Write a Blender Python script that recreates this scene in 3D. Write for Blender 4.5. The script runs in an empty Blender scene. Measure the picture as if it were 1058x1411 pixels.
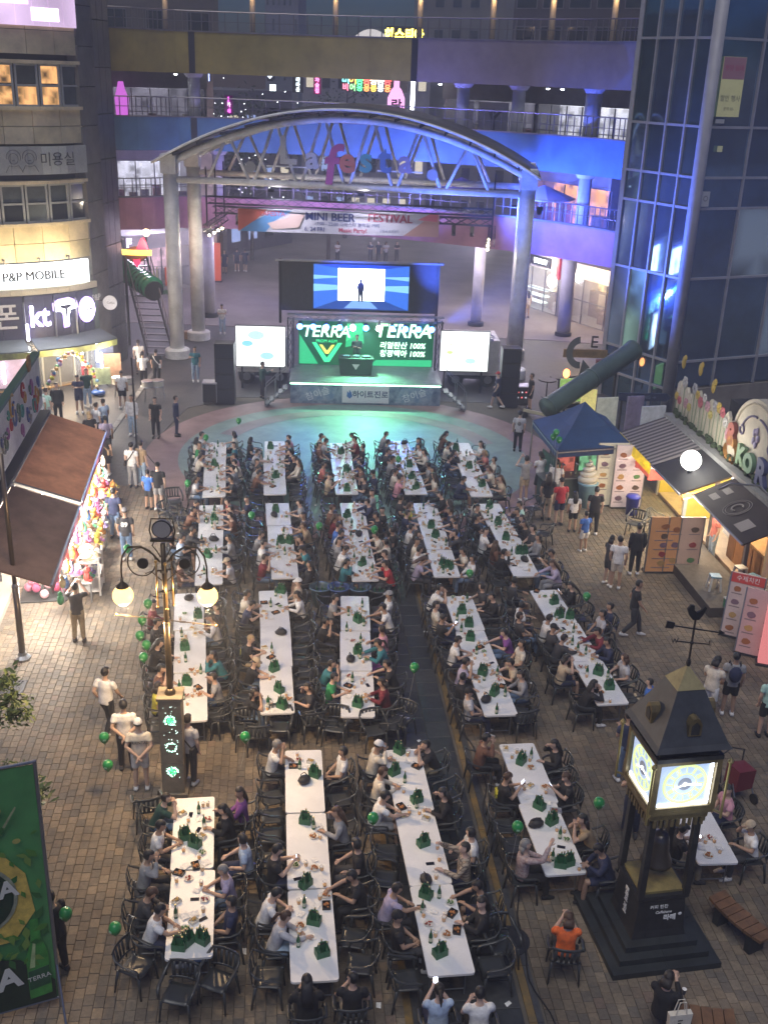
import bpy,bmesh,math,random
import numpy as np
from mathutils import Vector,Matrix,Euler,Quaternion
random.seed(7)
sc=bpy.context.scene
COL=sc.collection
R=math.radians

# ------------------------------------------------------------------ camera
F_PX,IMG_W,IMG_H,EYE=1468.0,1058.0,1411.0,14.3
_w=np.array([-129.0,3545.0,F_PX]);_w/=np.linalg.norm(_w) # world down seen by the camera
_y=np.array([0,0,1.0])-_w[2]*_w;_y/=np.linalg.norm(_y)
_x=np.cross(_w,_y);_x=-_x if _x[0]<0 else _x
cam_d=bpy.data.cameras.new('camera');cam=bpy.data.objects.new('camera',cam_d);COL.objects.link(cam)
cam_d.sensor_fit='VERTICAL';cam_d.sensor_height=36.0;cam_d.lens=36.0*F_PX/IMG_H
cam_d.clip_end=800
Rm=np.array([_x,_y,-_w])
cam.matrix_world=Matrix(((Rm[0][0],-Rm[0][1],-Rm[0][2],0),(Rm[1][0],-Rm[1][1],-Rm[1][2],0),(Rm[2][0],-Rm[2][1],-Rm[2][2],EYE),(0,0,0,1)))
sc.camera=cam

# ------------------------------------------------------------------ sky, soft night light, exposure
SUN_EL,SUN_AZ=66.0,196.0
world=bpy.data.worlds.new('World');sc.world=world;world.use_nodes=True
wn,wl=world.node_tree.nodes,world.node_tree.links
sky=wn.new('ShaderNodeTexSky');sky.sky_type='NISHITA';sky.sun_disc=False
sky.sun_elevation=R(1.2);sky.sun_rotation=R(SUN_AZ);sky.altitude=60;sky.dust_density=0.1;sky.ozone_density=8.0
wl.new(sky.outputs[0],wn['Background'].inputs[0]);wn['Background'].inputs[1].default_value=0.15
sun_d=bpy.data.lights.new('sun','SUN');sun_d.energy=0.85;sun_d.angle=R(40);sun_d.color=(1.0,0.965,0.92)
sun=bpy.data.objects.new('sun',sun_d);COL.objects.link(sun)
sun.rotation_euler=(R(90-SUN_EL),0,R(180-SUN_AZ))
vs=sc.view_settings;vs.view_transform='Standard';vs.look='None';vs.exposure=1.0;vs.gamma=1.0;vs.use_curve_mapping=False
sc.cycles.use_denoising=True
sc.cycles.max_bounces=6;sc.cycles.diffuse_bounces=3;sc.cycles.glossy_bounces=3;sc.cycles.transmission_bounces=4;sc.cycles.transparent_max_bounces=6
sc.cycles.sample_clamp_indirect=3.0;sc.cycles.caustics_reflective=False;sc.cycles.caustics_refractive=False

# ------------------------------------------------------------------ helpers
def ray(px,py):
    r=np.array([(px-IMG_W/2)/F_PX,(py-IMG_H/2)/F_PX,1.0]);return np.array([r@_x,r@_y,-(r@_w)])
def gp(px,py,z=0.0): # photo pixel -> point at height z
    r=ray(px,py);t=(z-EYE)/r[2];return Vector((r[0]*t,r[1]*t,z))
def pd(px,py,Y): # photo pixel -> point at distance Y
    r=ray(px,py);t=Y/r[1];return Vector((r[0]*t,Y,EYE+r[2]*t))

MATS={}
def M(name,col=(.5,.5,.5),rough=.6,metal=0.0,emit=None,es=0.0,n=None,bump=0.0,alpha=1.0,trans=0.0,spec=.5):
    """procedural material; n=(scale, amount[, second colour]) mottles the colour with noise."""
    if name in MATS:return MATS[name]
    m=bpy.data.materials.new(name);m.use_nodes=True
    nt=m.node_tree;b=nt.nodes['Principled BSDF']
    b.inputs['Base Color'].default_value=(*col,1);b.inputs['Roughness'].default_value=rough
    b.inputs['Metallic'].default_value=metal;b.inputs['Specular IOR Level'].default_value=spec
    if alpha<1:b.inputs['Alpha'].default_value=alpha
    if trans:b.inputs['Transmission Weight'].default_value=trans
    if emit:b.inputs['Emission Color'].default_value=(*emit,1);b.inputs['Emission Strength'].default_value=es
    if n or bump:
        tc=nt.nodes.new('ShaderNodeTexCoord');nz=nt.nodes.new('ShaderNodeTexNoise')
        nz.inputs['Scale'].default_value=n[0] if n else 40;nz.inputs['Detail'].default_value=5;nz.inputs['Roughness'].default_value=.65
        nt.links.new(tc.outputs['Object'],nz.inputs['Vector'])
        if n:
            mx=nt.nodes.new('ShaderNodeMix');mx.data_type='RGBA'
            c2=n[2] if len(n)>2 else tuple(c*(1-n[1]) for c in col)
            c1=col if len(n)>2 else tuple(min(1,c*(1+n[1]*.6)) for c in col)
            mx.inputs['A'].default_value=(*c1,1);mx.inputs['B'].default_value=(*c2,1)
            rp=nt.nodes.new('ShaderNodeValToRGB');rp.color_ramp.elements[0].position=.35;rp.color_ramp.elements[1].position=.68
            nt.links.new(nz.outputs['Fac'],rp.inputs[0]);nt.links.new(rp.outputs[0],mx.inputs['Factor'])
            nt.links.new(mx.outputs['Result'],b.inputs['Base Color'])
        if bump:
            bp=nt.nodes.new('ShaderNodeBump');bp.inputs['Strength'].default_value=bump;bp.inputs['Distance'].default_value=.02
            nt.links.new(nz.outputs['Fac'],bp.inputs['Height']);nt.links.new(bp.outputs[0],b.inputs['Normal'])
    MATS[name]=m;return m
def C(col,rough=.75,n=None): # cloth / paint colour looked up by value
    k='dyed_%d_%d_%d_%d'%(*[int(c*255) for c in col],int(rough*100))
    return M(k,col,rough,n=n or(9,.22))
def E(name,col,s):return M(name,(col[0]*.3,col[1]*.3,col[2]*.3),.4,emit=col,es=s)

class MB:
    """collects shapes and links them as one mesh object"""
    def __init__(s):s.v=[];s.f=[]
    def add(s,vs_,fs_):
        o=len(s.v);s.v+=[tuple(v) for v in vs_];s.f+=[tuple(i+o for i in f) for f in fs_];return s
    def box(s,c,d,rz=0.0,m=None):
        hx,hy,hz=d[0]/2,d[1]/2,d[2]/2;cs,sn=math.cos(rz),math.sin(rz);P=[]
        for z in(-hz,hz):
            for x,y in((-hx,-hy),(hx,-hy),(hx,hy),(-hx,hy)):
                p=Vector((x*cs-y*sn,x*sn+y*cs,z));
                if m:p=m@p
                P.append(p+Vector(c))
        return s.add(P,[(3,2,1,0),(4,5,6,7),(0,1,5,4),(1,2,6,5),(2,3,7,6),(3,0,4,7)])
    def bar(s,a,b,w,h=None,up=(0,0,1)):
        a,b=Vector(a),Vector(b);d=(b-a).normalized();u=Vector(up)
        if abs(d.dot(u))>.98:u=Vector((0,1,0))
        x=d.cross(u).normalized()*(w/2);y=x.cross(d).normalized()*((h or w)/2)
        return s.add([a-x-y,a+x-y,a+x+y,a-x+y,b-x-y,b+x-y,b+x+y,b-x+y],[(0,1,2,3),(7,6,5,4),(0,4,5,1),(1,5,6,2),(2,6,7,3),(3,7,4,0)])
    def tube(s,pts,r,n=8,cap=True,rx=None):
        pts=[Vector(p) for p in pts];rs=r if isinstance(r,(list,tuple)) else[r]*len(pts);o=len(s.v);ref=None
        for i,p in enumerate(pts):
            d=(pts[min(i+1,len(pts)-1)]-pts[max(i-1,0)])
            d=d.normalized() if d.length>1e-9 else Vector((0,0,1))
            if ref is None:ref=Vector((1,0,0)) if abs(d.x)<.9 else Vector((0,1,0))
            a=(ref-d*ref.dot(d)).normalized();b=d.cross(a);ref=a
            k1=rs[i] if not rx else rx[i]
            for j in range(n):
                t=2*math.pi*j/n;s.v.append(tuple(p+a*math.cos(t)*k1+b*math.sin(t)*rs[i]))
        for i in range(len(pts)-1):
            for j in range(n):
                k=(j+1)%n;s.f.append((o+i*n+j,o+i*n+k,o+i*n+n+k,o+i*n+n+j))
        if cap:
            s.f.append(tuple(o+j for j in range(n-1,-1,-1)));e=o+(len(pts)-1)*n;s.f.append(tuple(e+j for j in range(n)))
        return s
    def cyl(s,a,b,r,r2=None,n=12):return s.tube([a,b],[r,r if r2 is None else r2],n)
    def lathe(s,prof,c=(0,0,0),n=16): # prof: (radius, z)
        o=len(s.v)
        for r,z in prof:
            for j in range(n):t=2*math.pi*j/n;s.v.append((c[0]+r*math.cos(t),c[1]+r*math.sin(t),c[2]+z))
        for i in range(len(prof)-1):
            for j in range(n):k=(j+1)%n;s.f.append((o+i*n+j,o+i*n+k,o+i*n+n+k,o+i*n+n+j))
        s.f.append(tuple(o+j for j in range(n-1,-1,-1)));e=o+(len(prof)-1)*n;s.f.append(tuple(e+j for j in range(n)))
        return s
    def ell(s,c,r,n=10,k=7,m=None,keep=None):
        r=(r,r,r) if not isinstance(r,(tuple,list)) else r;o=len(s.v);V=[]
        for i in range(k+1):
            ph=math.pi*i/k
            for j in range(n):
                t=2*math.pi*j/n;p=Vector((r[0]*math.sin(ph)*math.cos(t),r[1]*math.sin(ph)*math.sin(t),r[2]*math.cos(ph)))
                if m:p=m@p
                V.append(p+Vector(c))
        s.v+=[tuple(p) for p in V]
        for i in range(k):
            for j in range(n):
                q=(j+1)%n;f=(o+i*n+j,o+i*n+n+j,o+i*n+n+q,o+i*n+q)
                if keep is None or all(keep(V[a-o]) for a in f):s.f.append(f)
        return s
    def prism(s,pts,y0,y1): # outline in local XZ, thickness along Y
        n=len(pts);o=len(s.v)
        s.v+=[(x,y0,z) for x,z in pts]+[(x,y1,z) for x,z in pts]
        s.f+=[tuple(o+i for i in range(n)),tuple(o+n+i for i in range(n-1,-1,-1))]
        s.f+=[(o+(i+1)%n,o+i,o+n+i,o+n+(i+1)%n) for i in range(n)];return s
    def slab(s,pts,z0,z1): # outline in XY, thickness along Z
        n=len(pts);o=len(s.v)
        s.v+=[(x,y,z0) for x,y in pts]+[(x,y,z1) for x,y in pts]
        s.f+=[tuple(o+i for i in range(n-1,-1,-1)),tuple(o+n+i for i in range(n))]
        s.f+=[(o+i,o+(i+1)%n,o+n+(i+1)%n,o+n+i) for i in range(n)];return s
    def mesh(s,name,mat=None,smooth=False):
        me=bpy.data.meshes.new(name);me.from_pydata(s.v,[],s.f)
        if mat is not None or True:me.materials.append(mat)
        if smooth:me.polygons.foreach_set('use_smooth',[True]*len(me.polygons))
        me.update();return me
    def build(s,name,mat,parent=None,smooth=False,**k):
        return obj(name,s.mesh(name,mat,smooth),None,parent,**k)

def obj(name,me,mat=None,parent=None,loc=None,rot=None,scale=None):
    o=bpy.data.objects.new(name,me);COL.objects.link(o)
    if parent is not None:o.parent=parent
    if loc is not None:o.location=loc
    if rot is not None:o.rotation_euler=rot
    if scale is not None:o.scale=scale
    if mat is not None:
        o.material_slots[0].link='OBJECT';o.material_slots[0].material=mat
    return o
USED={}
def tag(o,label=None,cat=None,group=None,kind=None):
    if label:
        o['label']=label
    if cat:o['category']=cat
    if group:o['group']=group
    if kind:o['kind']=kind
    return o
def thing(name,label,cat,loc=(0,0,0),rz=0.0,group=None):
    o=bpy.data.objects.new(name,None);COL.objects.link(o);o.location=loc;o.rotation_euler=(0,0,rz);o.empty_display_size=.2
    return tag(o,label,cat,group)
def structure(name,mb,mat,parent=None,kind='structure',smooth=False):
    o=mb.build(name,mat,parent,smooth)
    if parent is None:o['kind']=kind
    return o
def text(name,body,size,mat,parent,loc,rot=(R(90),0,0),ext=.01,align='CENTER',sx=1.0,shear=0.0,bold=0.0):
    cu=bpy.data.curves.new(name,'FONT');cu.body=body;cu.size=size;cu.extrude=ext;cu.align_x=align;cu.align_y='CENTER';cu.resolution_u=3
    cu.shear=shear;cu.offset=bold
    cu.materials.append(mat)
    o=bpy.data.objects.new(name,cu);COL.objects.link(o);o.parent=parent;o.location=loc;o.rotation_euler=rot;o.scale=(sx,1,1)
    return o
def point(name,loc,energy,col,r=.1,parent=None):
    l=bpy.data.lights.new(name,'POINT');l.energy=energy;l.color=col;l.shadow_soft_size=r
    o=bpy.data.objects.new(name,l);COL.objects.link(o);o.location=loc
    if parent:o.parent=parent
    return o
def spot(name,loc,target,energy,col,ang=40,blend=.6,r=.1):
    l=bpy.data.lights.new(name,'SPOT');l.energy=energy;l.color=col;l.spot_size=R(ang);l.spot_blend=blend;l.shadow_soft_size=r
    o=bpy.data.objects.new(name,l);COL.objects.link(o);o.location=loc
    o.rotation_euler=(Vector(target)-Vector(loc)).to_track_quat('-Z','Y').to_euler();return o
def area(name,loc,target,energy,col,sx,sy):
    l=bpy.data.lights.new(name,'AREA');l.energy=energy;l.color=col;l.shape='RECTANGLE';l.size=sx;l.size_y=sy
    o=bpy.data.objects.new(name,l);COL.objects.link(o);o.location=loc
    o.rotation_euler=(Vector(target)-Vector(loc)).to_track_quat('-Z','Y').to_euler();return o
def copy_tree(o,parent=None):
    c=o.copy();COL.objects.link(c)
    if parent is not None:c.parent=parent
    for ch in KIDS.get(o.name,[]):copy_tree(ch,c)
    return c
KIDS={}
def index_kids(root):
    KIDS[root.name]=list(root.children)
    for ch in root.children:index_kids(ch)
# ------------------------------------------------------------------ ground
g=MB();g.slab([(-400,-30),(400,-30),(400,500),(-400,500)],-.4,-.03)
structure('ground',g,M('mortar_bed',(.10,.088,.072),.95,n=(.6,.3),bump=.2))
AX=R(6.0) # the plaza's long axis leans a little to the left
def PL(u,v):return(u*math.cos(AX)-v*math.sin(AX),u*math.sin(AX)+v*math.cos(AX))
def PLi(x,y):return(x*math.cos(AX)+y*math.sin(AX),-x*math.sin(AX)+y*math.cos(AX))
AISLE0,AISLE1=PLi(*gp(520,1000)[:2])[0],PLi(*gp(618,1000)[:2])[0]
DC=Vector((-1.25,40.4));DR=8.35 # painted round apron in front of the stage
pav=bpy.data.objects.new('plaza_pavement',None);COL.objects.link(pav);tag(pav,kind='structure')
PAVC=[(.235,.19,.135),(.20,.16,.115),(.175,.145,.11),(.13,.118,.102),(.185,.145,.108),(.15,.13,.108),(.255,.21,.155),(.20,.145,.115)]
PAVC=[tuple(c*.68+m*.32 for c,m in zip(q,(.185,.15,.112))) for q in PAVC]
PAVW=[5,6,5,5,3,4,2,1]
pavm=[M('paving_stone_%d'%i,c,.8,n=(14,.25),bump=.25) for i,c in enumerate(PAVC)]
LW,LL=.176,.226
bk=MB()
def stone(mb,cx,cy,z,w,l,rz,b=.005,h=.03):
    cs,sn=math.cos(rz),math.sin(rz);P=[]
    for(ww,ll,zz) in((w/2,l/2,z-h),(w/2,l/2,z-b),(w/2-b,l/2-b,z)):
        for x,y in((-ww,-ll),(ww,-ll),(ww,ll),(-ww,ll)):P.append((cx+x*cs-y*sn,cy+x*sn+y*cs,zz))
    mb.add(P,[(8,9,10,11)]+[(a*4+i,a*4+(i+1)%4,a*4+4+(i+1)%4,a*4+4+i) for a in(0,1) for i in range(4)])
for m_ in pavm: # broad worn and stained areas across the stones
    nt=m_.node_tree;gm=nt.nodes.new('ShaderNodeNewGeometry');nz=nt.nodes.new('ShaderNodeTexNoise');nz.inputs['Scale'].default_value=.55;nz.inputs['Detail'].default_value=7;nz.inputs['Roughness'].default_value=.7
    rp=nt.nodes.new('ShaderNodeValToRGB');rp.color_ramp.elements[0].position=.36;rp.color_ramp.elements[1].position=.62;rp.color_ramp.elements[0].color=(.56,.55,.54,1);rp.color_ramp.elements[1].color=(1.1,1.08,1.04,1)
    mx=nt.nodes.new('ShaderNodeMix');mx.data_type='RGBA';mx.blend_type='MULTIPLY';mx.inputs['Factor'].default_value=1;b_=nt.nodes['Principled BSDF'];src=b_.inputs['Base Color'].links[0].from_socket
    nt.links.new(gm.outputs['Position'],nz.inputs['Vector']);nt.links.new(nz.outputs['Fac'],rp.inputs[0]);nt.links.new(src,mx.inputs['A']);nt.links.new(rp.outputs[0],mx.inputs['B']);nt.links.new(mx.outputs['Result'],b_.inputs['Base Color'])
stone_me=[]
for k,m_ in enumerate(pavm):
    t_=MB();stone(t_,0,0,0,LW-.007,LL-.007,0);stone_me.append(t_.mesh('paving_stone',m_))
def bright_side(x,y):return x<-5.0 and y<36
cells=[]
for i in range(-84,80):
    u=i*LW;off=random.random()*LL
    for j in range(44,216):
        v=j*LL+off
        if AISLE0-.30<u<AISLE1+.34:continue
        x,y=PL(u,v)
        if y<11.6 or y>47.5 or x<-13.2+(0 if y<30 else-1.5) or x>15:continue
        if(Vector((x,y))-DC).length<DR+.12:continue
        if y>36.2+(.35*abs(x) if False else 0) and(x<-7.5):continue
        if y>41.0:continue
        c_=random.choices(range(8),PAVW)[0]
        if x<-3.6 and random.random()<.45:c_=random.choice((3,5,5,2,6))
        cells.append((x,y,c_,random.uniform(-.003,.003)))
def in_view(x,y):
    r=np.array([x,y,-EYE]);cx=_x*x+_y*y-_w*(0-EYE)
    px,py=IMG_W/2+F_PX*cx[0]/cx[2],IMG_H/2+F_PX*cx[1]/cx[2]
    return-4<px<IMG_W+4 and py<IMG_H+8
cells.sort(key=lambda c:c[1])
n_ind,big=0,MB();bigc=[]
for x,y,c_,dz in cells:
    if n_ind<300 and in_view(x,y) and random.random()<.8:
        obj('paving_stone',stone_me[c_],None,pav,(x,y,dz),(random.uniform(-.01,.01),random.uniform(-.01,.01),AX));n_ind+=1
    else:
        stone(big,x,y,dz,LW-.007,LL-.007,AX);bigc.append(c_)
me=big.mesh('paving_field',None)
me.materials.clear()
for m_ in pavm:me.materials.append(m_)
me.polygons.foreach_set('material_index',np.repeat(np.array(bigc,dtype=np.int32),9));me.update()
o=obj('paving_field',me,None,pav);o['kind']='stuff'
# dark central aisle of stone slabs between two ochre strips
ais=bpy.data.objects.new('stone_aisle',None);COL.objects.link(ais);tag(ais,kind='structure')
am=[M('aisle_slab_%d'%i,c,.55,n=(7,.35),bump=.2) for i,c in enumerate([(.034,.038,.043),(.045,.047,.050),(.028,.032,.037)])]
nw=3;sw=(AISLE1-AISLE0)/nw
sl_me=[]
for m_ in am:
    t_=MB();stone(t_,0,0,0,sw-.014,.60-.014,0,b=.01);sl_me.append(t_.mesh('stone_slab',m_))
for j in range(19,70):
    for i in range(nw):
        x,y=PL(AISLE0+sw*(i+.5),j*.6+(.2 if i%2 else 0))
        if(Vector((x,y))-DC).length<DR-.1:continue
        obj('stone_slab',random.choice(sl_me),None,ais,(x,y,random.uniform(-.002,.002)),(0,0,AX))
for u0,u1,nm in((AISLE0-.27,AISLE0-.14,'ochre_strip'),(AISLE1+.07,AISLE1+.20,'ochre_strip'),(AISLE0-.13,AISLE0-.01,'drain_channel'),(AISLE1+.21,AISLE1+.32,'drain_channel')):
    mm=M('ochre_strip',(.22,.14,.04),.8,n=(3,.5,(.10,.08,.05))) if 'ochre' in nm else M('drain_grey',(.06,.062,.065),.5,n=(5,.3))
    k=MB();v=11.4
    while v<33:
        a,b=PL(u0,v),PL(u1,v+1.18);k.slab([PL(u0,v),PL(u1,v),PL(u1,v+1.19),PL(u0,v+1.19)],-.03,.004 if 'ochre' in nm else-.006);v+=1.2
    k.build(nm,mm,ais)
# painted apron: rose ring round a mint disc, with soft swirls
def ring(r0,r1,a0=0,a1=360,n=72,z=.0,sy=1.0):
    P,Fc=[],[]
    for i in range(n+1):
        t=R(a0+(a1-a0)*i/n)
        P+=[(DC.x+r0*math.cos(t),DC.y+sy*r0*math.sin(t),z),(DC.x+r1*math.cos(t),DC.y+sy*r1*math.sin(t),z)]
    for i in range(n):Fc.append((2*i,2*i+1,2*i+3,2*i+2))
    return P,Fc
apron=[('painted_apron',0,7.0,0,360,(.17,.245,.225),0.0),('painted_ring',6.98,DR,0,360,(.24,.155,.15),.004)]
for nm,r0,r1,a0,a1,c_,z in apron:
    k=MB();k.add(*ring(max(r0,.01),r1,a0,a1,z=z));structure(nm,k,M(nm,c_,.6,n=(1.3,.28),bump=.05))
k=MB();k.add(*ring(3.6,4.6,200,400,z=.008));structure('painted_swirl',k,M('swirl',(.20,.265,.215),.6,n=(1.1,.3)))
k=MB();k.add(*ring(5.3,6.1,20,160,z=.008));structure('painted_band',k,M('band',(.22,.18,.18),.6,n=(1.1,.3)))
# dark setts of the side street, the pale street behind and its joints
ss=MB()
ss.slab([(-30,36.2),(-7.6,36.2),(-9.6,40.5),(-9.0,46),(-7.0,48),(6,48.6),(7.6,41.2),(16,41.2),(30,41),(30,58),(9.6,61.8),(-7,62.5),(-30,62.5)],-.03,-.012)
setm=M('dark_setts',(.07,.068,.07),.6,n=(5,.4),bump=.3)
nt=setm.node_tree;b_=nt.nodes['Principled BSDF'];br_=nt.nodes.new('ShaderNodeTexBrick');tc_=nt.nodes.new('ShaderNodeTexCoord')
br_.inputs['Scale'].default_value=1.0;br_.inputs['Brick Width'].default_value=.32;br_.inputs['Row Height'].default_value=.16;br_.inputs['Mortar Size'].default_value=.012
br_.inputs['Color1'].default_value=(.075,.072,.075,1);br_.inputs['Color2'].default_value=(.05,.05,.056,1);br_.inputs['Mortar'].default_value=(.025,.025,.025,1)
nt.links.new(tc_.outputs['Object'],br_.inputs['Vector']);nt.links.new(br_.outputs['Color'],b_.inputs['Base Color'])
structure('side_street',ss,setm)
far=MB();far.slab([(-45,62.6),(-7,62.6),(9.6,61.9),(30,58.1),(30,75),(20,210),(-45,210)],-.03,-.008)
structure('far_street',far,M('far_paving',(.20,.175,.165),.75,n=(.35,.3),bump=.1))
kb=MB()
a_,b2_=gp(186,570),gp(205,523)
for i in range(9):
    p,q=gp(150+7.2*i,600-10.2*i),gp(150+7.2*i+6.8,600-10.2*i-9.6)
    kb.bar(p+Vector((0,0,.0)),q+Vector((0,0,0)),.22,.06)
structure('kerb_strip',kb,M('kerb_granite',(.22,.21,.20),.8,n=(8,.3)))
# ------------------------------------------------------------------ people: template bodies, one per pose
V=Vector
_dg=None
def remesh(mb,name,vox,mat=None,extra=None,smooth_it=2):
    me=mb.mesh('tmp',None);o=bpy.data.objects.new('tmp',me);COL.objects.link(o)
    r=o.modifiers.new('r','REMESH');r.mode='VOXEL';r.voxel_size=vox;r.use_smooth_shade=True
    s=o.modifiers.new('s','SMOOTH');s.iterations=smooth_it;s.factor=.5
    dg=bpy.context.evaluated_depsgraph_get();dg.update()
    out=bpy.data.meshes.new_from_object(o.evaluated_get(dg));out.name=name
    bpy.data.objects.remove(o)
    if extra is not None:
        bm=bmesh.new();bm.from_mesh(out);t=extra.mesh('t2',None,True);bm.from_mesh(t);bm.to_mesh(out);bm.free()
    out.materials.clear();out.materials.append(mat)
    out.polygons.foreach_set('use_smooth',[True]*len(out.polygons));out.update()
    return out
def spine(mb,P,d,prof,side=V((1,0,0))):
    """elliptic rings along the leaning trunk: prof = (distance along spine, half width, half depth)"""
    n=14;o=len(mb.v);f=side.cross(d)
    for t,rx,ry in prof:
        for j in range(n):
            a=2*math.pi*j/n;mb.v.append(tuple(P+d*t+side*(rx*math.cos(a))+f*(ry*math.sin(a))))
    for i in range(len(prof)-1):
        for j in range(n):k=(j+1)%n;mb.f.append((o+i*n+j,o+i*n+k,o+i*n+n+k,o+i*n+n+j))
    mb.f.append(tuple(o+j for j in range(n-1,-1,-1)));e=o+(len(prof)-1)*n;mb.f.append(tuple(e+j for j in range(n)))
def hand_fingers(mb,h,d,palm_up):
    s=d.cross(palm_up).normalized()
    nrm=s.cross(d).normalized()
    for i,ln in enumerate((.062,.076,.082,.074)):
        b=h+d*.075+s*(.027-.018*i)
        mb.tube([b-d*.02,b+d*ln*.5-nrm*.006,b+d*ln*.85-nrm*.022,b+d*ln-nrm*.038],[.0095,.009,.008,.006],6)
    b=h+d*.025+s*.034*(-1 if palm_up.z>5 else 1)
    mb.tube([b-s*.01,b+s*.022+d*.028-nrm*.008,b+s*.024+d*.058-nrm*.02],[.012,.010,.007],6)
def make_pose(name,seated,lean,arms,head=(0,0),legs=None):
    P=V((0,-.05,.53)) if seated else V((0,0,.93))
    d=V((0,math.sin(lean),math.cos(lean)));neck=P+d*.50
    hp,hy=R(head[0]),R(head[1])
    nd=V((0,math.sin(lean*.5+hp*.35),math.cos(lean*.5+hp*.35)))
    hc=neck+nd*.155+V((0,.015,0))
    HM=Matrix.Translation(hc)@Euler((-(hp+lean*.35),0,hy),'XYZ').to_matrix().to_4x4()
    sh=[P+d*.435+V((s*.178,0,0)) for s in(-1,1)]
    if legs is None:
        if seated:legs=[[V((s*.09,-.03,.51)),V((s*.125,.38,.50)),V((s*.125,.40,.09))] for s in(-1,1)]
        else:legs=[[V((s*.09,0,.92)),V((s*.10,.02,.50)),V((s*.115,-.01,.09))] for s in(-1,1)]
    else:legs=[[V(p) for p in L] for L in legs]
    b=MB();fx=MB()
    spine(b,P,d,[(-.08,.13,.10),(0,.160,.112),(.16,.138,.095),(.32,.160,.108),(.42,.150,.092),(.47,.075,.065),(.50,.054,.058)])
    b.tube([neck-d*.06,neck+nd*.09],[.056,.052],10)
    hm3=HM.to_3x3()
    b.ell(hc,(.074,.092,.112),14,10,hm3)
    b.ell(hc+hm3@V((0,.035,-.055)),(.052,.055,.055),10,7,hm3)
    b.ell(hc+hm3@V((0,.098,-.012)),(.012,.02,.024),8,5,hm3)
    for s in(-1,1):b.ell(hc+hm3@V((s*.075,-.005,-.01)),(.012,.018,.028),6,5,hm3)
    for i,s in enumerate((-1,1)):
        e,h=V(arms[i][0]),V(arms[i][1])
        fd=(h-e).normalized()
        b.tube([sh[i]-V((s*.03,0,.01)),sh[i]+(e-sh[i])*.15,sh[i]+(e-sh[i])*.6,e,e+(h-e)*.3,h],[.055,.056,.047,.042,.043,.029],10)
        b.tube([h-fd*.01,h+fd*.04,h+fd*.085],[.026,.032,.026],8,rx=[.026,.040,.036])
        hand_fingers(fx,h,fd,V((0,0,1)) if abs(fd.z)<.8 else V((0,-1,0)))
        L=legs[i]
        b.tube([L[0],L[0]+(L[1]-L[0])*.4,L[1],L[1]+(L[2]-L[1])*.3,L[2]],[.088,.082,.060,.056,.040],10)
        b.tube([L[2]+V((0,-.05,-.04)),L[2]+V((0,.05,-.045)),L[2]+V((0,.15,-.06))],[.038,.042,.026],8)
    for s in(-1,1):fx.ell(hc+hm3@V((s*.031,.082,.008)),(.013,.008,.009),6,4,hm3)
    out={'head':HM,'hc':hc}
    out['body']=remesh(b,'body',.019,extra=fx)
    for nm,fr in(('shirt',.62),('long_shirt',1.72)):
        k=MB()
        spine(k,P,d,[(-.10 if not seated else-.05,.172,.128),(.05,.172,.126),(.2,.160,.116),(.33,.176,.126),(.42,.162,.106),(.475,.085,.075)])
        for i,s in enumerate((-1,1)):
            e,h=V(arms[i][0]),V(arms[i][1]);pts=[sh[i]-V((s*.04,0,.0)),sh[i]+(e-sh[i])*.12];rr=[.060,.072]
            if fr<1:pts+=[sh[i]+(e-sh[i])*.4,sh[i]+(e-sh[i])*fr];rr+=[.068,.066]
            else:pts+=[sh[i]+(e-sh[i])*.6,e,e+(h-e)*(fr-1),e+(h-e)*.93];rr+=[.060,.056,.047,.040]
            k.tube(pts,rr,10)
        out[nm]=remesh(k,'shirt',.022)
    for nm,fr in(('trousers',1.93),('shorts',.86)):
        k=MB()
        spine(k,P,d,[(-.10,.14,.115),(-.02,.172,.125),(.06,.165,.122),(.10,.150,.112)])
        for i in(0,1):
            L=legs[i];pts=[L[0],L[0]+(L[1]-L[0])*.4];rr=[.098,.096]
            if fr<1:pts.append(L[0]+(L[1]-L[0])*fr);rr.append(.086)
            else:pts+=[L[1],L[1]+(L[2]-L[1])*.4,L[1]+(L[2]-L[1])*(fr-1)];rr+=[.076,.070,.060]
            k.tube(pts,rr,10)
        out[nm]=remesh(k,'trousers' if fr>1 else 'shorts',.024)
    k=MB()
    L0=(legs[0][1]+legs[1][1])*.5
    if seated:
        k.tube([P+V((0,-.02,.0)),P+V((0,.2,-.01)),L0+V((0,.02,.0))],[.125,.11,.10],12,rx=[.18,.2,.22])
    else:spine(k,V((0,0,.50)),V((0,0,1)),[(0,.225,.165),(.2,.20,.15),(.42,.175,.13),(.52,.15,.115)])
    out['skirt']=remesh(k,'skirt',.024)
    k=MB()
    for L in legs:
        k.tube([L[2]+V((0,-.07,-.045)),L[2]+V((0,-.03,-.035)),L[2]+V((0,.07,-.045)),L[2]+V((0,.17,-.062))],[.036,.050,.047,.026],8)
        k.tube([L[2]+V((0,0,-.03)),L[2]+V((0,0,.02))],[.046,.046],8)
    out['shoe']=k.mesh('footwear',None,True)
    return out
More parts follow.
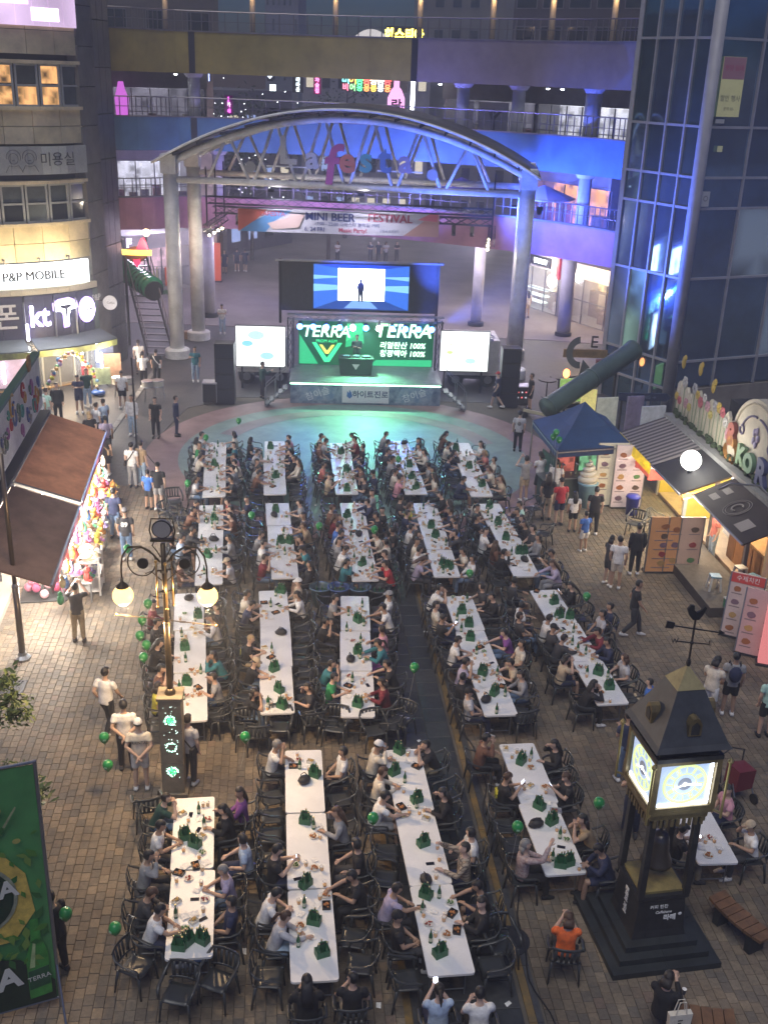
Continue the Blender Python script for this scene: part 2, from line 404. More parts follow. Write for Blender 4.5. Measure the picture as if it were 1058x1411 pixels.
POSE={
 'table':(1,.16,(((-.255,.08,.77),(-.10,.32,.785)),((.255,.10,.77),(.07,.34,.785))),(18,0)),
 'eat':(1,.18,(((-.25,.10,.77),(-.06,.31,.785)),((.25,.17,.87),(.075,.20,1.10))),(12,0)),
 'phone':(1,.05,(((-.22,.10,.78),(-.055,.30,.95)),((.22,.10,.78),(.055,.30,.95))),(32,0)),
 'lap':(1,-.12,(((-.25,-.02,.73),(-.08,.20,.63)),((.25,-.02,.73),(.08,.20,.63))),(8,-12)),
 'chin':(1,.42,(((-.22,.37,.785),(-.055,.34,1.00)),((.22,.37,.785),(.055,.34,1.00))),(-4,0)),
 'turn':(1,.06,(((-.25,.08,.77),(-.06,.30,.785)),((.26,.0,.73),(.12,.20,.64))),(6,52)),
 'turn2':(1,.10,(((-.26,.0,.73),(-.12,.20,.64)),((.25,.08,.77),(.06,.30,.785))),(6,-48)),
 'reach':(1,.30,(((-.25,.16,.78),(-.06,.36,.785)),((.23,.28,.84),(.14,.50,.80))),(20,0)),
 'down':(1,.32,(((-.25,.18,.78),(-.05,.36,.80)),((.25,.18,.78),(.05,.36,.80))),(44,0)),
 'raise':(1,.02,(((-.25,.14,.77),(-.08,.36,.785)),((.27,.22,1.02),(.12,.38,1.22))),(-4,0)),
 'stand':(0,.0,(((-.235,-.02,1.10),(-.22,.05,.87)),((.235,-.02,1.10),(.22,.05,.87))),(4,0)),
 'walk':(0,.05,(((-.235,-.10,1.12),(-.21,.02,.90)),((.235,.10,1.11),(.20,.25,.93))),(6,0),(((-.09,0,.91),(-.10,.17,.51),(-.10,.24,.10)),((.09,0,.91),(.10,.02,.49),(.11,-.26,.15)))),
 'fold':(0,.0,(((-.235,.04,1.13),(.06,.20,1.16)),((.235,.04,1.13),(-.06,.22,1.13))),(6,15)),
 'photo':(0,-.03,(((-.27,.20,1.28),(-.07,.28,1.55)),((.27,.20,1.28),(.07,.28,1.55))),(-4,0)),
 'behind':(0,.02,(((-.25,-.10,1.13),(-.03,-.18,.95)),((.25,-.10,1.13),(.03,-.19,.93))),(4,8)),
 'look':(0,.06,(((-.22,.06,1.13),(-.05,.28,1.20)),((.22,.06,1.13),(.05,.28,1.20))),(30,0)),
 'point':(0,.0,(((-.235,-.02,1.10),(-.21,.06,.88)),((.25,.12,1.20),(.14,.36,1.28))),(6,-20)),
}
PM={k:make_pose(k,*v) for k,v in POSE.items()}
# hair and hats, modelled round the head's centre (+Y is the face)
def hairs():
    H={}
    def cap(s=1.0,front=.035,low=-.075):
        m=MB();m.ell((0,-.010,.020),(.086*s,.104*s,.108*s),16,12,None,lambda p:not(p.y>.02 and p.z<front) and p.z>low);return m
    H['short']=cap(1.0,.05,-.06);H['crop']=cap(.96,.06,-.03)
    m=cap(1.04,.05,-.10);m.ell((0,.03,.085),(.07,.06,.035),10,6);H['fluffy']=m
    m=cap(1.03,.05,-.09);m.tube([(0,-.06,.0),(0,-.085,-.10),(0,-.075,-.155)],[.05,.045,.025],12,rx=[.09,.098,.085]);H['bob']=m
    m=cap(1.03,.05,-.08);m.tube([(0,-.055,.03),(0,-.095,-.10),(0,-.115,-.24),(0,-.12,-.36)],[.055,.048,.038,.015],12,rx=[.088,.10,.105,.07]);H['long']=m
    m=cap(.99,.05,-.06);m.tube([(0,-.10,.03),(0,-.155,.0),(0,-.165,-.10),(0,-.15,-.22)],[.022,.034,.03,.008],8);H['tail']=m
    m=cap(1.0,.05,-.05);m.ell((0,-.085,.085),.042,10,7);H['bun']=m
    return{k:v.mesh('hair',None,True) for k,v in H.items()}
HAIR=hairs()
m=MB();m.ell((0,-.006,.035),(.090,.106,.10),16,10,None,lambda p:p.z>.03)
m.add([(math.cos(t)*.085*(1 if k==0 else.95),.075+(0 if k==0 else.085)*math.sin(t)**.7+.0,.045-(.0 if k==0 else.018)+dz) for dz in(0,.006) for k in(0,1) for t in[math.pi*i/8 for i in range(9)]],
      [(i,i+1,10+i,9+i) for i in range(8)]+[(18+i,27+i,28+i,19+i) for i in range(8)]+[(9+i,10+i,28+i,27+i) for i in range(8)])
CAPM=m.mesh('cap',None,True)
SKIN=[M('skin_%d'%i,c,.55,n=(12,.1)) for i,c in enumerate([(.52,.34,.25),(.46,.29,.20),(.56,.38,.29),(.40,.25,.17)])]
HC={'black':(.012,.011,.012),'dark':(.022,.016,.013),'brown':(.07,.035,.02),'grey':(.25,.24,.23),'blond':(.36,.25,.13)}
CC={'white':(.74,.73,.71),'cream':(.66,.60,.50),'black':(.014,.014,.017),'charcoal':(.045,.045,.05),'navy':(.022,.03,.075),'grey':(.30,.30,.31),
      'pale-grey':(.48,.48,.50),'dark-green':(.012,.055,.045),'green':(.03,.26,.09),'red':(.42,.025,.035),'maroon':(.17,.018,.03),'pink':(.62,.30,.36),
      'lavender':(.40,.35,.48),'blue':(.05,.15,.48),'light-blue':(.42,.52,.66),'beige':(.50,.40,.28),'tan':(.38,.27,.16),'brown':(.15,.07,.045),
      'purple':(.20,.06,.25),'teal':(.03,.17,.20),'orange':(.80,.15,.03),'coral':(.55,.18,.15),'yellow':(.55,.50,.06),'mint':(.40,.62,.55),'khaki':(.33,.27,.18),
      'denim':(.13,.20,.32),'pale-denim':(.32,.43,.56),'plaid':(.44,.36,.27),'floral':(.45,.38,.36)}
def checks(name,a,b,s):
    if name in MATS:return MATS[name]
    m=M(name,a,.8);nt=m.node_tree;b_=nt.nodes['Principled BSDF'];tc=nt.nodes.new('ShaderNodeTexCoord')
    br=nt.nodes.new('ShaderNodeTexBrick');br.offset=0;br.inputs['Scale'].default_value=s;br.inputs['Brick Width'].default_value=.06;br.inputs['Row Height'].default_value=.06;br.inputs['Mortar Size'].default_value=.008
    br.inputs['Color1'].default_value=(*a,1);br.inputs['Color2'].default_value=(*[x*.8 for x in a],1);br.inputs['Mortar'].default_value=(*b,1)
    mp=nt.nodes.new('ShaderNodeMapping');mp.inputs['Rotation'].default_value=(R(90),0,0)
    nt.links.new(tc.outputs['Object'],mp.inputs[0]);nt.links.new(mp.outputs[0],br.inputs['Vector']);nt.links.new(br.outputs['Color'],b_.inputs['Base Color']);return m
def cloth(c):
    if c=='plaid':return checks('plaid',CC['plaid'],(.13,.10,.08),1)
    if c=='floral':
        return M('floral',(.5,.42,.40),.8,n=(26,.5,(.22,.12,.13)))
    return M('cloth_'+c.replace('-','_'),CC[c],.82,n=(8,.28),bump=.7)
HATS={'white cap':'white','beige cap':'beige','black cap':'black','grey cap':'grey','red cap':'red'}
PEOPLE=[]
def hairwords(h):
    return h if h in HATS else h.replace('short','short').replace('crop','cropped').replace('tail','ponytailed')
def person(x,y,rz,pose,shirt,label,hair='short black',pants='charcoal',sleeve='s',leg='l',scale=1.0,group=None,z=0.0,shoe=None):
    """hair: '<style> <colour>' or a hat name; leg: l trousers, s shorts, k skirt, d dress"""
    p=PM[pose];t=thing('person',label,'person',(x,y,z),rz,group);t.scale=(scale,)*3
    sk=random.choice(SKIN)
    obj('body',p['body'],sk,t)
    obj('shirt',p['shirt' if sleeve=='s' else 'long_shirt'],cloth(shirt),t)
    if leg in 'kd':obj('skirt',p['skirt'],cloth(shirt if leg=='d' else pants),t)
    else:obj('trousers' if leg=='l' else 'shorts',p['trousers' if leg=='l' else 'shorts'],cloth(pants),t)
    obj('footwear',p['shoe'],cloth(shoe or random.choice(('white','black','charcoal','white'))),t)
    if hair in HATS:
        o=obj('cap',CAPM,cloth(HATS[hair]),t);o.matrix_local=p['head']
        st,hc_='crop','black'
    else:st,hc_=hair.split()
    o=obj('hair',HAIR[st],M('hair_'+hc_,HC[hc_],.45,n=(60,.3),bump=.5),t);o.matrix_local=p['head']
    PEOPLE.append((t,x,y));return t
def head_off(pose):return PM[pose]['hc']

# ------------------------------------------------------------------ chairs, tables
CHM=M('chair_plastic',(.042,.046,.047),.32,n=(5,.3))
def proto_chair():
    t=thing('plastic_armchair',None,'chair')
    k=MB();n=7;P=[]
    for zt in(0,-.022):
        for j in range(6):
            for i in range(n):
                u=-1+2*i/(n-1);v=j/5
                P.append((u*(.235-.02*(1-v)),-.21+.43*v,.445+.018*abs(u)**2-.02*max(0,v-.75)*4*.6-.012*(1-v)+zt))
    F_=[];o=6*n
    for j in range(5):
        for i in range(n-1):a=j*n+i;F_+=[(a,a+1,a+n+1,a+n),(o+a,o+a+n,o+a+n+1,o+a+1)]
    for i in range(n-1):F_+=[(i,o+i,o+i+1,i+1),(5*n+i,5*n+i+1,o+5*n+i+1,o+5*n+i)]
    for j in range(5):F_+=[(j*n,j*n+n,o+j*n+n,o+j*n),(j*n+n-1,o+j*n+n-1,o+j*n+2*n-1,j*n+2*n-1)]
    k.add(P,F_);k.build('seat',CHM,t,True)
    k=MB() # curved back: top rail and five splats
    arc=[(-.25+.5*i/8,-.235-.05*(1-((i-4)/4)**2),0) for i in range(9)]
    def rail(z,h,inn):k.tube([(x,y+inn,z) for x,y,_ in arc],[h]*9,6,rx=[.012]*9)
    rail(.81,.036,-.045);rail(.50,.025,.0)
    for i in(1,2.6,4,5.4,7):
        x=-.25+.5*i/8;y=-.235-.05*(1-((i-4)/4)**2);k.bar((x*.95,y,.49),(x,y-.045,.79),.052,.012,(0,1,0))
    k.build('backrest',CHM,t,True)
    for s in(-1,1):
        k=MB();k.tube([(s*.245,-.275,.80),(s*.285,-.20,.72),(s*.295,-.05,.668),(s*.29,.12,.655),(s*.275,.20,.62),(s*.262,.215,.50)],[.014,.018,.014,.014,.018,.02],6,rx=[.022,.028,.032,.032,.028,.026]);k.build('armrest',CHM,t,True)
        for y0,y1 in((.19,.235),(-.20,-.27)):
            k=MB();k.tube([(s*.225,y0,.455),(s*.245,(y0+y1)/2,.25),(s*.262,y1,0)],[.034,.026,.018],6,rx=[.03,.022,.015]);k.build('leg',CHM,t,True)
    return t
CH0=proto_chair();index_kids(CH0);CH_FREE=[True]
def chair(x,y,rz,label,group):
    if CH_FREE[0]:c=CH0;CH_FREE[0]=False
    else:c=copy_tree(CH0)
    c.location=(x,y,0);c.rotation_euler=(random.uniform(-.01,.01),0,rz);tag(c,label,'chair',group);return c
TBM=M('table_plastic',(.80,.80,.79),.40,n=(1.6,.10),bump=.04);TLM=M('table_leg_steel',(.25,.26,.27),.4,.6)
TB={}
def proto_table(L):
    key=round(L,1)
    if key not in TB:
        r,W2,L2=.055,.39,key/2-.012;pts=[]
        for cx,cy,a0 in((W2-r,L2-r,0),(-W2+r,L2-r,90),(-W2+r,-L2+r,180),(W2-r,-L2+r,270)):
            pts+=[(cx+r*math.cos(R(a0+18*i)),cy+r*math.sin(R(a0+18*i))) for i in range(6)]
        k=MB();k.slab(pts,.688,.73);top=k.mesh('table_top',TBM)
        k=MB();k.slab([(x*.93,y*.97) for x,y in pts],.665,.687);apr=k.mesh('under_frame',TLM)
        k=MB();k.tube([(0,0,.665),(0,0,0)],.014,8);lg=k.mesh('leg',TLM)
        k=MB();k.cyl((-.3,0,.12),(.3,0,.12),.011,n=8);k.cyl((-.3,0,.63),(.3,0,.63),.011,n=8);cb=k.mesh('crossbar',TLM)
        TB[key]=(top,apr,lg,cb,L2)
    return TB[key]
def table(x,y,rz,L,label,group):
    top,apr,lg,cb,L2=proto_table(L)
    t=thing('folding_table',label,'table',(x,y,0),rz,group)
    obj('table_top',top,None,t);obj('under_frame',apr,None,t)
    for s in(-1,1):
        obj('crossbar',cb,None,t,(0,s*(L2-.28),0))
        for q in(-1,1):obj('leg',lg,None,t,(q*.3,s*(L2-.28),0))
    return t
ORD=['first','second','third','fourth','fifth','sixth','seventh','eighth','ninth','tenth','eleventh','twelfth','thirteenth','fourteenth','fifteenth','sixteenth','seventeenth','eighteenth','nineteenth','twentieth','twenty-first','twenty-second','twenty-third','twenty-fourth','twenty-fifth','twenty-sixth','twenty-seventh','twenty-eighth','twenty-ninth','thirtieth','thirty-first','thirty-second','thirty-third','thirty-fourth']
NUM=['one','two','three','four','five']
# long tables: photo corner midpoints (far end, near end), number of folding tables
RUNS={
 '1A':((298.5,610),(294.7,684),3),'1B':((378,608),(379.7,681),3),'1C':((467,610),(479.5,681),3),'1D':((548,607),(574,681),3),'1E':((632,610),(664,684),3),
 '2A':((291,696),(287,805),3),'2B':((382,693),(392.5,797),3),'2C':((483,693),(505,800),3),'2D':((585,693),(616,795),3),'2E':((673,694),(726,794),3),
 '3A':((261,817),(262,995),3),'3B':((375,814),(384,982.6),3),'3C':((489.5,821),(493,988.5),3),'3D':((629,821.4),(690.5,986),3),'3E':((747.5,813),(845,970.5),3),
 '4A':((270,1098),(259,1322),2),'4B':((418.5,1033),(435.5,1353.7),3),'4C':((551,1032.6),(623,1343.6),3),'4D':((710,1025),(781,1204.5),2),'4E':((952,1119),(990,1190),1)}
ROWN={'1':'stage row','2':'second row','3':'third row','4':'front row'}
RUN={}
for key,(a,b,n) in RUNS.items():
    A,B=gp(*a,.73),gp(*b,.73);A.z=B.z=0
    d=(B-A).normalized();L=(B-A).length/n
    if key=='4E':L=2.08;A=B-d*L
    nm='%s table %s'%(ROWN[key[0]],NUM['ABCDE'.index(key[1])])
    rz=math.atan2(d.y,d.x)+math.pi/2 # local -Y points towards the camera
    RUN[key]=dict(A=A,B=B,d=d,L=L,n=n,name=nm,rz=rz,left=V((d.y,-d.x,0)) if V((d.y,-d.x,0)).x<0 else V((-d.y,d.x,0)),seats=[])
    for i in range(n):
        c=A+d*(L*(i+.5));lab='white folding table, %s from the stage in %s'%(ORD[i],nm)
        table(c.x+random.uniform(-.03,.03),c.y,rz+random.uniform(-.012,.012),L,lab,'white folding tables set end to end')
# ------------------------------------------------------------------ seated guests: head position in the photo, shirt, pose, hair[, trousers, sleeve]
SEAT={
 ('4A','L'):[(230,1098,'dark-green','chin','short dark'),(222,1138,'white','table','short black'),(206,1179,'grey','eat','short black','charcoal','l'),(209,1231,'charcoal','down','fluffy brown','charcoal','l'),(224,1252,'white','reach','short black')],
 ('4A','R'):[(330,1094,'purple','turn','long dark','black','l'),(307,1113,'black','eat','long black','black','l'),(334,1157,'light-blue','turn2','short black'),(307,1196,'lavender','table','short grey'),(317,1241,'navy','lap','short black')],
 ('4B','L'):[(382,1026,'white','eat','short grey','charcoal'),(406,1172,'black','phone','short black'),(381,1231,'white','down','short black','charcoal'),(398,1262,'pale-grey','reach','tail brown','pale-denim','l')],
 ('4B','R'):[(473,1035,'white','lap','short black'),(462,1120,'grey','eat','long brown','black','l'),(491,1163,'black','turn2','fluffy black'),(491,1206,'black','reach','short black')],
 ('4B','E'):[(423,1352,'black','table','long black','black','l'),(486,1345,'black','turn','short black','beige','s')],
 ('4C','L'):[(523,1029,'cream','eat','white cap','charcoal','l'),(528,1062,'cream','table','fluffy brown','charcoal','l'),(531,1097,'white','reach','short black','grey'),(544,1224,'lavender','reach','short dark'),(548,1263,'black','lap','black cap')],
 ('4C','R'):[(586,1025,'black','chin','short black','khaki'),(608,1093,'black','eat','long black','black','l'),(649,1150,'white','turn2','short black'),(629,1168,'plaid','raise','short dark','navy','l'),(661,1239,'black','turn','long dark','black','l'),(696,1223,'black','reach','short black')],
 ('4C','E'):[(605,1362,'light-blue','phone','tail dark','navy'),(661,1366,'white','table','short black','black')],
 ('4D','L'):[(670,1018,'brown','eat','short black','black','l'),(706,1068,'black','phone','short brown','black'),(724,1166,'floral','raise','bob grey','black','l')],
 ('4D','R'):[(763,1024,'black','eat','long black','black','l'),(773,1069,'black','phone','short brown','black'),(802,1130,'tan','chin','long black','black','s'),(825,1172,'navy','down','short black','navy','l')],
 ('4E','R'):[(1002,1090,'pink','turn','short black'),(1033,1139,'white','eat','beige cap')],
 ('4E','L'):[(948,1143,'black','phone','fluffy black','khaki')],
 ('3A','L'):[(212,832,'maroon','turn2','short black','black','l'),(212,858,'black','table','short black','black','l'),(214,887,'black','reach','long black','black','l'),(218,944,'yellow','turn','bob dark','charcoal')],
 ('3A','R'):[(296,838,'charcoal','lap','short black'),(283,932,'grey','eat','short dark')],
 ('3B','L'):[(341,817,'cream','table','short black'),(346,879,'black','table','crop blond','beige'),(353,910,'black','reach','beige cap'),(351,953,'black','chin','bob dark')],
 ('3B','R'):[(407,802,'beige','lap','white cap')],
 ('3C','L'):[(465,822,'grey','table','short black'),(444,855,'black','eat','short black'),(458,913,'teal','chin','short dark'),(461,931,'green','table','short black')],
 ('3C','R'):[(536,820,'white','lap','grey cap'),(530,837,'white','reach','short black'),(526,867,'pink','turn2','short dark'),(521,888,'teal','reach','tail dark','purple','l'),(536,915,'black','reach','short black'),(523,941,'maroon','table','bob dark','black','l')],
 ('3D','L'):[(611,851,'black','phone','short black'),(639,881,'white','table','short black'),(643,912,'lavender','eat','short black'),(647,953,'pale-grey','lap','black cap')],
 ('3D','R'):[(678,822,'black','table','short black','charcoal','l'),(712,870,'purple','reach','short black'),(719,887,'cream','lap','short dark'),(703,912,'beige','reach','short black','black')],
 ('3E','L'):[(709,800,'charcoal','turn','short black','black','l'),(719,835,'white','turn','short black'),(716,849,'charcoal','lap','short dark'),(765,854,'white','table','short black'),(778,861,'charcoal','turn2','black cap'),(791,874,'charcoal','reach','short black','black','l'),(781,906,'beige','eat','bob dark'),(821,942,'black','chin','long black','black','l')],
 ('3E','R'):[(782,806,'black','phone','long black','black','l'),(829,842,'pale-grey','lap','fluffy black'),(842,836,'navy','lap','short black'),(823,870,'maroon','reach','short black','black','l'),(836,883,'navy','table','short black','navy','l'),(860,906,'pale-grey','turn2','bob brown')],
 ('2A','L'):[(272,692,'navy','down','short black','denim'),(236,730,'charcoal','turn','short black'),(248,735,'light-blue','table','short black'),(266,735,'charcoal','reach','short dark','black','l')],
 ('2A','R'):[(306,690,'red','table','short dark'),(340,687,'navy','turn','short black','pale-denim'),(307,772,'pale-grey','table','beige cap')],
 ('2B','L'):[(365,747,'white','table','short black'),(372,768,'maroon','eat','short dark')],
 ('2B','R'):[(412,692,'grey','table','short dark'),(418,724,'tan','reach','short brown'),(407,743,'black','eat','short black'),(425,776,'black','lap','long black','black','l')],
 ('2C','L'):[(458,700,'brown','table','fluffy brown','charcoal','l'),(463,712,'maroon','eat','long brown','black','l'),(467,725,'blue','table','short dark'),(470,735,'pale-grey','reach','short black'),(485,774,'teal','eat','short black','charcoal','l')],
 ('2C','R'):[(504,691,'navy','reach','short dark','navy','l'),(518,710,'black','table','short black'),(527,703,'black','turn','short black'),(517,736,'cream','reach','short black'),(540,729,'black','turn2','short black'),(530,763,'black','table','short dark'),(530,778,'red','reach','short dark')],
 ('2D','L'):[(553,690,'charcoal','turn','short dark'),(565,692,'yellow','table','bob brown'),(556,706,'navy','table','short dark'),(566,726,'white','eat','short black'),(570,736,'charcoal','chin','long dark','black','l'),(578,758,'white','table','short black'),(584,770,'lavender','down','long brown')],
 ('2D','R'):[(598,682,'black','reach','short black','black','l'),(612,720,'blue','turn','short black'),(625,718,'charcoal','reach','short dark'),(637,757,'cream','table','short black')],
 ('2E','L'):[(657,712,'black','lap','short black'),(669,733,'white','turn2','short black'),(683,748,'brown','turn','long brown','charcoal','l'),(698,760,'black','eat','short black','black','l')],
 ('2E','R'):[(724,694,'mint','table','short black','pale-denim'),(719,712,'charcoal','table','bob dark','black','l'),(723,722,'black','eat','bob black','black','l'),(731,728,'charcoal','lap','short black'),(764,763,'charcoal','phone','short dark'),(761,777,'lavender','reach','long brown','grey','l')],
 ('1A','L'):[(284,599,'white','eat','short black'),(277,613,'green','turn2','short black'),(285,629,'cream','reach','bob black'),(272,658,'pale-grey','table','long black')],
 ('1A','R'):[(323,628,'pink','eat','fluffy dark'),(337,637,'cream','reach','short black','pale-denim'),(318,660,'charcoal','table','short black')],
 ('1B','L'):[(346,607,'black','turn','bob black'),(356,621,'pale-grey','reach','short dark')],
 ('1B','R'):[(397,602,'pink','table','short black'),(398,622,'navy','table','short black')],
 ('1C','L'):[(443,601,'tan','eat','short black'),(450,605,'pale-grey','table','short black'),(447,639,'coral','table','short dark'),(460,655,'beige','phone','black cap')],
 ('1C','R'):[(487,606,'maroon','table','tail dark'),(500,614,'black','lap','short black'),(491,635,'charcoal','table','short dark'),(498,659,'charcoal','eat','short dark'),(514,652,'navy','turn2','black cap','black','l')],
 ('1D','L'):[(538,608,'navy','table','short dark'),(541,633,'grey','table','short black'),(555,659,'pink','eat','short black')],
 ('1D','R'):[(573,607,'black','turn','long dark'),(577,615,'white','table','short dark'),(583,646,'charcoal','lap','bob black'),(591,643,'grey','turn2','short black')],
 ('1E','L'):[(618,613,'cream','table','short black'),(616,630,'navy','table','short black'),(639,660,'navy','reach','short black')],
 ('1E','R'):[(660,611,'white','turn','long black'),(667,623,'coral','table','bob blond'),(681,632,'cream','lap','short black'),(671,646,'cream','reach','bob brown'),(689,660,'beige','eat','long brown')],
}
SPECIAL={}
def nth(i):return ORD[min(i,len(ORD)-1)]
for(key,side),L in SEAT.items():
    r=RUN[key];rows=[]
    for(px,py,shirt,pose,hair,*ex) in L:
        ho=head_off(pose)
        P=gp(px,py,ho.z);P.z=0
        if side=='E':f=-r['d']
        else:f=-r['left'] if side=='L' else r['left']
        rz=math.atan2(f.y,f.x)-math.pi/2
        o=P-V((f.x*ho.y-0,f.y*ho.y,0))
        rel=o-r['A'];along=rel.dot(r['d']);across=rel.dot(r['left'])*(1 if side=='L' else-1)
        if side in 'LR':
            lo,hi=.62,.86
            if pose in('turn','turn2','lap'):hi=1.5
            across=min(max(across,lo),hi)
            o=r['A']+r['d']*along+r['left']*(across if side=='L' else-across)
        else:
            along=max(along,r['L']*r['n']+.33);across0=rel.dot(r['left']);o=r['A']+r['d']*along+r['left']*across0
        rows.append([along,o,rz,shirt,pose,hair,ex,(px,py)])
    rows.sort(key=lambda q:q[0])
    # neighbours do not sit in each other's laps: spread along the table, small steps
    if side in 'LR':
        for _ in range(40):
            for i in range(len(rows)-1):
                a,b=rows[i],rows[i+1];dv=b[1]-a[1]
                if dv.length<.52:
                    s=(.52-dv.length)/2+.003;a[1]=a[1]-r['d']*s;b[1]=b[1]+r['d']*s
    for i,(al,o,rz,shirt,pose,hair,ex,pxy) in enumerate(rows):
        al=(o-r['A']).dot(r['d'])
        where='%s from stage, %s of %s'%(nth(i),{'L':'left','R':'right','E':'near end'}[side],r['name'])
        ps,sl=(ex+[None]*2)[:2]
        h=hair if hair in HATS else '%s %s hair'%tuple({'tail':'ponytailed','crop':'cropped'}.get(q,q) for q in hair.split())
        jit=random.uniform(-.10,.10)
        t=person(o.x,o.y,rz+jit,pose,shirt,'person in %s, %s, %s'%(shirt,h,where),hair,ps or random.choice(('charcoal','navy','black','denim')),sl or 's',random.choice('llls'),random.uniform(.96,1.03),'guests seated at the long tables')
        SPECIAL[pxy]=t
        cb=o-V((-math.sin(rz+jit),math.cos(rz+jit),0))*.02
        chair(cb.x,cb.y,rz+jit,'dark plastic armchair under %s-shirted sitter, %s'%(shirt,where),'occupied plastic armchairs')
        r['seats'].append((side,al,(o-r['A']).dot(r['left'])))
# empty chairs between the guests and at the table ends
ECH=0
def free_spot(x,y,d=.50):return all((px-x)**2+(py-y)**2>d*d for _,px,py in PEOPLE)
EMPTY={};FILL=[]
def empty_chair(x,y,rz,key,side):
    EMPTY.setdefault((key,side),[]).append((x,y,rz))
for key,r in RUN.items():
    tot=r['L']*r['n']
    for side in 'LR':
        if key=='4E':continue
        s_=1 if side=='L' else-1;al=.25
        while al<tot-.1:
            ok=all(not(sd==side and abs(a2-al)<.54) for sd,a2,_ in r['seats'])
            ac=random.uniform(.64,.80);P=r['A']+r['d']*al+r['left']*(s_*ac);f=r['left']*(-s_)
            if ok and key[0] in '12' and free_spot(P.x,P.y,.5) and random.random()<.42 or ok and key[0]=='3' and free_spot(P.x,P.y,.52) and random.random()<.2:
                FILL.append((key,side,al));r['seats'].append((side,al,.5));al+=.58
            elif ok and free_spot(P.x,P.y,.42) and random.random()<(.62 if key[0]=='4' else.8):
                empty_chair(P.x,P.y,math.atan2(f.y,f.x)-math.pi/2+random.uniform(-.35,.35),key,side);r['seats'].append((side,al,0));al+=.58
            else:al+=.14
for px,py,key,rot in((203,1110,'4A',20),(247,1368,'4A',170),(300,1350,'4A',160),(188,1330,'4A',250),(553,992,'3C',150),(430,992,'3C',20),(462,1000,'3C',170),(385,1000,'3B',180),(356,1010,'3B',10),(664,1300,'4C',90),(575,1320,'4C',280),(300,985,'3A',60),(340,1005,'3B',190),(515,1005,'3C',200),(735,700,'2E',120),(748,735,'2E',60),(765,790,'2E',200),(240,690,'2A',200),(232,708,'2A',250),(248,715,'2A',280),(650,985,'3D',210),(720,990,'3D',20),(690,1300,'4D',200),(742,1215,'4D',180)):
    P=gp(px,py,.45)
    if free_spot(P.x,P.y,.35):empty_chair(P.x,P.y,R(rot),key,'end')
fcount={}
for key,side,al in FILL:
    r=RUN[key];s_=1 if side=='L' else-1;f=r['left']*(-s_);P=r['A']+r['d']*al+r['left']*(s_*random.uniform(.63,.76));rz=math.atan2(f.y,f.x)-math.pi/2+random.uniform(-.12,.12);i=fcount[key,side]=fcount.get((key,side),-1)+1
    sh_=random.choice(('black','charcoal','navy','black','white','pale-grey','grey','cream','teal','brown','charcoal'));po=random.choice(('table','eat','turn','turn2','reach','chin','lap','down'));hh=random.choice(('short black','short dark','short black','bob black','long dark','fluffy black','tail black'));h='%s %s hair'%tuple({'tail':'ponytailed'}.get(q,q) for q in hh.split())
    where='%s such from stage, %s of %s'%(nth(i),{'L':'left','R':'right'}[side],r['name'])
    person(P.x,P.y,rz,po,sh_,'person, %s top, %s, %s'%(sh_,h,where),hh,random.choice(('charcoal','navy','black','denim')),random.choice('sl'),'l',random.uniform(.95,1.02),'guests seated at the long tables');chair(P.x,P.y,rz,'dark plastic armchair under %s-topped sitter, %s'%(sh_,where),'occupied plastic armchairs')
for(key,side),L in EMPTY.items():
    r=RUN[key];L.sort(key=lambda p:-(p[1]))
    for i,(x,y,rz) in enumerate(L):
        chair(x,y,rz,'empty dark plastic armchair, %s from stage, %s %s'%(nth(i),{'L':'left side of','R':'right side of','end':'pulled away from'}[side],r['name']),'empty plastic armchairs')
# ------------------------------------------------------------------ things on the tables
TZ=.731
GREEN_BOX=M('carton_green',(.028,.145,.06),.5,n=(18,.35));BOTTLE=M('bottle_glass',(.012,.10,.035),.12,spec=.8);CROWN=M('bottle_crown',(.45,.40,.22),.35,.6)
BEER=M('beer_amber',(.75,.38,.07),.2,emit=(.75,.36,.06),es=.03);FOAM=M('beer_foam',(.85,.80,.68),.8);CUPM=M('clear_cup',(.85,.85,.85),.12,alpha=.32)
PAPER=M('paper_white',(.78,.77,.74),.8,n=(6,.1));DISH=M('paper_dish',(.74,.71,.64),.7);FRIED=M('fried_food',(.42,.17,.05),.7,n=(30,.45));SAUCE=M('red_sauce',(.30,.03,.015),.35,n=(30,.4))
GREENS=M('salad_green',(.10,.22,.05),.7,n=(30,.4));TRAYK=M('tray_black',(.02,.02,.022),.4);GLASSK=M('phone_glass',(.012,.012,.015),.08);SCREEN=M('phone_lit',(.5,.5,.6),.3,emit=(.75,.8,1.0),es=3.0)
LABELG=M('bottle_label',(.55,.58,.45),.6)
def bottle_meshes():
    k=MB();k.lathe([(.031,0),(.032,.01),(.032,.125),(.024,.16),(.0135,.19),(.0125,.23),(.0145,.232),(.0145,.24)],n=10);b=k.mesh('beer_bottle',BOTTLE,True)
    k=MB();k.lathe([(.0152,.236),(.0152,.247),(.010,.25)],n=8);c=k.mesh('crown_cap',CROWN)
    k=MB();k.lathe([(.0327,.04),(.0327,.10)],n=10);l=k.mesh('paper_label',LABELG)
    return b,c,l
BOT=bottle_meshes()
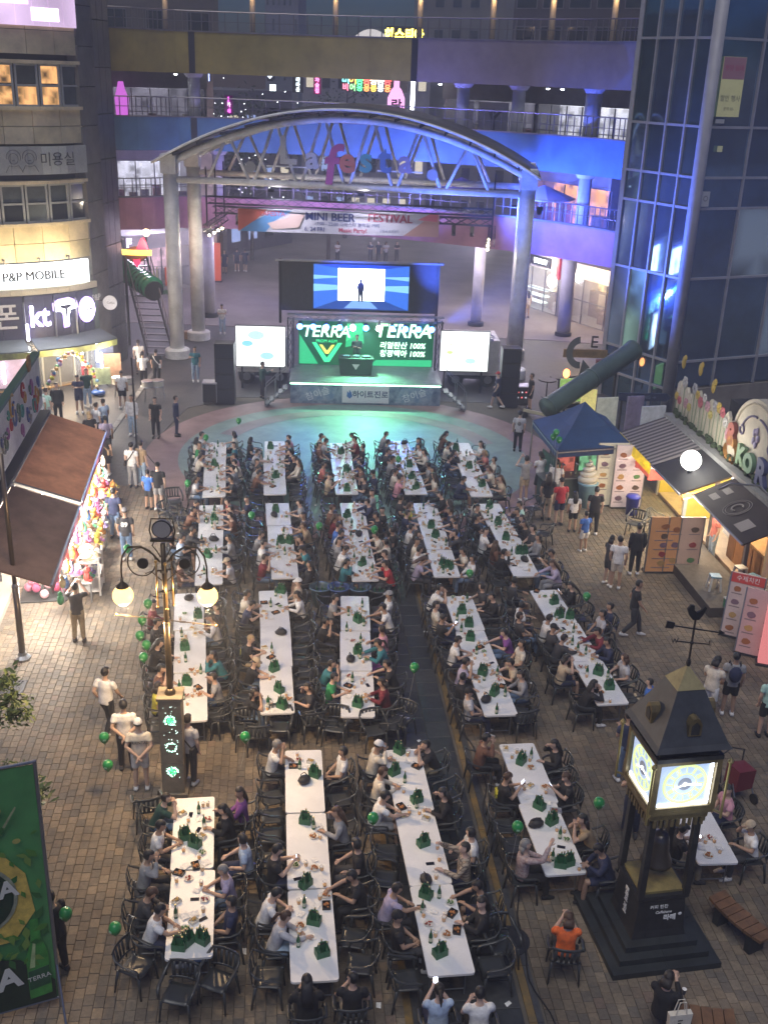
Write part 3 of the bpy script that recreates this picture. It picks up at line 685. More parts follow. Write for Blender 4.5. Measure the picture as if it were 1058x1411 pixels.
def proto_carton(nb):
    t=thing('beer_carton',None,'bottle carton');k=MB()
    for a,d in(((0,0,.006),(.20,.135,.012)),((-.097,0,.065),(.006,.135,.12)),((.097,0,.065),(.006,.135,.12)),((0,-.065,.06),(.188,.006,.105)),((0,.065,.06),(.188,.006,.105))):k.box(a,d)
    k.build('carton_tray',GREEN_BOX,t)
    k=MB();k.prism([(-.10,.012),(.10,.012),(.10,.12),(.055,.25),(-.055,.25),(-.10,.12)],-.004,.004);h=k.build('carton_handle',GREEN_BOX,t)
    k=MB();k.box((0,-.0052,.215),(.07,.001,.028));k.box((0,.0052,.215),(.07,.001,.028));k.build('hand_slot',TRAYK,h)
    for i in range(nb):
        x,y=((-.062,-.035),(0,.035),(.062,-.035),(-.062,.035),(.062,.035))[i]
        b=obj('beer_bottle',BOT[0],None,t,(x,y,.013));obj('crown_cap',BOT[1],None,b)
    index_kids(t);return t
def proto_simple(name,cat,parts):
    t=thing(name,None,cat)
    for n_,mb,m_,sm in parts:mb.build(n_,m_,t,sm)
    index_kids(t);return t
def blobs(n,rx,ry,z,r,seed):
    rnd=random.Random(seed);k=MB()
    for i in range(n):k.ell((rnd.uniform(-rx,rx),rnd.uniform(-ry,ry),z+rnd.uniform(0,.012)),(r*rnd.uniform(.7,1.3),r*rnd.uniform(.7,1.3),r*.8),6,4)
    return k
def cup(fill,foam=True):
    a=MB();a.lathe([(.026,0),(.036,.095),(.0375,.097),(.0355,.095)],n=10)
    b=MB();b.lathe([(.0245,.004),(.0245+.0095*fill,.095*fill)],n=10);P=[('cup_wall',a,CUPM,True),('beer_fill',b,BEER,True)]
    if foam:c=MB();c.lathe([(.0245+.0095*fill,.095*fill+.0005),(.025+.0098*fill,.095*fill+.008)],n=10);P.append(('foam_head',c,FOAM,True))
    return P
def dish(r=.085):k=MB();k.lathe([(r*.62,0),(r*.66,.002),(r,.020),(r*1.02,.022),(r*.97,.021),(r*.62,.005)],n=16);return k
def tray(l=.17,w=.12,h=.035):
    k=MB();k.box((0,0,.003),(l,w,.006))
    for s in(-1,1):k.box((s*l/2,0,h/2),(.005,w,h));k.box((0,s*w/2,h/2),(l-.006,.005,h))
    return k
def napkin(seed,s=.15):
    rnd=random.Random(seed);k=MB();n=4;P=[((i/n-.5)*s,(j/n-.5)*s*.8,.006+rnd.uniform(0,.014)) for j in range(n+1) for i in range(n+1)]
    k.add(P,[(j*(n+1)+i,j*(n+1)+i+1,(j+1)*(n+1)+i+1,(j+1)*(n+1)+i) for j in range(n) for i in range(n)]);return k
def phone():k=MB();k.box((0,0,.005),(.074,.155,.008));g_=MB();g_.box((0,0,.0098),(.066,.145,.0008));return k,g_
def bag(seed,s=1.0):
    rnd=random.Random(seed);k=MB()
    k.ell((0,0,.07*s),(.13*s,.10*s,.075*s),10,6);k.ell((.05*s,.02*s,.05*s),(.11*s,.07*s,.055*s),8,5)
    h_=MB();h_.tube([(-.08*s,0,.11*s),(-.05*s,.03,.19*s),(.03*s,.03,.20*s),(.08*s,0,.12*s)],.009,6);return k,h_
PH=phone()
PROTO={}
def _lunch():
    k=MB();k.box((0,0,.012),(.15,.10,.02));return k
for nm,cat,parts in(
 ('beer_cup','cup',cup(.80)),('beer_cup','cup',cup(.45,False)),
 ('fried_chicken_dish','dish',[('dish',dish(),DISH,True),('chicken_piece',blobs(9,.045,.045,.022,.019,1),FRIED,True)]),
 ('rice_cake_dish','dish',[('dish',dish(.075),DISH,True),('rice_cake',blobs(9,.038,.038,.020,.014,2),SAUCE,True)]),
 ('salad_dish','dish',[('dish',dish(.07),DISH,True),('salad',blobs(9,.035,.035,.020,.016,3),GREENS,True)]),
 ('lunch_tray','food tray',[('tray',tray(),TRAYK,False),('noodle_pile',blobs(10,.055,.035,.016,.02,4),FRIED,True)]),
 ('paper_napkin','napkin',[('napkin_sheet',napkin(5),PAPER,False)]),('paper_napkin','napkin',[('napkin_sheet',napkin(6,.11),PAPER,False)]),
 ('mobile_phone','phone',[('phone_case',PH[0],TRAYK,False),('phone_screen',PH[1],GLASSK,False)]),
 ('hand_bag','bag',[('bag_body',bag(1)[0],M('bag_black',(.018,.018,.02),.6,n=(9,.3)),True),('bag_strap',bag(1)[1],M('bag_black'),True)]),
 ('snack_box','food box',[('box_tray',tray(.13,.10,.05),DISH,False),('chip_pile',blobs(10,.045,.03,.038,.017,7),M('potato_chip',(.55,.36,.12),.7,n=(30,.3)),True)]),
 ('foil_dish','dish',[('foil_tray',tray(.19,.13,.03),M('foil',(.6,.6,.6),.3,.8),False),('stew_filling',blobs(9,.06,.04,.014,.02,8),SAUCE,True)]),
):
    PROTO.setdefault(nm,[]).append(proto_simple(nm,cat,parts))
t_=thing('beer_bottle',None,'bottle');b_=obj('bottle_body',BOT[0],None,t_);obj('crown_cap',BOT[1],None,t_);obj('paper_label',BOT[2],None,t_);index_kids(t_);PROTO['beer_bottle']=[t_]
PROTO['beer_carton']=[proto_carton(5),proto_carton(3)]
used_proto=set()
def put(nm,x,y,rz,label,group,z=TZ):
    ps=PROTO[nm];p=random.choice(ps)
    if p.name in used_proto:o=copy_tree(p)
    else:o=p;used_proto.add(p.name)
    o.location=(x,y,z);o.rotation_euler=(0,0,rz);o.scale=(1.15,)*3 if 'phone' not in nm else(1,)*3;tag(o,label,None,group);return o
CARTONS={'4A':[(255,1152),(269,1162),(247,1303),(259,1296),(279,1294)],'4B':[(434,1066),(421,1130),(421,1217),(433,1268),(444,1312)],'4C':[(550,1033),(543,1063),(574,1101),(583,1161),(587,1232),(606,1312)],
 '4D':[(718,1048),(743,1110),(760,1131),(772,1190),(782,1188)],'3A':[(273,848),(258,940),(255,892)],'3B':[(389,814),(378,921),(385,950),(389,972)],'3C':[(493,854),(493,897),(493,970)],
 '3D':[(636,842),(646,860),(648,879),(665,926),(681,954)],'3E':[(763,829),(792,849),(770,848),(824,926),(839,946)],'2A':[(296,715),(287,765)],'2B':[(380,703),(387,746),(401,746)],'2C':[(478,710),(499,776)],
 '2D':[(594,725),(600,738),(610,778),(619,781)],'2E':[(674,698),(686,720),(697,741),(715,760),(733,760)],'1A':[(296,640)],'1B':[(373,616),(380,656)],'1C':[(470,623),(478,648),(478,674)],
 '1D':[(564,641),(567,657),(573,671)],'1E':[(628,618),(646,643),(664,668)]}
random.seed(21)
for key,r in RUN.items():
    tot=r['L']*r['n'];taken=[]
    rows=[]
    for px,py in CARTONS.get(key,[]):
        P=gp(px,py,TZ+.06);rel=V((P.x,P.y,0))-r['A'];al=min(max(rel.dot(r['d']),.12),tot-.12);ac=min(max(rel.dot(r['left']),-.26),.26);rows.append((al,ac))
    rows.sort()
    for i,(al,ac) in enumerate(rows):
        P=r['A']+r['d']*al+r['left']*ac;taken.append((al,ac,.15))
        put('beer_carton',P.x,P.y,r['rz']+random.uniform(-.9,.9),'green bottle carton, %s from the stage on %s'%(ORD[i],r['name']),'green bottle cartons on the tables')
    def spotfor(rad,side=None):
        for _ in range(30):
            al=random.uniform(.1,tot-.1);ac=random.uniform(-.30,.30)
            if side:ac=random.uniform(.12,.30)*(1 if side=='L' else-1)
            if all((al-a)**2+(ac-b)**2>(rad+c)**2 for a,b,c in taken):taken.append((al,ac,rad));return r['A']+r['d']*al+r['left']*ac
        return None
    for side,al0,_ in[s for s in r['seats'] if s[0] in 'LR']:pass
    seated=[(sd,al) for sd,al,ac in r['seats'] if abs(ac)>.01 and sd in 'LR' and 0<al<tot]
    def near(sd,al,rad):
        for _ in range(14):
            a2=min(max(al+random.uniform(-.28,.28),.08),tot-.08);ac=random.uniform(.05,.27)*(1 if sd=='L' else-1)
            if all((a2-a)**2+(ac-b)**2>(rad+c)**2 for a,b,c in taken):taken.append((a2,ac,rad));return r['A']+r['d']*a2+r['left']*ac
    bag_=[]
    def drop(nm,P,lab,grp):
        if P is not None:bag_.append((lab,(P-r['A']).dot(r['d']),nm,P,grp))
    for sd,al in seated:
        drop('beer_cup',near(sd,al,.045),'clear cup of amber beer','beer cups')
        if random.random()<.45:drop('beer_cup',near(sd,al,.045),'clear cup of amber beer','beer cups')
        if random.random()<.8:drop('paper_napkin',near(sd,al,.07),'crumpled white paper napkin','paper napkins')
        if random.random()<.95:
            nm=random.choice(('fried_chicken_dish','rice_cake_dish','salad_dish','snack_box'))
            drop(nm,near(sd,al,.09),{'fried_chicken_dish':'paper dish of fried chicken','rice_cake_dish':'dish of red rice cakes','salad_dish':'small dish of green salad','snack_box':'open box of golden chips'}[nm],{'fried_chicken_dish':'chicken dishes','rice_cake_dish':'rice cake dishes','salad_dish':'salad dishes','snack_box':'chip boxes'}[nm])
        if random.random()<.5:drop('beer_bottle',near(sd,al,.045),'single green beer bottle','loose bottles')
        if random.random()<.3:drop('mobile_phone',near(sd,al,.07),'dark phone lying flat','phones')
        if random.random()<.4:drop('lunch_tray',near(sd,al,.10),'black food tray with noodles','black food trays')
    if random.random()<.7:drop('hand_bag',spotfor(.14),'soft black bag set down','black bags')
    if random.random()<.5:drop('foil_dish',spotfor(.11),'foil dish of red stew','foil dishes')
    bag_.sort(key=lambda e:e[:2]);cnt={}
    for lab,al,nm,P,grp in bag_:
        i=cnt[lab]=cnt.get(lab,-1)+1;put(nm,P.x,P.y,random.uniform(0,6.28),'%s, %s from stage on %s'%(lab,ORD[i],r['name']),grp+' on '+r['name'])
for ps in PROTO.values():
    for p in ps:
        if p.name not in used_proto:
            for c_ in list(p.children):bpy.data.objects.remove(c_)
            bpy.data.objects.remove(p)
# phones held up by seated guests
for pxy,w in(((406,1172),'front row table two'),((706,1068),'front row table four'),((773,1069),'front row table four right side'),((605,1362),'near end of front row table three'),((948,1143),'front row table five'),((611,851),'third row table four'),((782,806),'third row table five'),((460,655),'stage row table three'),((764,763),'second row table five')):
    t0=SPECIAL[pxy];rz=t0.rotation_euler.z
    off=V((0,.335,.99));off=Matrix.Rotation(rz,3,'Z')@off
    ph=thing('mobile_phone','glowing phone in the hands of guest at '+w,'phone',t0.location+off,rz,'phones held by guests');ph.rotation_euler=(R(-35),0,rz)
    k=MB();k.box((0,.004,.0),(.078,.009,.158));k.build('phone_case',TRAYK,ph)
    k=MB();k.box((0,-.0012,.0),(.070,.001,.148));k.build('phone_screen',SCREEN,ph)
# printed shirts
YEL=M('print_yellow',(.75,.70,.05),.7);WHT=M('print_white',(.75,.75,.73),.7);INK=M('print_black',(.015,.015,.017),.7)
text('shirt_print','#',.34,YEL,SPECIAL[(706,1068)],(0,-.195,.80),(R(86),0,0),.004,bold=.012)
text('shirt_print','####',.13,YEL,SPECIAL[(346,879)],(0,-.195,.82),(R(84),0,0),.004)

# ------------------------------------------------------------------ people on their feet
def stand(px,py,face,pose,shirt,hair,label,pants='charcoal',sl='s',leg='l',sc_=1.0,shoe=None,z=0):
    P=gp(px,py,z);P.z=z
    return person(P.x,P.y,R(face),pose,shirt,label,hair,pants,sl,leg,sc_*1.03,'people on their feet',z=z,shoe=shoe)
# face: 0 = away towards the stage, 90 = left, -90 = right, 180 = towards us
ST={}
for key,a in dict(
 cam=(110,884,5,'photo','charcoal','short black','person in dark tee and khaki trousers, arms raised to film','khaki'),
 whitewalk=(150,1012,-20,'walk','white','fluffy black','person in white tee and black trousers walking left of lamp pedestal','black'),
 whiteback=(176,1060,10,'behind','white','fluffy black','person in white tee clasping hands behind, black trousers','black'),
 jersey=(196,1088,8,'behind','cream','white cap','person in cream jersey and white knee trousers with white cap','white','s','s'),
 cross=(262,1080,-25,'stand','pale-grey','short dark','person with crossbody strap right of lamp pedestal','charcoal'),
 string=(84,1342,60,'look','black','fluffy black','person in all black holding balloon string beside green banner','black'),
 n89=(176,772,3,'stand','charcoal','grey cap','person in dark jersey with white number 89 and grey cap','denim'),
 navyL=(160,742,-5,'stand','navy','short black','person in navy tee standing ahead of the number jersey','denim'),
 bluekid=(206,702,-15,'stand','blue','short black','child in bright blue tee beside person in black tee','charcoal','s','s',.84),
 blackdad=(220,703,-8,'stand','black','black cap','person in black tee and grey shorts beside child in blue','grey','s','s'),
 whitebag=(184,672,-12,'stand','white','short black','person in white shirt with black bag strap, grey trousers','grey'),
 tanside=(197,670,-30,'stand','tan','short dark','person in tan tee and pale jeans by tripod','pale-denim'),
 dress=(147,655,-5,'stand','black','long black','person in short black dress with tan shoulder bag','black','s','d'),
 lav=(149,632,10,'stand','lavender','short black','person in lavender shirt by the striped kiosk awning','black'),
 blond=(127,626,30,'stand','black','bob blond','person in black printed tee with blond hair near kiosk','black'),
 wht2=(136,612,-40,'stand','white','short black','person in white tee between blond and blue shirted people','charcoal'),
 blu2=(146,606,60,'stand','light-blue','short black','person in pale blue shirt facing the kiosk group','denim'),
 allblack=(216,603,175,'stand','black','short black','person in all black standing on rose paint, facing us','black'),
 navys=(244,601,-80,'stand','navy','short dark','person in navy suit standing on rose painted ring','navy','l'),
 wshorts=(170,563,5,'stand','white','crop black','person in white tee and black shorts by drums','black','s','s'),
 pole=(184,600,170,'stand','pale-grey','long dark','person in pale top and jeans beside dark pole','pale-denim','l'),
 bagb=(217,530,0,'stand','black','short black','person in black with white shoulder bag near left arch column','black'),
 wht3=(193,516,15,'stand','white','tail black','person in white top leaning near green stair tube','charcoal'),
 drum=(199,534,0,'point','white','tail black','person in white tee carrying white drums','black'),
 teal=(270,526,190,'point','teal','short black','person in teal shirt and pale jeans by left speaker stack','pale-denim'),
 kid=(307,460,185,'look','white','short dark','person in white tee and jeans behind left screen','pale-denim'),
 pnavy=(111,569,185,'look','navy','short black','person in navy tee and shorts outside phone shop','navy','s','s'),
 pteal=(122,560,200,'stand','dark-green','short dark','person in dark green top and pale jeans outside phone shop','pale-denim'),
 pblk=(82,582,200,'stand','black','tail black','person in black holding white bag outside phone shop','black','l'),
 pw1=(58,594,20,'stand','white','short black','person in white tee half hidden behind striped awning','grey'),
 pw2=(68,590,-30,'stand','mint','short dark','person in mint top half hidden behind striped awning','grey'),
 far1=(327,374,5,'stand','navy','short black','person in navy walking away on far street, left','navy','s','s'),
 far2=(338,375,0,'walk','navy','short black','person in navy with white towel on far street','navy','s','s'),
 far3=(310,377,170,'stand','navy','long black','person in dark dress beside far left column','navy','s','d'),
 fshop1=(712,440,160,'stand','charcoal','long dark','person in dark clothes outside bright dessert shop','charcoal','l'),
 fshop2=(725,438,20,'stand','cream','long black','person in cream top outside bright dessert shop','beige','s','s'),
 stepl=(362,549,-60,'point','dark-green','short dark','person in dark green at left stage steps','black','l'),
 redcap=(684,563,60,'walk','navy','red cap','person in navy with red cap by right speaker stack','navy','s','s'),
 case=(729,565,100,'stand','black','short black','person in black beside flight case','black','s','s'),
 owl=(712,622,-8,'stand','pale-grey','short black','person in pale shirt with round back print on apron','black'),
 greyph=(720,690,20,'photo','grey','short black','person in grey shirt filming with raised phone','beige','s','s'),
 wskirt=(741,685,30,'look','white','bob black','person in white tee and long black skirt by tent','black','s','k'),
 wtent=(762,696,-20,'stand','white','short black','person in white shirt at the tent counter','grey'),
 redtop=(768,724,15,'stand','red','black cap','person in red top and navy shorts at tent queue','navy','s','s'),
 bshort=(751,716,-10,'stand','black','long dark','person in black tee and beige shorts in tent queue','beige','s','s'),
 wgirl=(787,733,5,'stand','white','long black','child in white top and black shorts by menu boards','black','s','s',.85),
 btee=(815,737,-5,'stand','black','short black','person in black tee facing the menu boards','black'),
 blkid=(802,760,25,'stand','blue','short black','child in blue tee and white shorts by menu boards','white','s','s',.82),
 couple1=(846,811,-15,'stand','white','short black','person in white tee, black belt bag and white shorts','cream','s','s'),
 couple2=(835,806,-60,'fold','charcoal','bob black','person in dark clothes close behind white tee','charcoal','s','s',.95),
 bjack=(872,792,2,'stand','black','short black','person in black long sleeves outside yellow stall','black','l'),
 walker=(868,877,-95,'walk','black','short black','person in black tee walking right with mask','charcoal'),
 backp=(1000,985,-10,'stand','grey','short black','person in grey tee wearing navy backpack','black','s','s'),
 beside=(972,992,-40,'look','cream','bob black','person in cream top beside backpack wearer','white','s','s'),
 mint=(1050,1015,5,'stand','mint','short black','person in mint tee at right edge','black','s','s'),


 clocknavy=(856,1075,20,'look','navy','short black','person in navy tee left of clock housing','denim'),
 clockph=(866,1150,170,'photo','black','short dark','person in black filming beside clock tower','navy'),
 kidblue=(886,1005,60,'stand','blue','short black','child in blue behind clock roof','navy','s','s',.8),
 worker=(978,772,95,'stand','coral','bob dark','person in coral top and jeans serving inside bright kiosk','pale-denim'),
).items():ST[key]=stand(*a)
for k_,px,py,rz,a in(('orange',783,1264,-4,('phone','orange','person in orange tee with black bag strap, seated alone facing away','bob brown','charcoal')),('tote',921,1346,-35,('phone','black','person in black sitting with white tote at foot of clock','bob dark','black','l'))):
    P=gp(px,py,1.2);f=V((-math.sin(R(rz)),math.cos(R(rz)),0));P=P-f*head_off(a[0]).y;ST[k_]=person(P.x,P.y,R(rz),*a)
    if k_=='orange':chair(P.x,P.y-.02,R(rz),'dark plastic armchair under the person in orange','occupied plastic armchairs')
text('jersey_number','89',.20,WHT,ST['n89'],(0,-.138,1.22),(R(90),0,0),.003,bold=.008)
text('back_print','ORIENTAL',.085,INK,ST['jersey'],(0,-.140,1.24),(R(90),0,0),.003)
k=MB();k.ell((0,-.135,1.2),(.075,.012,.085),12,7);k.build('back_print',M('print_grey',(.16,.16,.17),.7),ST['owl'],True)
def strap(p,m_,bagc=None,hip=1):
    k=MB();k.tube([(-.13*hip,-.085,1.40),(-.02*hip,-.145,1.2),(.16*hip,-.10,.98)],.011,6,rx=[.02]*3);k.build('bag_strap',m_,p)
    if bagc:k=MB();k.box((.19*hip,-.08,.93),(.07,.22,.17));k.build('shoulder_bag',bagc,p)
KB=cloth('black')
strap(ST['cross'],KB,KB);strap(ST['whitebag'],KB,KB,-1);strap(ST['dress'],cloth('tan'),cloth('tan'));strap(ST['bagb'],cloth('white'),cloth('white'));strap(ST['pblk'],cloth('white'),cloth('white'))
k=MB();k.ell((0,-.20,1.22),(.15,.085,.21),12,8);bpk=k.build('backpack',cloth('navy'),ST['backp'],True)
for s in(-1,1):
    k=MB();k.tube([(s*.10,-.13,1.42),(s*.12,.05,1.45),(s*.12,.13,1.3),(s*.13,.02,1.08)],.015,6);k.build('backpack_strap',cloth('black'),ST['backp'],True)
P=ST['tote'].location;tt=thing('tote_bag','white cotton tote bag hanging by person below the clock','bag',P+V((.16,-.34,.46)),R(10))
k=MB();k.prism([(-.17,0),(.17,0),(.19,.38),(-.19,.38)],-.05,.05);k.build('bag_body',M('tote_canvas',(.66,.62,.52),.9,n=(8,.1),bump=.2),tt)
for s in(-1,1):k=MB();k.tube([(-.09,s*.04,.37),(-.05,s*.03,.62),(.05,s*.03,.62),(.09,s*.04,.37)],.01,6);k.build('handle',MATS['tote_canvas'],tt)
for i in range(4):k=MB();k.box((0.0+.02*math.sin(i*2),-.0525,.10+.055*i),(.06+.02*(i%2),.003,.022));k.build('ink_mark',INK,tt)
# balloons on strings
BAL=M('balloon_green',(.02,.26,.06),.28,spec=.6)
bk_=MB();bk_.lathe([(.004,-.02),(.018,-.015),(.01,0),(.05,.03),(.105,.10),(.135,.18),(.135,.235),(.105,.30),(.06,.335),(.0,.345)],n=16);BALM=bk_.mesh('balloon_skin',BAL,True)
kk=MB();kk.prism([(-.04,.17),(.04,.17),(.035,.215),(-.035,.215)],-.140,-.132);BPM=kk.mesh('white_print',M('balloon_print',(.35,.6,.38),.4))
sm=M('balloon_string',(.45,.45,.42),.6)
def balloon(px,py,z,label,tie=None,s=.78):
    P=gp(px,py,z+.18*s);t=thing('balloon',label,'balloon',(P.x,P.y,z),0,'green party balloons');t.scale=(s,)*3
    obj('balloon_skin',BALM,None,t);obj('white_print',BPM,None,t,rot=(0,0,random.uniform(-.6,.6)))
    end=V(tie) if tie else V((P.x+random.uniform(-.15,.15),P.y+random.uniform(-.1,.1),.75))
    e=(end-V((P.x,P.y,z)))/s;m_=e*.5+V((0,0,-.12));k=MB();k.tube([V((0,0,0)),e*.25+V((0,0,-.05)),m_,e*.75+V((0,0,-.08)),e],.0035,4);k.build('string',sm,t)
for px,py,z,w in((329,580,1.2,'floating alone over the mint apron'),(347,710,1.5,'above second row table one, right side'),(259,666,1.1,'at the left of stage row table one'),(440,725,1.5,'over the gap before second row table three'),(516,730,1.6,'on right of second row table three'),
  (647,790,1.2,'at the near end of second row table four'),(571,920,1.6,'over the dark central aisle'),(338,1016,1.3,'between third row and front row, above paving'),(514,1128,1.3,'left of front row table three'),(713,1140,1.5,'left of front row table four'),(825,1107,1.5,'right of front row table four by the clock'),
  (144,1017,1.2,'upper of two beside person in white tee'),(149,1055,.9,'lower of two beside person in white tee'),(159,1280,.9,'beside the chair left of front row table one'),(91,1260,1.2,'held on a string by person in black'),(204,832,2.0,'topmost of the bunch left of lamp post'),(196,855,1.8,'second down in the bunch left of lamp post'),
  (193,876,1.6,'third down in the bunch left of lamp post'),(202,889,1.45,'fourth down in the bunch left of lamp post'),(198,906,1.3,'lowest of the bunch left of lamp post'),(176,756,1.9,'by the legs of the number jersey'),(808,822,1.2,'beside chair right of third row table five'),(549,633,1.4,'over stage row table four'),(284,603,1.2,'behind guest at stage row table one'),
  (762,602,2.6,'left of three tied to the blue tent'),(770,606,2.5,'right of three tied to the blue tent'),(766,596,2.8,'top of three tied to the blue tent')):
    balloon(px,py,z,'green balloon '+w,tie=(ST['string'].location+V((.1,.2,1.1))) if px==91 else None)
# round tubs of ice between the rows
for px,py,c_ in((441,826,(.10,.16,.2)),(466,826,(.06,.11,.30)),(495,826,(.10,.17,.28)),(521,828,(.05,.06,.07))):
    P=gp(px,py,.3);t=thing('ice_tub','round %s plastic tub at the far end of third row table three'%{.2:'grey-green',.3:'blue',.28:'pale blue',.07:'charcoal'}[c_[2]],'tub',(P.x,P.y+.25,0),0,'plastic tubs')
    k=MB();k.lathe([(.22,.0),(.30,.55),(.33,.56),(.33,.60),(.30,.60),(.28,.52),(.24,.30)],n=20);k.build('tub_wall',M('tub_%d'%px,c_,.3,n=(4,.2)),t,True)
    k=MB();k.lathe([(.262,.42),(.0,.43)],n=16);k.build('water_surface',M('tub_water',(.05,.08,.09),.05),t)
    for q in range(5):k=MB();k.tube([(.12*math.cos(q*1.3),.12*math.sin(q*1.3),.40),(.14*math.cos(q*1.3),.14*math.sin(q*1.3),.56)],[.03,.012],8);k.build('beer_bottle',BOTTLE,t,True)
# ------------------------------------------------------------------ stage, screens, speakers
SRZ=.05;S0=V((-1.05,47.45,0))
def S(u,v,z=0):c,s=math.cos(SRZ),math.sin(SRZ);return V((S0.x+u*c-v*s,S0.y+u*s+v*c,z))
ALU=M('truss_aluminium',(.30,.31,.33),.35,.8);BLK=M('matt_black',(.014,.014,.016),.6,n=(6,.3));DKM=M('dark_metal',(.04,.042,.05),.5,.5)
WSTEEL=M('white_steel',(.78,.79,.78),.5,n=(1.6,.22),bump=.05)
def screen_frame(t,w,h,d=.12):
    k=MB();k.box((0,d/2+.01,h/2),(w+.06,d,h+.06));k.build('cabinet',BLK,t)
st=thing('stage','low concert stage with lit green floor and printed skirt','stage',S(0,0),SRZ)
k=MB();k.box((0,1.55,.98),(7.0,3.1,.10));k.build('deck',M('stage_deck',(.13,.14,.135),.45,n=(3,.3)),st)
for i in range(5):
    for v in(.15,1.5,2.9):k=MB();k.cyl((-3.3+1.65*i,v,0),(-3.3+1.65*i,v,.93),.04,n=8);k.build('leg',ALU,st)
k=MB();k.box((0,-.03,.475),(6.9,.03,.90));sk=k.build('skirt',M('skirt_print',(.30,.36,.44),.7,n=(2.6,.6,(.05,.09,.17))),st)
for x0,tx,c_ in((-2.2,'참이슬',(.5,.55,.6)),(2.25,'참이슬',(.55,.6,.62))):
    k=MB();k.prism([(x0-.9,.12),(x0+.7,.2),(x0+.9,.8),(x0-.6,.82)],-.056,-.050);k.build('printed_panel',M('skirt_panel',(.32,.38,.44),.6,n=(3.5,.5,(.12,.2,.34))),st)
    text('printed_word',tx,.42,M('skirt_white',(.7,.72,.72),.6),st,(x0,-.060,.48),(R(90),R(-20),0),.003)
k=MB();k.box((.0,-.062,.50),(2.15,.02,.80));pn=k.build('name_panel',M('panel_white',(.72,.73,.74),.6),st)
text('name_lettering','하이트진로',.36,M('navy_ink',(.02,.035,.14),.6),st,(.22,-.075,.49),ext=.003,bold=.008)
k=MB();k.prism([(-.86,.40),(-.72,.30),(-.60,.42),(-.66,.60),(-.74,.72),(-.76,.56),(-.84,.66)],-.078,-.072);k.build('name_emblem',M('emblem_blue',(.03,.12,.40),.5),st)
k=MB();k.box((0,-.05,.955),(6.9,.02,.05));k.build('light_strip',E('strip_green',(.45,1.0,.62),5),st)
def stairs(u,label,sgn):
    t=thing('stage_stairs',label,'stairs',S(u,-.05),SRZ)
    for i in range(5):k=MB();k.box((sgn*(.9-.2*i),-.45,.18*(i+1)-.02),(.22,.75,.04));k.build('tread',DKM,t)
    for y in(-.08,-.82):
        k=MB();k.bar((sgn*1.0,y,.08),(sgn*0.05,y,.92),.05);k.build('stringer',ALU,t)
        k=MB();k.tube([(sgn*1.0,y,.1),(sgn*1.0,y,.95),(sgn*.05,y,1.85),(sgn*.05,y,.95)],.022,6);k.tube([(sgn*.55,y,.5),(sgn*.55,y,1.38)],.018,6);k.build('handrail',ALU,t)
stairs(-3.55,'aluminium steps with handrails left of the stage',-1);stairs(3.55,'aluminium steps with handrails right of the stage',1)
# LED backdrop
bd=thing('led_backdrop','green glowing backdrop wall with big white lettering behind the performer','backdrop',S(.05,3.15,1.02),SRZ)
BW,BH=6.5,2.15
k=MB();k.box((0,.06,BH/2),(BW,.1,BH));k.build('panel',E('bd_dark',(.004,.12,.04),.5),bd)
def fig(name,pts,m_,par,y=-.004):k=MB();k.prism(pts,y-.004,y);return k.build(name,m_,par)
EG=E('bd_green',(.04,.75,.25),1.2);EG2=E('bd_mid',(.02,.36,.14),1.0);EW=E('bd_white',(.55,1.0,.70),1.6)
fig('green_shape',[(-3.2,.05),(-2.3,.05),(-3.2,1.5)],EG2,bd);fig('green_shape',[(-2.6,1.1),(-2.0,.15),(-1.75,.15),(-1.15,1.1),(-1.35,1.1),(-1.88,.35),(-2.4,1.1)],EG,bd)
fig('green_shape',[(-2.25,1.0),(-1.95,.55),(-1.8,.55),(-1.5,1.0),(-1.65,1.0),(-1.88,.7),(-2.1,1.0)],E('bd_gold',(.6,.6,.1),1.2),bd)
fig('green_shape',[(.2,.02),(3.2,.02),(3.2,.35),(.5,.3)],EG2,bd);fig('green_shape',[(-1.0,.9),(-.1,1.1),(-.2,2.1),(-.9,2.0)],EG2,bd)
for i in range(9):k=MB();k.tube([(-.95+.09*i,-.010,1.2+.05*i),(-.9+.09*i,-.010,2.05)],.014,4);k.build('hop_sketch',EG,bd)
text('backdrop_word','TERRA',.78,EW,bd,(-1.95,-.012,1.62),ext=.004,shear=.18,bold=.012,sx=1.0);text('backdrop_word','FROM AGM',.20,EG,bd,(-1.9,-.012,1.17),ext=.004)
text('backdrop_word','TERRA',.92,EW,bd,(1.75,-.012,1.72),ext=.004,shear=.18,bold=.014);text('backdrop_word','리얼탄산 100%',.36,EW,bd,(1.75,-.012,1.02),ext=.004,shear=.15,bold=.008);text('backdrop_word','청정맥아 100%',.36,EW,bd,(1.75,-.012,.62),ext=.004,shear=.15,bold=.008)
# upper screen
us=thing('upper_screen','large upper video wall showing a figure in a bright blue tunnel','screen',S(-.35,3.2,3.62),SRZ)
k=MB();k.box((0,.1,1.15),(7.3,.16,2.3));k.build('cabinet',M('screen_dark',(.03,.032,.045),.35,n=(5,.3)),us)
def sf(name,pts,col,s,y=0):return fig(name,pts,E('scr_%s_%d'%(name,int(col[0]*99+col[1]*9+s*10)),col,s),us,.012+y)
px0,px1=-2.15,2.35
sf('screen_picture',[(px0,.12),(px1,.12),(px1,2.22),(px0,2.22)],(.01,.06,.50),.7)
sf('tunnel_wall',[(px0,.12),(-1.0,.55),(-1.0,2.05),(px0,2.22)],(.03,.14,.62),.8,-.006);sf('tunnel_wall',[(px1,.12),(1.2,.55),(1.2,2.05),(px1,2.22)],(.03,.14,.62),.8,-.006)
sf('tunnel_floor',[(px0,.12),(px1,.12),(1.2,.55),(-1.0,.55)],(.015,.07,.35),.6,-.006)
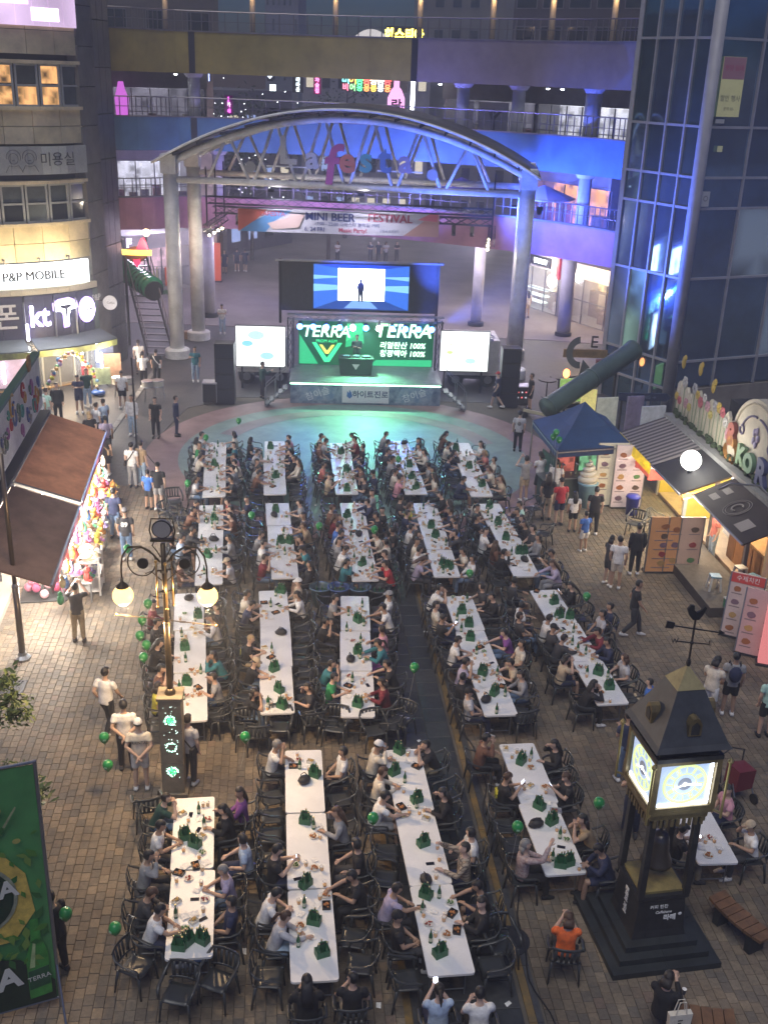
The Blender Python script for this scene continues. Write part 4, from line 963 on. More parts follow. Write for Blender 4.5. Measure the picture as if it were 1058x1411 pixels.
for z0,z1 in((1.05,1.3),(1.62,1.72)):sf('light_band',[(px0,z0-.1),(-1.0,z0),(-1.0,z1-.04),(px0,z1)],(.25,.6,1.0),.7,-.012);sf('light_band',[(px1,z0-.1),(1.2,z0),(1.2,z1-.04),(px1,z1)],(.25,.6,1.0),.7,-.012)
sf('bright_doorway',[(-1.0,.55),(1.2,.55),(1.2,2.05),(-1.0,2.05)],(.85,.92,1.0),4.0,-.008)
sf('glow_pool',[(-.7,.18),(.9,.18),(.5,.55),(-.3,.55)],(.2,.4,.9),.7,-.012)
m_=M('silhouette',(.02,.03,.08),.8)
fig('figure_silhouette',[(-.04,.50),(.05,.50),(.07,.85),(.10,.50),(.2,.50),(.19,.9),(.25,1.2),(.2,1.36),(.13,1.40),(.15,1.5),(.08,1.57),(.01,1.5),(.03,1.40),(-.05,1.36),(-.1,1.2),(-.04,.9)],m_,us,-.004)
for u in(-3.72,3.72):k=MB();k.box((u,.1,.9),(.12,.3,3.0));k.build('side_post',BLK,us)
k=MB();k.box((0,.08,2.36),(7.9,.3,.08));k.build('top_beam',ALU,us)
# side screens on a truck bed
MWH=E('scr_white',(.95,1.0,.98),.95)
for(u,lab,sh) in((-4.95,'blown out white video screen left of the stage',[((-.62,1.1,.2),(.3,.75,.95)),((.30,.52,.25),(.45,.8,1.0)),((-.2,1.5,.3),(.6,.85,.9))]),(4.72,'blown out white video screen right of the stage',[((-.7,.9,.12),(.75,.9,.35)),((-.66,1.3,.06),(.9,.9,.5)),((.3,.5,.2),(.6,.95,.85))])):
    t=thing('side_screen',lab,'screen',S(u,2.2,1.12),SRZ,'side screens');screen_frame(t,2.3,1.92)
    k=MB();k.prism([(-1.15,0),(1.15,0),(1.15,1.92),(-1.15,1.92)],.0,.008);k.build('picture_panel',MWH,t)
    for q,(p,c_) in enumerate(sh):
        k=MB();k.prism([(p[0]+p[2]*1.3*math.cos(R(30*i)),p[1]+p[2]*.7*math.sin(R(30*i))) for i in range(12)],-.004-.002*q,-.001-.002*q);k.build('picture_shape',E('pic_%d%d'%(q,u>0),c_,.6),t)
    for s in(-1,1):k=MB();k.box((s*.9,.2,-.55),(.08,.1,1.15));k.build('support_leg',DKM,t)
area('screen_light_left',S(-4.95,2.0,2.1),S(-7,-14,.5),30,(.9,.97,1),2.2,1.8);area('screen_light_right',S(4.72,2.0,2.1),S(8,-14,.5),30,(.9,.97,1),2.2,1.8)
# truss gate and its moving heads
def boxtruss(mb,a,b,w=.26,step=.42):
    a,b=V(a),V(b);d=b-a;n=max(2,int(d.length/step));dn=d.normalized();s1=dn.cross(V((0,0,1)) if abs(dn.z)<.9 else V((0,1,0))).normalized()*(w/2);s2=s1.cross(dn).normalized()*(w/2);c4=[s1+s2,s1-s2,-s1-s2,-s1+s2]
    for c in c4:mb.bar(a+c,b+c,.045)
    for i in range(n):
        p,q=a+d*(i/n),a+d*((i+1)/n)
        for j in range(4):mb.bar(p+c4[j],q+c4[(j+1)%4],.022)
tg=thing('truss_gate','aluminium truss frame carrying the stage lamps around the backdrop','truss',S(0,0),SRZ)
for nm,a,b in(('tower',(-3.55,2.6,1.03),(-3.55,2.6,3.4)),('tower',(3.5,2.6,1.03),(3.5,2.6,3.4)),('crossbeam',(-3.7,2.6,3.46),(3.7,2.6,3.46))):
    k=MB();boxtruss(k,a,b);k.build(nm,DKM if nm=='tower' else ALU,tg)
LBL=E('lamp_blue',(.06,.26,1.0),14);LWH=E('lamp_white',(.75,.9,1.0),60)
for i in range(11):
    u=-3.1+.62*i;wcol=i in(4,6);t=thing('stage_lamp','stage lamp glowing %s, %s from the left on the truss'%('white' if wcol else 'blue',ORD[i]),'stage lamp',S(u,2.35,3.20),SRZ,'stage lamps on the truss')
    k=MB();k.box((0,.05,.06),(.16,.14,.05));k.bar((-.09,.05,.04),(-.09,.02,-.1),.02);k.bar((.09,.05,.04),(.09,.02,-.1),.02);k.build('yoke',BLK,t)
    k=MB();k.cyl((0,.12,-.04),(0,-.09,-.12),.085,.10,12);k.build('lamp_body',BLK,t)
    k=MB();k.ell((0,-.10,-.13),(.14,.045,.14),12,6);k.build('lens',LWH if wcol else LBL,t,True)
for u,v_,tx,e in((-2.2,1.9,(-6,33,0),900),(1.5,1.9,(3,33,0),900),(-1.2,.4,(-1,54,10.8),2600),(2.4,.4,(4.5,54,10.5),6000),(3.75,2.2,(13,46,9),13000)):
    spot('stage_beam_blue',S(u,v_,3.45),tx,e,(.06,.15,1.0),58,1.0)  # bare blue spots without lamp bodies, added to tint arch, tower and air
for u,tx,c_ in((2.2,(15,35,12),(.10,.22,1)),(-2.2,(-16,34,12),(.10,.22,1)),(.6,(11,43,7.5),(1,.5,.15)),(3.0,(10,30,12.5),(.1,.2,1))):spot('stage_beam_narrow',S(u,1.9,3.35),tx,9000,c_,9,.7,.05)
spot('stage_wash_green',S(0,2.0,3.15),S(0,-1,0),1500,(.25,1.0,.5),95,.8);spot('stage_wash_teal',S(0,1.2,3.3),S(0,-9,0),520,(.30,.95,.9),70,.9)
# performer and desk
dj=thing('dj_desk','performer desk under a black cloth with pale emblem','desk',S(-.45,1.75,1.03),SRZ)
k=MB();k.slab([(-.80,-.33),(.80,-.33),(.80,.33),(-.80,.33)],.72,.76);k.build('desk_top',BLK,dj)
k=MB();k.add([(-.82,-.35,.77),(.82,-.35,.77),(.72,-.42,.0),(-.72,-.42,.0),(-.82,.35,.77),(.82,.35,.77),(.75,.38,0),(-.75,.38,0)],[(0,3,2,1),(0,1,5,4),(4,7,3,0),(1,2,6,5)]);k.build('desk_cloth',M('desk_cloth',(.012,.014,.014),.8,n=(5,.4)),dj)
k=MB();k.prism([(-.18,.52),(.18,.52),(0,.25)],-.405,-.398);k.build('emblem',WHT,dj)
for i,(x,w) in enumerate(((-.45,.42),(.02,.34),(.48,.42))):
    t=thing('music_mixer','dark music deck, %s from the left on performer desk'%ORD[i],'mixer',S(-.45+x,1.75,1.80),SRZ,'music decks');k=MB();k.box((0,0,.04),(w,.34,.07));k.build('mixer_body',BLK,t)
    k=MB();k.lathe([(.12,.076),(.12,.086),(.04,.088)],n=14);k.build('platter',ALU,t)
    for q in range(4):k=MB();k.cyl((-.12+.08*q,-.13,.075),(-.12+.08*q,-.13,.095),.012,n=6);k.build('knob',E('knob_lit',(.3,.8,1),2),t)
Pd=S(-.4,2.35,1.03);person(Pd.x,Pd.y,math.pi+SRZ,'fold','charcoal','performer in dark clothes behind the desk on stage, hand at face','short brown','black','l',z=1.03)
for i,(px,py,lab) in enumerate(((310,557,'tall black line speaker stack left of the stage'),(699,562,'tall black line speaker stack right of the stage'))):
    P=gp(px,py);t=thing('speaker_stack',lab,'speaker',P+V((0,.35,0)),SRZ)
    for q in range(4):
        k=MB();k.box((0,0,.35+.70*q),(.86,.75,.68));c_=k.build('speaker_box',BLK,t)
        k=MB();k.box((0,-.385,.35+.70*q),(.76,.02,.58));k.build('grille',M('speaker_grille',(.012,.016,.03),.5,n=(60,.5),bump=.6),c_)
for i,(px,py,lab) in enumerate(((289,558,'black flight case with pale lid beside left speaker stack'),(717,562,'black rack case with glowing dials beside right speaker stack'))):
    P=gp(px,py);t=thing('flight_case',lab,'flight case',P+V((0,.3,0)),SRZ)
    k=MB();k.box((0,0,.55),(.62,.6,.85));k.build('case_body',BLK,t);k=MB();k.box((0,0,1.0),(.66,.64,.06));k.build('case_lid',M('case_lid',(.35,.36,.4),.4,.4),t)
    for x in(-.31,.31):k=MB();k.box((x,-.305,.55),(.03,.02,.85));k.build('edge_rail',ALU,t)
    for x in(-.25,.25):
        for y in(-.22,.22):k=MB();k.cyl((x-.02,y,.06),(x+.02,y,.06),.06,n=10);k.build('wheel',DKM,t)
    if i:
        for q in range(6):k=MB();k.cyl((-.18+.12*(q%3)*1.5,-.305,.5+.25*(q//3)),(-.18+.12*(q%3)*1.5,-.32,.5+.25*(q//3)),.035,n=8);k.build('dial',E('dial_red',(.9,.15,.15),1.2) if q%2 else E('dial_pale',(.7,.7,.8),.8),t)
# trucks behind the screens
def truck(u,v,label,flip,door=True):
    t=thing('stage_truck',label,'truck',S(u,v),SRZ);WP=M('truck_white',(.60,.60,.58),.4,n=(1.2,.2))
    k=MB();k.box((0,1.0,1.50),(2.5,2.2,1.75));k.build('cargo_box',WP,t)
    k=MB();k.box((-.6*flip,-.12,1.55),(1.3,.04,1.6));k.build('side_door',M('truck_grey',(.42,.42,.42),.5,n=(2,.2)),t)
    k=MB();k.box((0,1.0,.50),(2.4,1.9,.18));k.build('chassis',DKM,t)
    for x in(-.8,.8):
        for y in(.1,1.9):k=MB();k.cyl((x,y-.11,.38),(x,y+.11,.38),.38,n=18);w=k.build('wheel',M('tyre_rubber',(.02,.02,.02),.8),t);k=MB();k.cyl((x,y-.125,.38),(x,y-.105,.38),.2,n=12);k.build('rim',ALU,w)
truck(-4.9,3.1,'white stage truck parked behind left screen',1);truck(5.3,3.4,'white box truck parked behind right screen',-1)
text('truck_word','차 이슬',.6,M('truck_ink',(.05,.1,.4),.6),bpy.data.objects['stage_truck.001'],(.1,-.125,2.45),ext=.003)

# ------------------------------------------------------------------ arched steel canopy
A0,A1=V((-11.15,54.9,0)),V((6.35,53.3,0));AD=(A1-A0).normalized();AN=V((-AD.y,AD.x,0));AL=(A1-A0).length
def AP(s,n=0,z=0):p=A0+AD*s+AN*n;return V((p.x,p.y,z))
ac=thing('arch_canopy','white steel arched canopy with trussed front spanning the stage','canopy',(0,0,0))
def arc_z(t,z0=9.75,h=2.35):return z0+h*(1-(2*t-1)**2)
ZC=9.0
for n_,front in((0,True),(4.2,False)):
    k=MB();N=28;k.tube([AP(AL*i/N,n_,arc_z(i/N)) for i in range(N+1)],.17,10);k.build('arch_chord',WSTEEL,ac,True)
    k=MB();k.tube([AP(-.3,n_,ZC),AP(AL+.3,n_,ZC)],.16,10);k.build('bottom_chord',WSTEEL,ac,True)
    nb=7
    for i in range(nb):
        s0=1.75+i*(AL-3.5)/(nb-1)
        if i<nb-1:
            s1=s0+(AL-3.5)/(nb-1);m_=(s0+s1)/2+.0
            for a,b in((s0+.10,m_-.09),(s1-.10,m_+.09)):
                k=MB();k.tube([AP(a,n_,ZC),AP(b,n_,arc_z(b/AL))],.075,8);k.build('web_brace',WSTEEL,ac,True)
    for s in(0,AL):
        k=MB();k.tube([AP(s,n_,.45),AP(s,n_,9.95)],.37,20);c_=k.build('column',WSTEEL,ac,True)
        k=MB();k.lathe([(.64,0),(.64,.42),(.58,.47),(.39,.50)],AP(s,n_,0),24);k.build('plinth',WSTEEL,c_)
        k=MB();k.box(AP(s,n_-.1,9.75),(.75,.9,.9));k.build('bracket',WSTEEL,c_)
k=MB();N=36;P=[]
for i in range(N+1):
    t=-.03+1.06*i/N;z=arc_z(t,10.12,2.42)
    P+=[AP(AL*t,-1.25,z),AP(AL*t,4.9,z+.1),AP(AL*t,-1.25,z+.07),AP(AL*t,4.9,z+.17)]
F_=[]
for i in range(N):a=4*i;F_+=[(a,a+1,a+5,a+4),(a+2,a+6,a+7,a+3),(a,a+4,a+6,a+2),(a+1,a+3,a+7,a+5)]
k.add(P,F_);k.build('roof_sheet',M('roof_sheet',(.10,.10,.10),.5,.3,n=(1.5,.4)),ac,True)
k=MB();k.tube([AP(AL*(-.03+1.06*i/N),-1.28,arc_z(-.03+1.06*i/N,10.12,2.42)+.03) for i in range(N+1)],.06,6);k.build('roof_edge',WSTEEL,ac,True)
for i in range(15):
    t=.03+.94*i/14;k=MB();k.bar(AP(AL*t,-1.2,arc_z(t)+.24),AP(AL*t,4.8,arc_z(t)+.24),.07,.12);k.build('purlin',DKM,ac)
# word over the arch, unlit coloured letters
ls=thing('arch_lettering','coloured unlit cut letters mounted across the arch','sign',(0,0,0))
LT=[('L',1.75,.25,(.50,.50,.48),5.95),('a',1.45,.0,(.50,.50,.48),7.15),('f',2.6,-.35,(.45,.09,.17),8.0),('e',1.65,-.05,(.55,.16,.08),8.85),('s',1.65,.0,(.08,.30,.26),9.75),('t',1.75,.05,(.10,.18,.34),10.65),('a',1.5,.0,(.30,.26,.36),11.65)]
arz=math.atan2(AD.y,AD.x)
for ch,sz,dz,c_,s in LT:
    text('letter',ch,sz,M('letter_%d'%int(c_[0]*100+c_[2]*10),c_,.5),ls,AP(s,-.42,10.3+dz),(R(90),0,arz),.07,bold=.05,shear=.12 if ch=='f' else 0)
for s in(6.0,11.4):k=MB();k.bar(AP(s-1.1,-.32,9.85),AP(s+1.1,-.32,9.85),.06);k.build('mounting_rail',WSTEEL,ls)
for s in(4.05,12.95):k=MB();k.cyl(AP(s,-.1,9.75),AP(s,-.18,9.75),.27,n=16);k.build('round_badge',M('badge',(.33,.33,.33),.6),ls)
# festival banner
bn0,bn1=V((-7.95,56,0)),V((2.25,56,0));bn=thing('festival_banner','wide printed festival banner hung under the arch','banner',(-2.85,55.5,6.5),R(-2))
k=MB();n=24;P=[(-5.1+10.2*i/n,.03*math.sin(i*1.1),z*1.15+.09*(i/n)) for i in range(n+1) for z in(0,1)]
P+=[(x,y+.012,z) for x,y,z in P];o=2*(n+1);k.add(P,[(2*i,2*i+2,2*i+3,2*i+1) for i in range(n)]+[(o+2*i,o+2*i+1,o+2*i+3,o+2*i+2) for i in range(n)]);k.build('banner_cloth',M('banner_cloth',(.55,.56,.60),.7,n=(1,.08)),bn)
def bp(name,pts,c_,y):fig(name,pts,M('ban_%d_%d'%(int(c_[0]*99),int(c_[2]*99)),c_,.7),bn,y)
bp('colour_field',[(-5.1,.02),(-5.1,1.12),(-3.6,1.13),(-4.3,.5),(-5.0,.02)],(.55,.13,.09),-.036);bp('colour_field',[(-5.05,.02),(-4.35,.5),(-3.2,1.1),(-2.35,1.1),(-3.2,.6),(-3.7,.02)],(.10,.27,.5),-.042)
bp('colour_field',[(3.3,.08),(5.1,.10),(5.1,1.22),(4.7,1.21),(4.2,.75)],(.55,.33,.28),-.036);bp('colour_field',[(4.0,.9),(4.6,1.2),(5.05,1.2),(5.0,.85)],(.62,.16,.2),-.044);bp('colour_field',[(-3.6,.45),(-2.6,.75),(-2.4,.95),(-1.7,.95),(-2.0,.3),(-3.3,.15)],(.60,.46,.40),-.048)
B1=M('ban_navy',(.03,.05,.20),.7);B2=M('ban_red',(.42,.06,.12),.7)
text('banner_word','LAFESTA',.34,B2,bn,(-3.35,-.055,.92),ext=.002,bold=.004,align='CENTER')
for q_ in(-.012,.012):text('banner_word','MINI BEER',.56,B1,bn,(-.42+q_,-.04,.86),ext=.002,bold=.003)
[text('banner_word','FESTIVAL',.56,B2,bn,(2.62+q_,-.04,.90),ext=.002,bold=.003) for q_ in(-.012,.012)]
text('banner_word','17:00 - 22:00 라페스타 블럭일 거리',.23,B1,bn,(.45,-.04,.52),ext=.002);text('banner_word','6. 24 FRI',.29,B1,bn,(-1.2,-.04,.24),ext=.002,bold=.004);text('banner_word','Music Party!',.29,B2,bn,(.75,-.04,.25),ext=.002,bold=.006);text('banner_word','고양시 소상공인',.15,B1,bn,(2.6,-.04,.28),ext=.002)
# dark lighting rig under the canopy
rig=thing('lighting_rig','dark lighting trusses slung under the arched canopy','truss',(0,0,0))
for n_,z in((.9,8.0),(2.0,7.4),(3.2,7.25),(4.3,7.1)):k=MB();boxtruss(k,AP(1.6,n_,z),AP(AL-1.6,n_,z),.34,.6);k.build('cross_truss',DKM,rig)
for s in(1.6,AL-1.6):k=MB();boxtruss(k,AP(s,.5,6.6),AP(s,4.5,6.75),.34,.6);k.build('side_truss',DKM,rig)
for s in(1.6,AL-1.6):
    for n_ in(.7,2.5,4.3):k=MB();k.tube([AP(s,n_,6.7),AP(s,n_,9.6)],.04,6);k.build('hanger',DKM,rig)
i=0
for s,ns in((1.75,(.6,1.6,2.4,3.2)),(AL-1.75,(.5,1.8,2.6,4.0))):
    for n_ in ns:
        t=thing('flood_lamp','warm flood lamp on the %s canopy truss, %s from the front'%('left' if s<3 else 'right',ORD[ns.index(n_)]),'flood lamp',AP(s,n_,6.32),arz,'canopy flood lamps')
        k=MB();k.box((0,0,.0),(.2,.16,.16));k.build('lamp_housing',BLK,t);k=MB();k.ell((0,-.085,-.03),(.07,.03,.06),10,6);k.build('lens',E('lamp_warm',(1,.82,.55),40 if n_==ns[-1] else 18),t,True);i+=1
for s in(1.75,AL-1.75):point('flood_light',AP(s,1.5,6.0),160,(1,.85,.65),.15)
for q,(s,n_,zz,tx,e,c_) in enumerate(((AL+.62,-.1,8.3,(10.5,56.3,8.5),4200,(.06,.12,1)),(AL-1.5,4.7,8.5,(8,58.6,8),4200,(.06,.13,1)),(AL-3.2,4.7,8.5,(6,60.5,12),700,(.25,.22,1)),(AL-6,4.7,8.5,(1,62,9.5),2300,(.16,.18,1)),(5.8,4.7,8.5,(-4,63.5,8.5),1100,(.30,.26,1)),(2,4.7,8.5,(-10,64,8),500,(.42,.36,1)))):
    P=AP(s,n_,zz);t=thing('wash_light','blue lit wash lamp on the rear canopy truss, %s from the right'%ORD[q],'wash lamp',P,arz,'blue wash lamps on the canopy');k=MB();k.box((0,0,.12),(.3,.3,.16));k.build('lamp_base',BLK,t);k=MB();k.cyl((0,-.05,-.02),(0,.16,-.06),.12,.14,12);k.build('lamp_body',BLK,t);k=MB();k.ell((0,.17,-.065),(.13,.03,.13),12,6);k.build('lens',LBL,t,True);spot('wash_beam',P+V((0,.35,-.1)),tx,e,c_,150,1.0,.3)  # lamps and spots added to throw a blue-violet wash on the bridges
for q,s in enumerate((5.2,9.6)):
    P=AP(s,-.75,8.75);t=thing('banner_lamp','small flood lamp on the lower arch chord aimed at the banner, %s from the left'%ORD[q],'flood lamp',P,arz,'banner flood lamps');k=MB();k.box((0,0,0),(.3,.12,.12));k.build('lamp_housing',BLK,t);k=MB();k.box((0,.07,-.02),(.24,.02,.08));k.build('lens',E('lamp_lilac',(.85,.8,1),8),t);spot('banner_light',P+V((0,.15,-.05)),(-2.9+(q-.5)*4,56,7.0),320,(.85,.8,1),110,1,.15)  # lamps added to brighten the banner
for q in range(14):
    n_=3.2;s=2.6+q*.95;k=MB();k.box((0,0,0),(.2,.2,.3));k.cyl((0,0,-.12),(0,-.1,-.32),.09,.11,10)
    t=thing('spot_can','unlit black spot can on the canopy rig, %s from the left'%ORD[q],'spotlight',AP(s,n_,6.85),arz,'unlit spots on the rig');k.build('can_body',BLK,t);k=MB();k.box((0,0,.2),(.05,.05,.12));k.build('clamp',DKM,t)
# ------------------------------------------------------------------ curved pedestrian bridges behind the stage
BPTS=[V((-24,60.2,0)),V((-15.2,62,0)),V((-11.5,63.8,0)),V((-3,63.2,0)),V((4,60.5,0)),V((8.5,57.6,0)),V((11.2,54.6,0)),V((12.4,52.6,0))]
def catmull(P,n):
    out=[]
    for i in range(len(P)-1):
        p0,p1,p2,p3=P[max(i-1,0)],P[i],P[i+1],P[min(i+2,len(P)-1)]
        for j in range(n):
            t=j/n;out.append(.5*((2*p1)+(p2-p0)*t+(2*p0-5*p1+4*p2-p3)*t*t+(3*p1-p0-3*p2+p3)*t**3))
    return out+[P[-1]]
BC=catmull(BPTS,6)
def bnorm(i):
    d=(BC[min(i+1,len(BC)-1)]-BC[max(i-1,0)]).normalized();return V((-d.y,d.x,0))
def sweep(i0,i1,off0,off1,z0,z1):
    k=MB();P=[]
    for i in range(i0,i1+1):
        n=bnorm(i);a,b=BC[i]+n*off0,BC[i]+n*off1;P+=[(a.x,a.y,z0),(b.x,b.y,z0),(b.x,b.y,z1),(a.x,a.y,z1)]
    m=i1-i0;F_=[(0,1,2,3),(4*m+3,4*m+2,4*m+1,4*m)]
    for i in range(m):
        for j in range(4):F_.append((4*i+j,4*i+4+j,4*i+4+(j+1)%4,4*i+(j+1)%4))
    return k.add(P,F_)
NB=len(BC)-1
RAILM=M('rail_steel',(.20,.19,.20),.4,.7)
STUC=lambda n,c:M(n,c,.85,n=(.9,.22),bump=.12)
def bridge(label,z0,z1,segs,floor_z,deck=5.0,rail=1.05):
    t=thing('pedestrian_bridge',label,'footbridge',(0,0,0),0,'curved footbridges')
    for i0,i1,m_ in segs:
        sweep(i0,i1,0,.32,z0,z1).build('parapet_band',m_,t)
        if i1<NB:k=MB();n=bnorm(i1);k.bar(BC[i1]-n*.02+V((0,0,z0)),BC[i1]-n*.02+V((0,0,z1)),.34,.06,up=(n.x,n.y,0));k.build('expansion_joint',DKM,t)
    sweep(0,NB,-.03,.36,z1,z1+.07).build('coping',M('coping_grey',(.17,.16,.16),.8,n=(2,.3)),t)
    sweep(0,NB,.33,deck,floor_z-.35,floor_z).build('deck_slab',M('bridge_deck',(.16,.15,.14),.8,n=(1,.3)),t)
    k=MB();k.tube([BC[i]+bnorm(i)*.16+V((0,0,z1+rail)) for i in range(NB+1)],.035,6);k.build('handrail',RAILM,t)
    k=MB();k.tube([BC[i]+bnorm(i)*.16+V((0,0,z1+rail*.52)) for i in range(NB+1)],.02,5);k.build('mid_rail',RAILM,t)
    ln=0
    for i in range(NB):
        a,b=BC[i],BC[i+1]
        if a.x>11 or a.x<-17:continue
        for q in(0,1):
            p=a.lerp(b,q*.5)+bnorm(i)*.16;k=MB();k.cyl(p+V((0,0,z1+.05)),p+V((0,0,z1+rail)),.028,n=6);k.build('baluster',RAILM,t)
    return t
OL=STUC('stucco_olive',(.30,.245,.06));BRN=STUC('stucco_brown',(.23,.19,.19));BLU=STUC('stucco_blue',(.075,.17,.26));PNK=STUC('stucco_pink',(.36,.18,.20))
mid=min(range(NB),key=lambda i:abs(BC[i].x-.9));jl=min(range(NB),key=lambda i:abs(BC[i].x+11.6))
b3=bridge('topmost footbridge, olive parapet turning brown to the right',13.82,15.92,[(0,jl,OL),(jl,mid,OL),(mid,NB,BRN)],14.5)
b2=bridge('middle footbridge with deep blue parapet',9.75,11.5,[(0,jl,BLU),(jl,NB,BLU)],10.1)
b1=bridge('lowest footbridge with dusty pink parapet',5.45,7.2,[(0,jl,PNK),(jl,NB,PNK)],5.8)
WCOL=M('column_white',(.50,.49,.50),.6,n=(1.2,.2))
def proj(p):
    v=np.array([p[0],p[1],p[2]-EYE]);c=_x*v[0]+_y*v[1]-_w*v[2];return IMG_W/2+F_PX*c[0]/c[2],IMG_H/2+F_PX*c[1]/c[2]
for px,z0,z1,lab in((263,10.1,13.9,'pale column between olive and blue bridges, near the left'),(640,10.1,13.9,'first pale column right of arch crown, between blue and brown bridges'),(722,10.1,13.9,'second pale column right of arch crown, between blue and brown bridges'),(818,10.1,13.9,'third pale column right of arch crown, between blue and brown bridges'),(805,5.8,9.8,'pale column on lowest bridge beside glass tower'),(300,5.8,9.8,'pale column on lowest bridge behind left arch column'),(775,0,5.6,'round column on the ground between the two bright shops'),(655,0,5.6,'slim round column behind the right screen'),(290,0,5.6,'pale round column behind the left arch columns')):
    if z0==0:base=gp(px,462 if px>700 else 448 if px>300 else 436)
    else:
        i=min(range(NB),key=lambda i:abs(proj(BC[i]+bnorm(i)*1.1+V((0,0,z0+1.5)))[0]-px));base=BC[i]+bnorm(i)*1.1
    t=thing('bridge_column',lab,'column',(base.x,base.y,z0),0,'round columns carrying the bridges')
    k=MB();k.cyl((0,0,0),(0,0,z1-z0),.42 if px in(775,818) else.34,n=20);k.build('shaft',WCOL,t,True);k=MB();k.lathe([(.5,0),(.5,.22),(.44,.25)],n=20);k.build('base_ring',DKM,t)
    k=MB();k.lathe([(.42,0),(.55,.2),(.55,.3)],(0,0,z1-z0-.3),20);k.build('capital',WCOL,t)
WPOST=M('warm_post',(.45,.36,.24),.6)
for q,px in enumerate((235,347,461,570,671,756,839)):
    best=min(((abs(proj(BC[i].lerp(BC[i+1],f)+V((0,0,16.5)))[0]-px),BC[i].lerp(BC[i+1],f),bnorm(i)) for i in range(NB) for f in(0,.5)),key=lambda e:e[0])
    p=best[1]+best[2]*.55;t=thing('roof_post','pale lit post on the topmost bridge, %s from the left'%ORD[q],'lamp post',(p.x,p.y,14.5),0,'posts on the topmost bridge')
    k=MB();k.cyl((0,0,0),(0,0,4.6),.15,n=12);k.build('post',WPOST,t,True);k=MB();k.box((0,-.1,4.2),(.3,.3,.2));hd=k.build('lamp_head',DKM,t);k=MB();k.ell((0,-.14,4.06),(.12,.12,.05),10,6);k.build('lamp_glass',E('lamp_orange',(1,.65,.3),4),hd)
    point('post_light',(p.x,p.y-.35,17.9),9,(1,.66,.36),.15)
for q,i in enumerate((8,14,19,23,27)):
    p=BC[i]+bnorm(i)*2.6;t=thing('bridge_lamp','lilac ceiling lamp under the lowest bridge, %s from the left'%ORD[q],'ceiling lamp',(p.x,p.y,5.36),0,'ceiling lamps under the lowest bridge');k=MB();k.lathe([(.22,0),(.22,.08)],n=14);k.build('can',DKM,t);k=MB();k.ell((0,0,-.01),(.2,.2,.05),12,6);k.build('lens',E('lamp_soft_lilac',(.8,.72,1),5),t,True);point('bridge_light',(p.x,p.y,5.1),280,(.82,.72,1),.25);point('street_light',(p.x-1,p.y+7,5.0),230,(.80,.70,1),.25)  # lamps and bare lights added to brighten the street under the bridges
# soffit downlights under the brown bridge
for q,px in enumerate((703,744,783,874,600,250)):
    bb=min(((abs(proj(BC[i]+bnorm(i)*.7+V((0,0,13.7)))[0]-px),BC[i]+bnorm(i)*.7) for i in range(NB)),key=lambda e:e[0])
    t=thing('downlight','small white downlight under the topmost bridge, %s counted along'%ORD[q],'downlight',(bb[1].x,bb[1].y,13.74),0,'downlights under the topmost bridge')
    k=MB();k.lathe([(.10,0),(.10,.08)],n=12);k.build('can',DKM,t);k=MB();k.ell((0,0,-.01),(.09,.09,.04),10,5);k.build('lens',E('lamp_cool',(.9,.95,1),25),t)

# ------------------------------------------------------------------ shop fronts
PANE=M('shop_pane',(.5,.55,.6),.04,alpha=.14);MULL=M('mullion_grey',(.16,.16,.17),.5,.3);CEIL=E('tube_white',(.95,.97,1),8)
def litwall(name,col,s,scale=1.3,dark=.25):
    if name in MATS:return MATS[name]
    m=M(name,(.4,.4,.4),.8);nt=m.node_tree;b=nt.nodes['Principled BSDF'];tc=nt.nodes.new('ShaderNodeTexCoord');vo=nt.nodes.new('ShaderNodeTexVoronoi');vo.inputs['Scale'].default_value=scale;vo.distance='CHEBYCHEV'
    rp=nt.nodes.new('ShaderNodeValToRGB');rp.color_ramp.elements[0].color=(*[c*dark for c in col],1);rp.color_ramp.elements[1].color=(*col,1);rp.color_ramp.elements[0].position=.1;rp.color_ramp.elements[1].position=.6
    nt.links.new(tc.outputs['Object'],vo.inputs['Vector']);nt.links.new(vo.outputs['Distance'],rp.inputs[0]);nt.links.new(rp.outputs[0],b.inputs['Emission Color']);nt.links.new(rp.outputs[0],b.inputs['Base Color']);b.inputs['Emission Strength'].default_value=s;return m
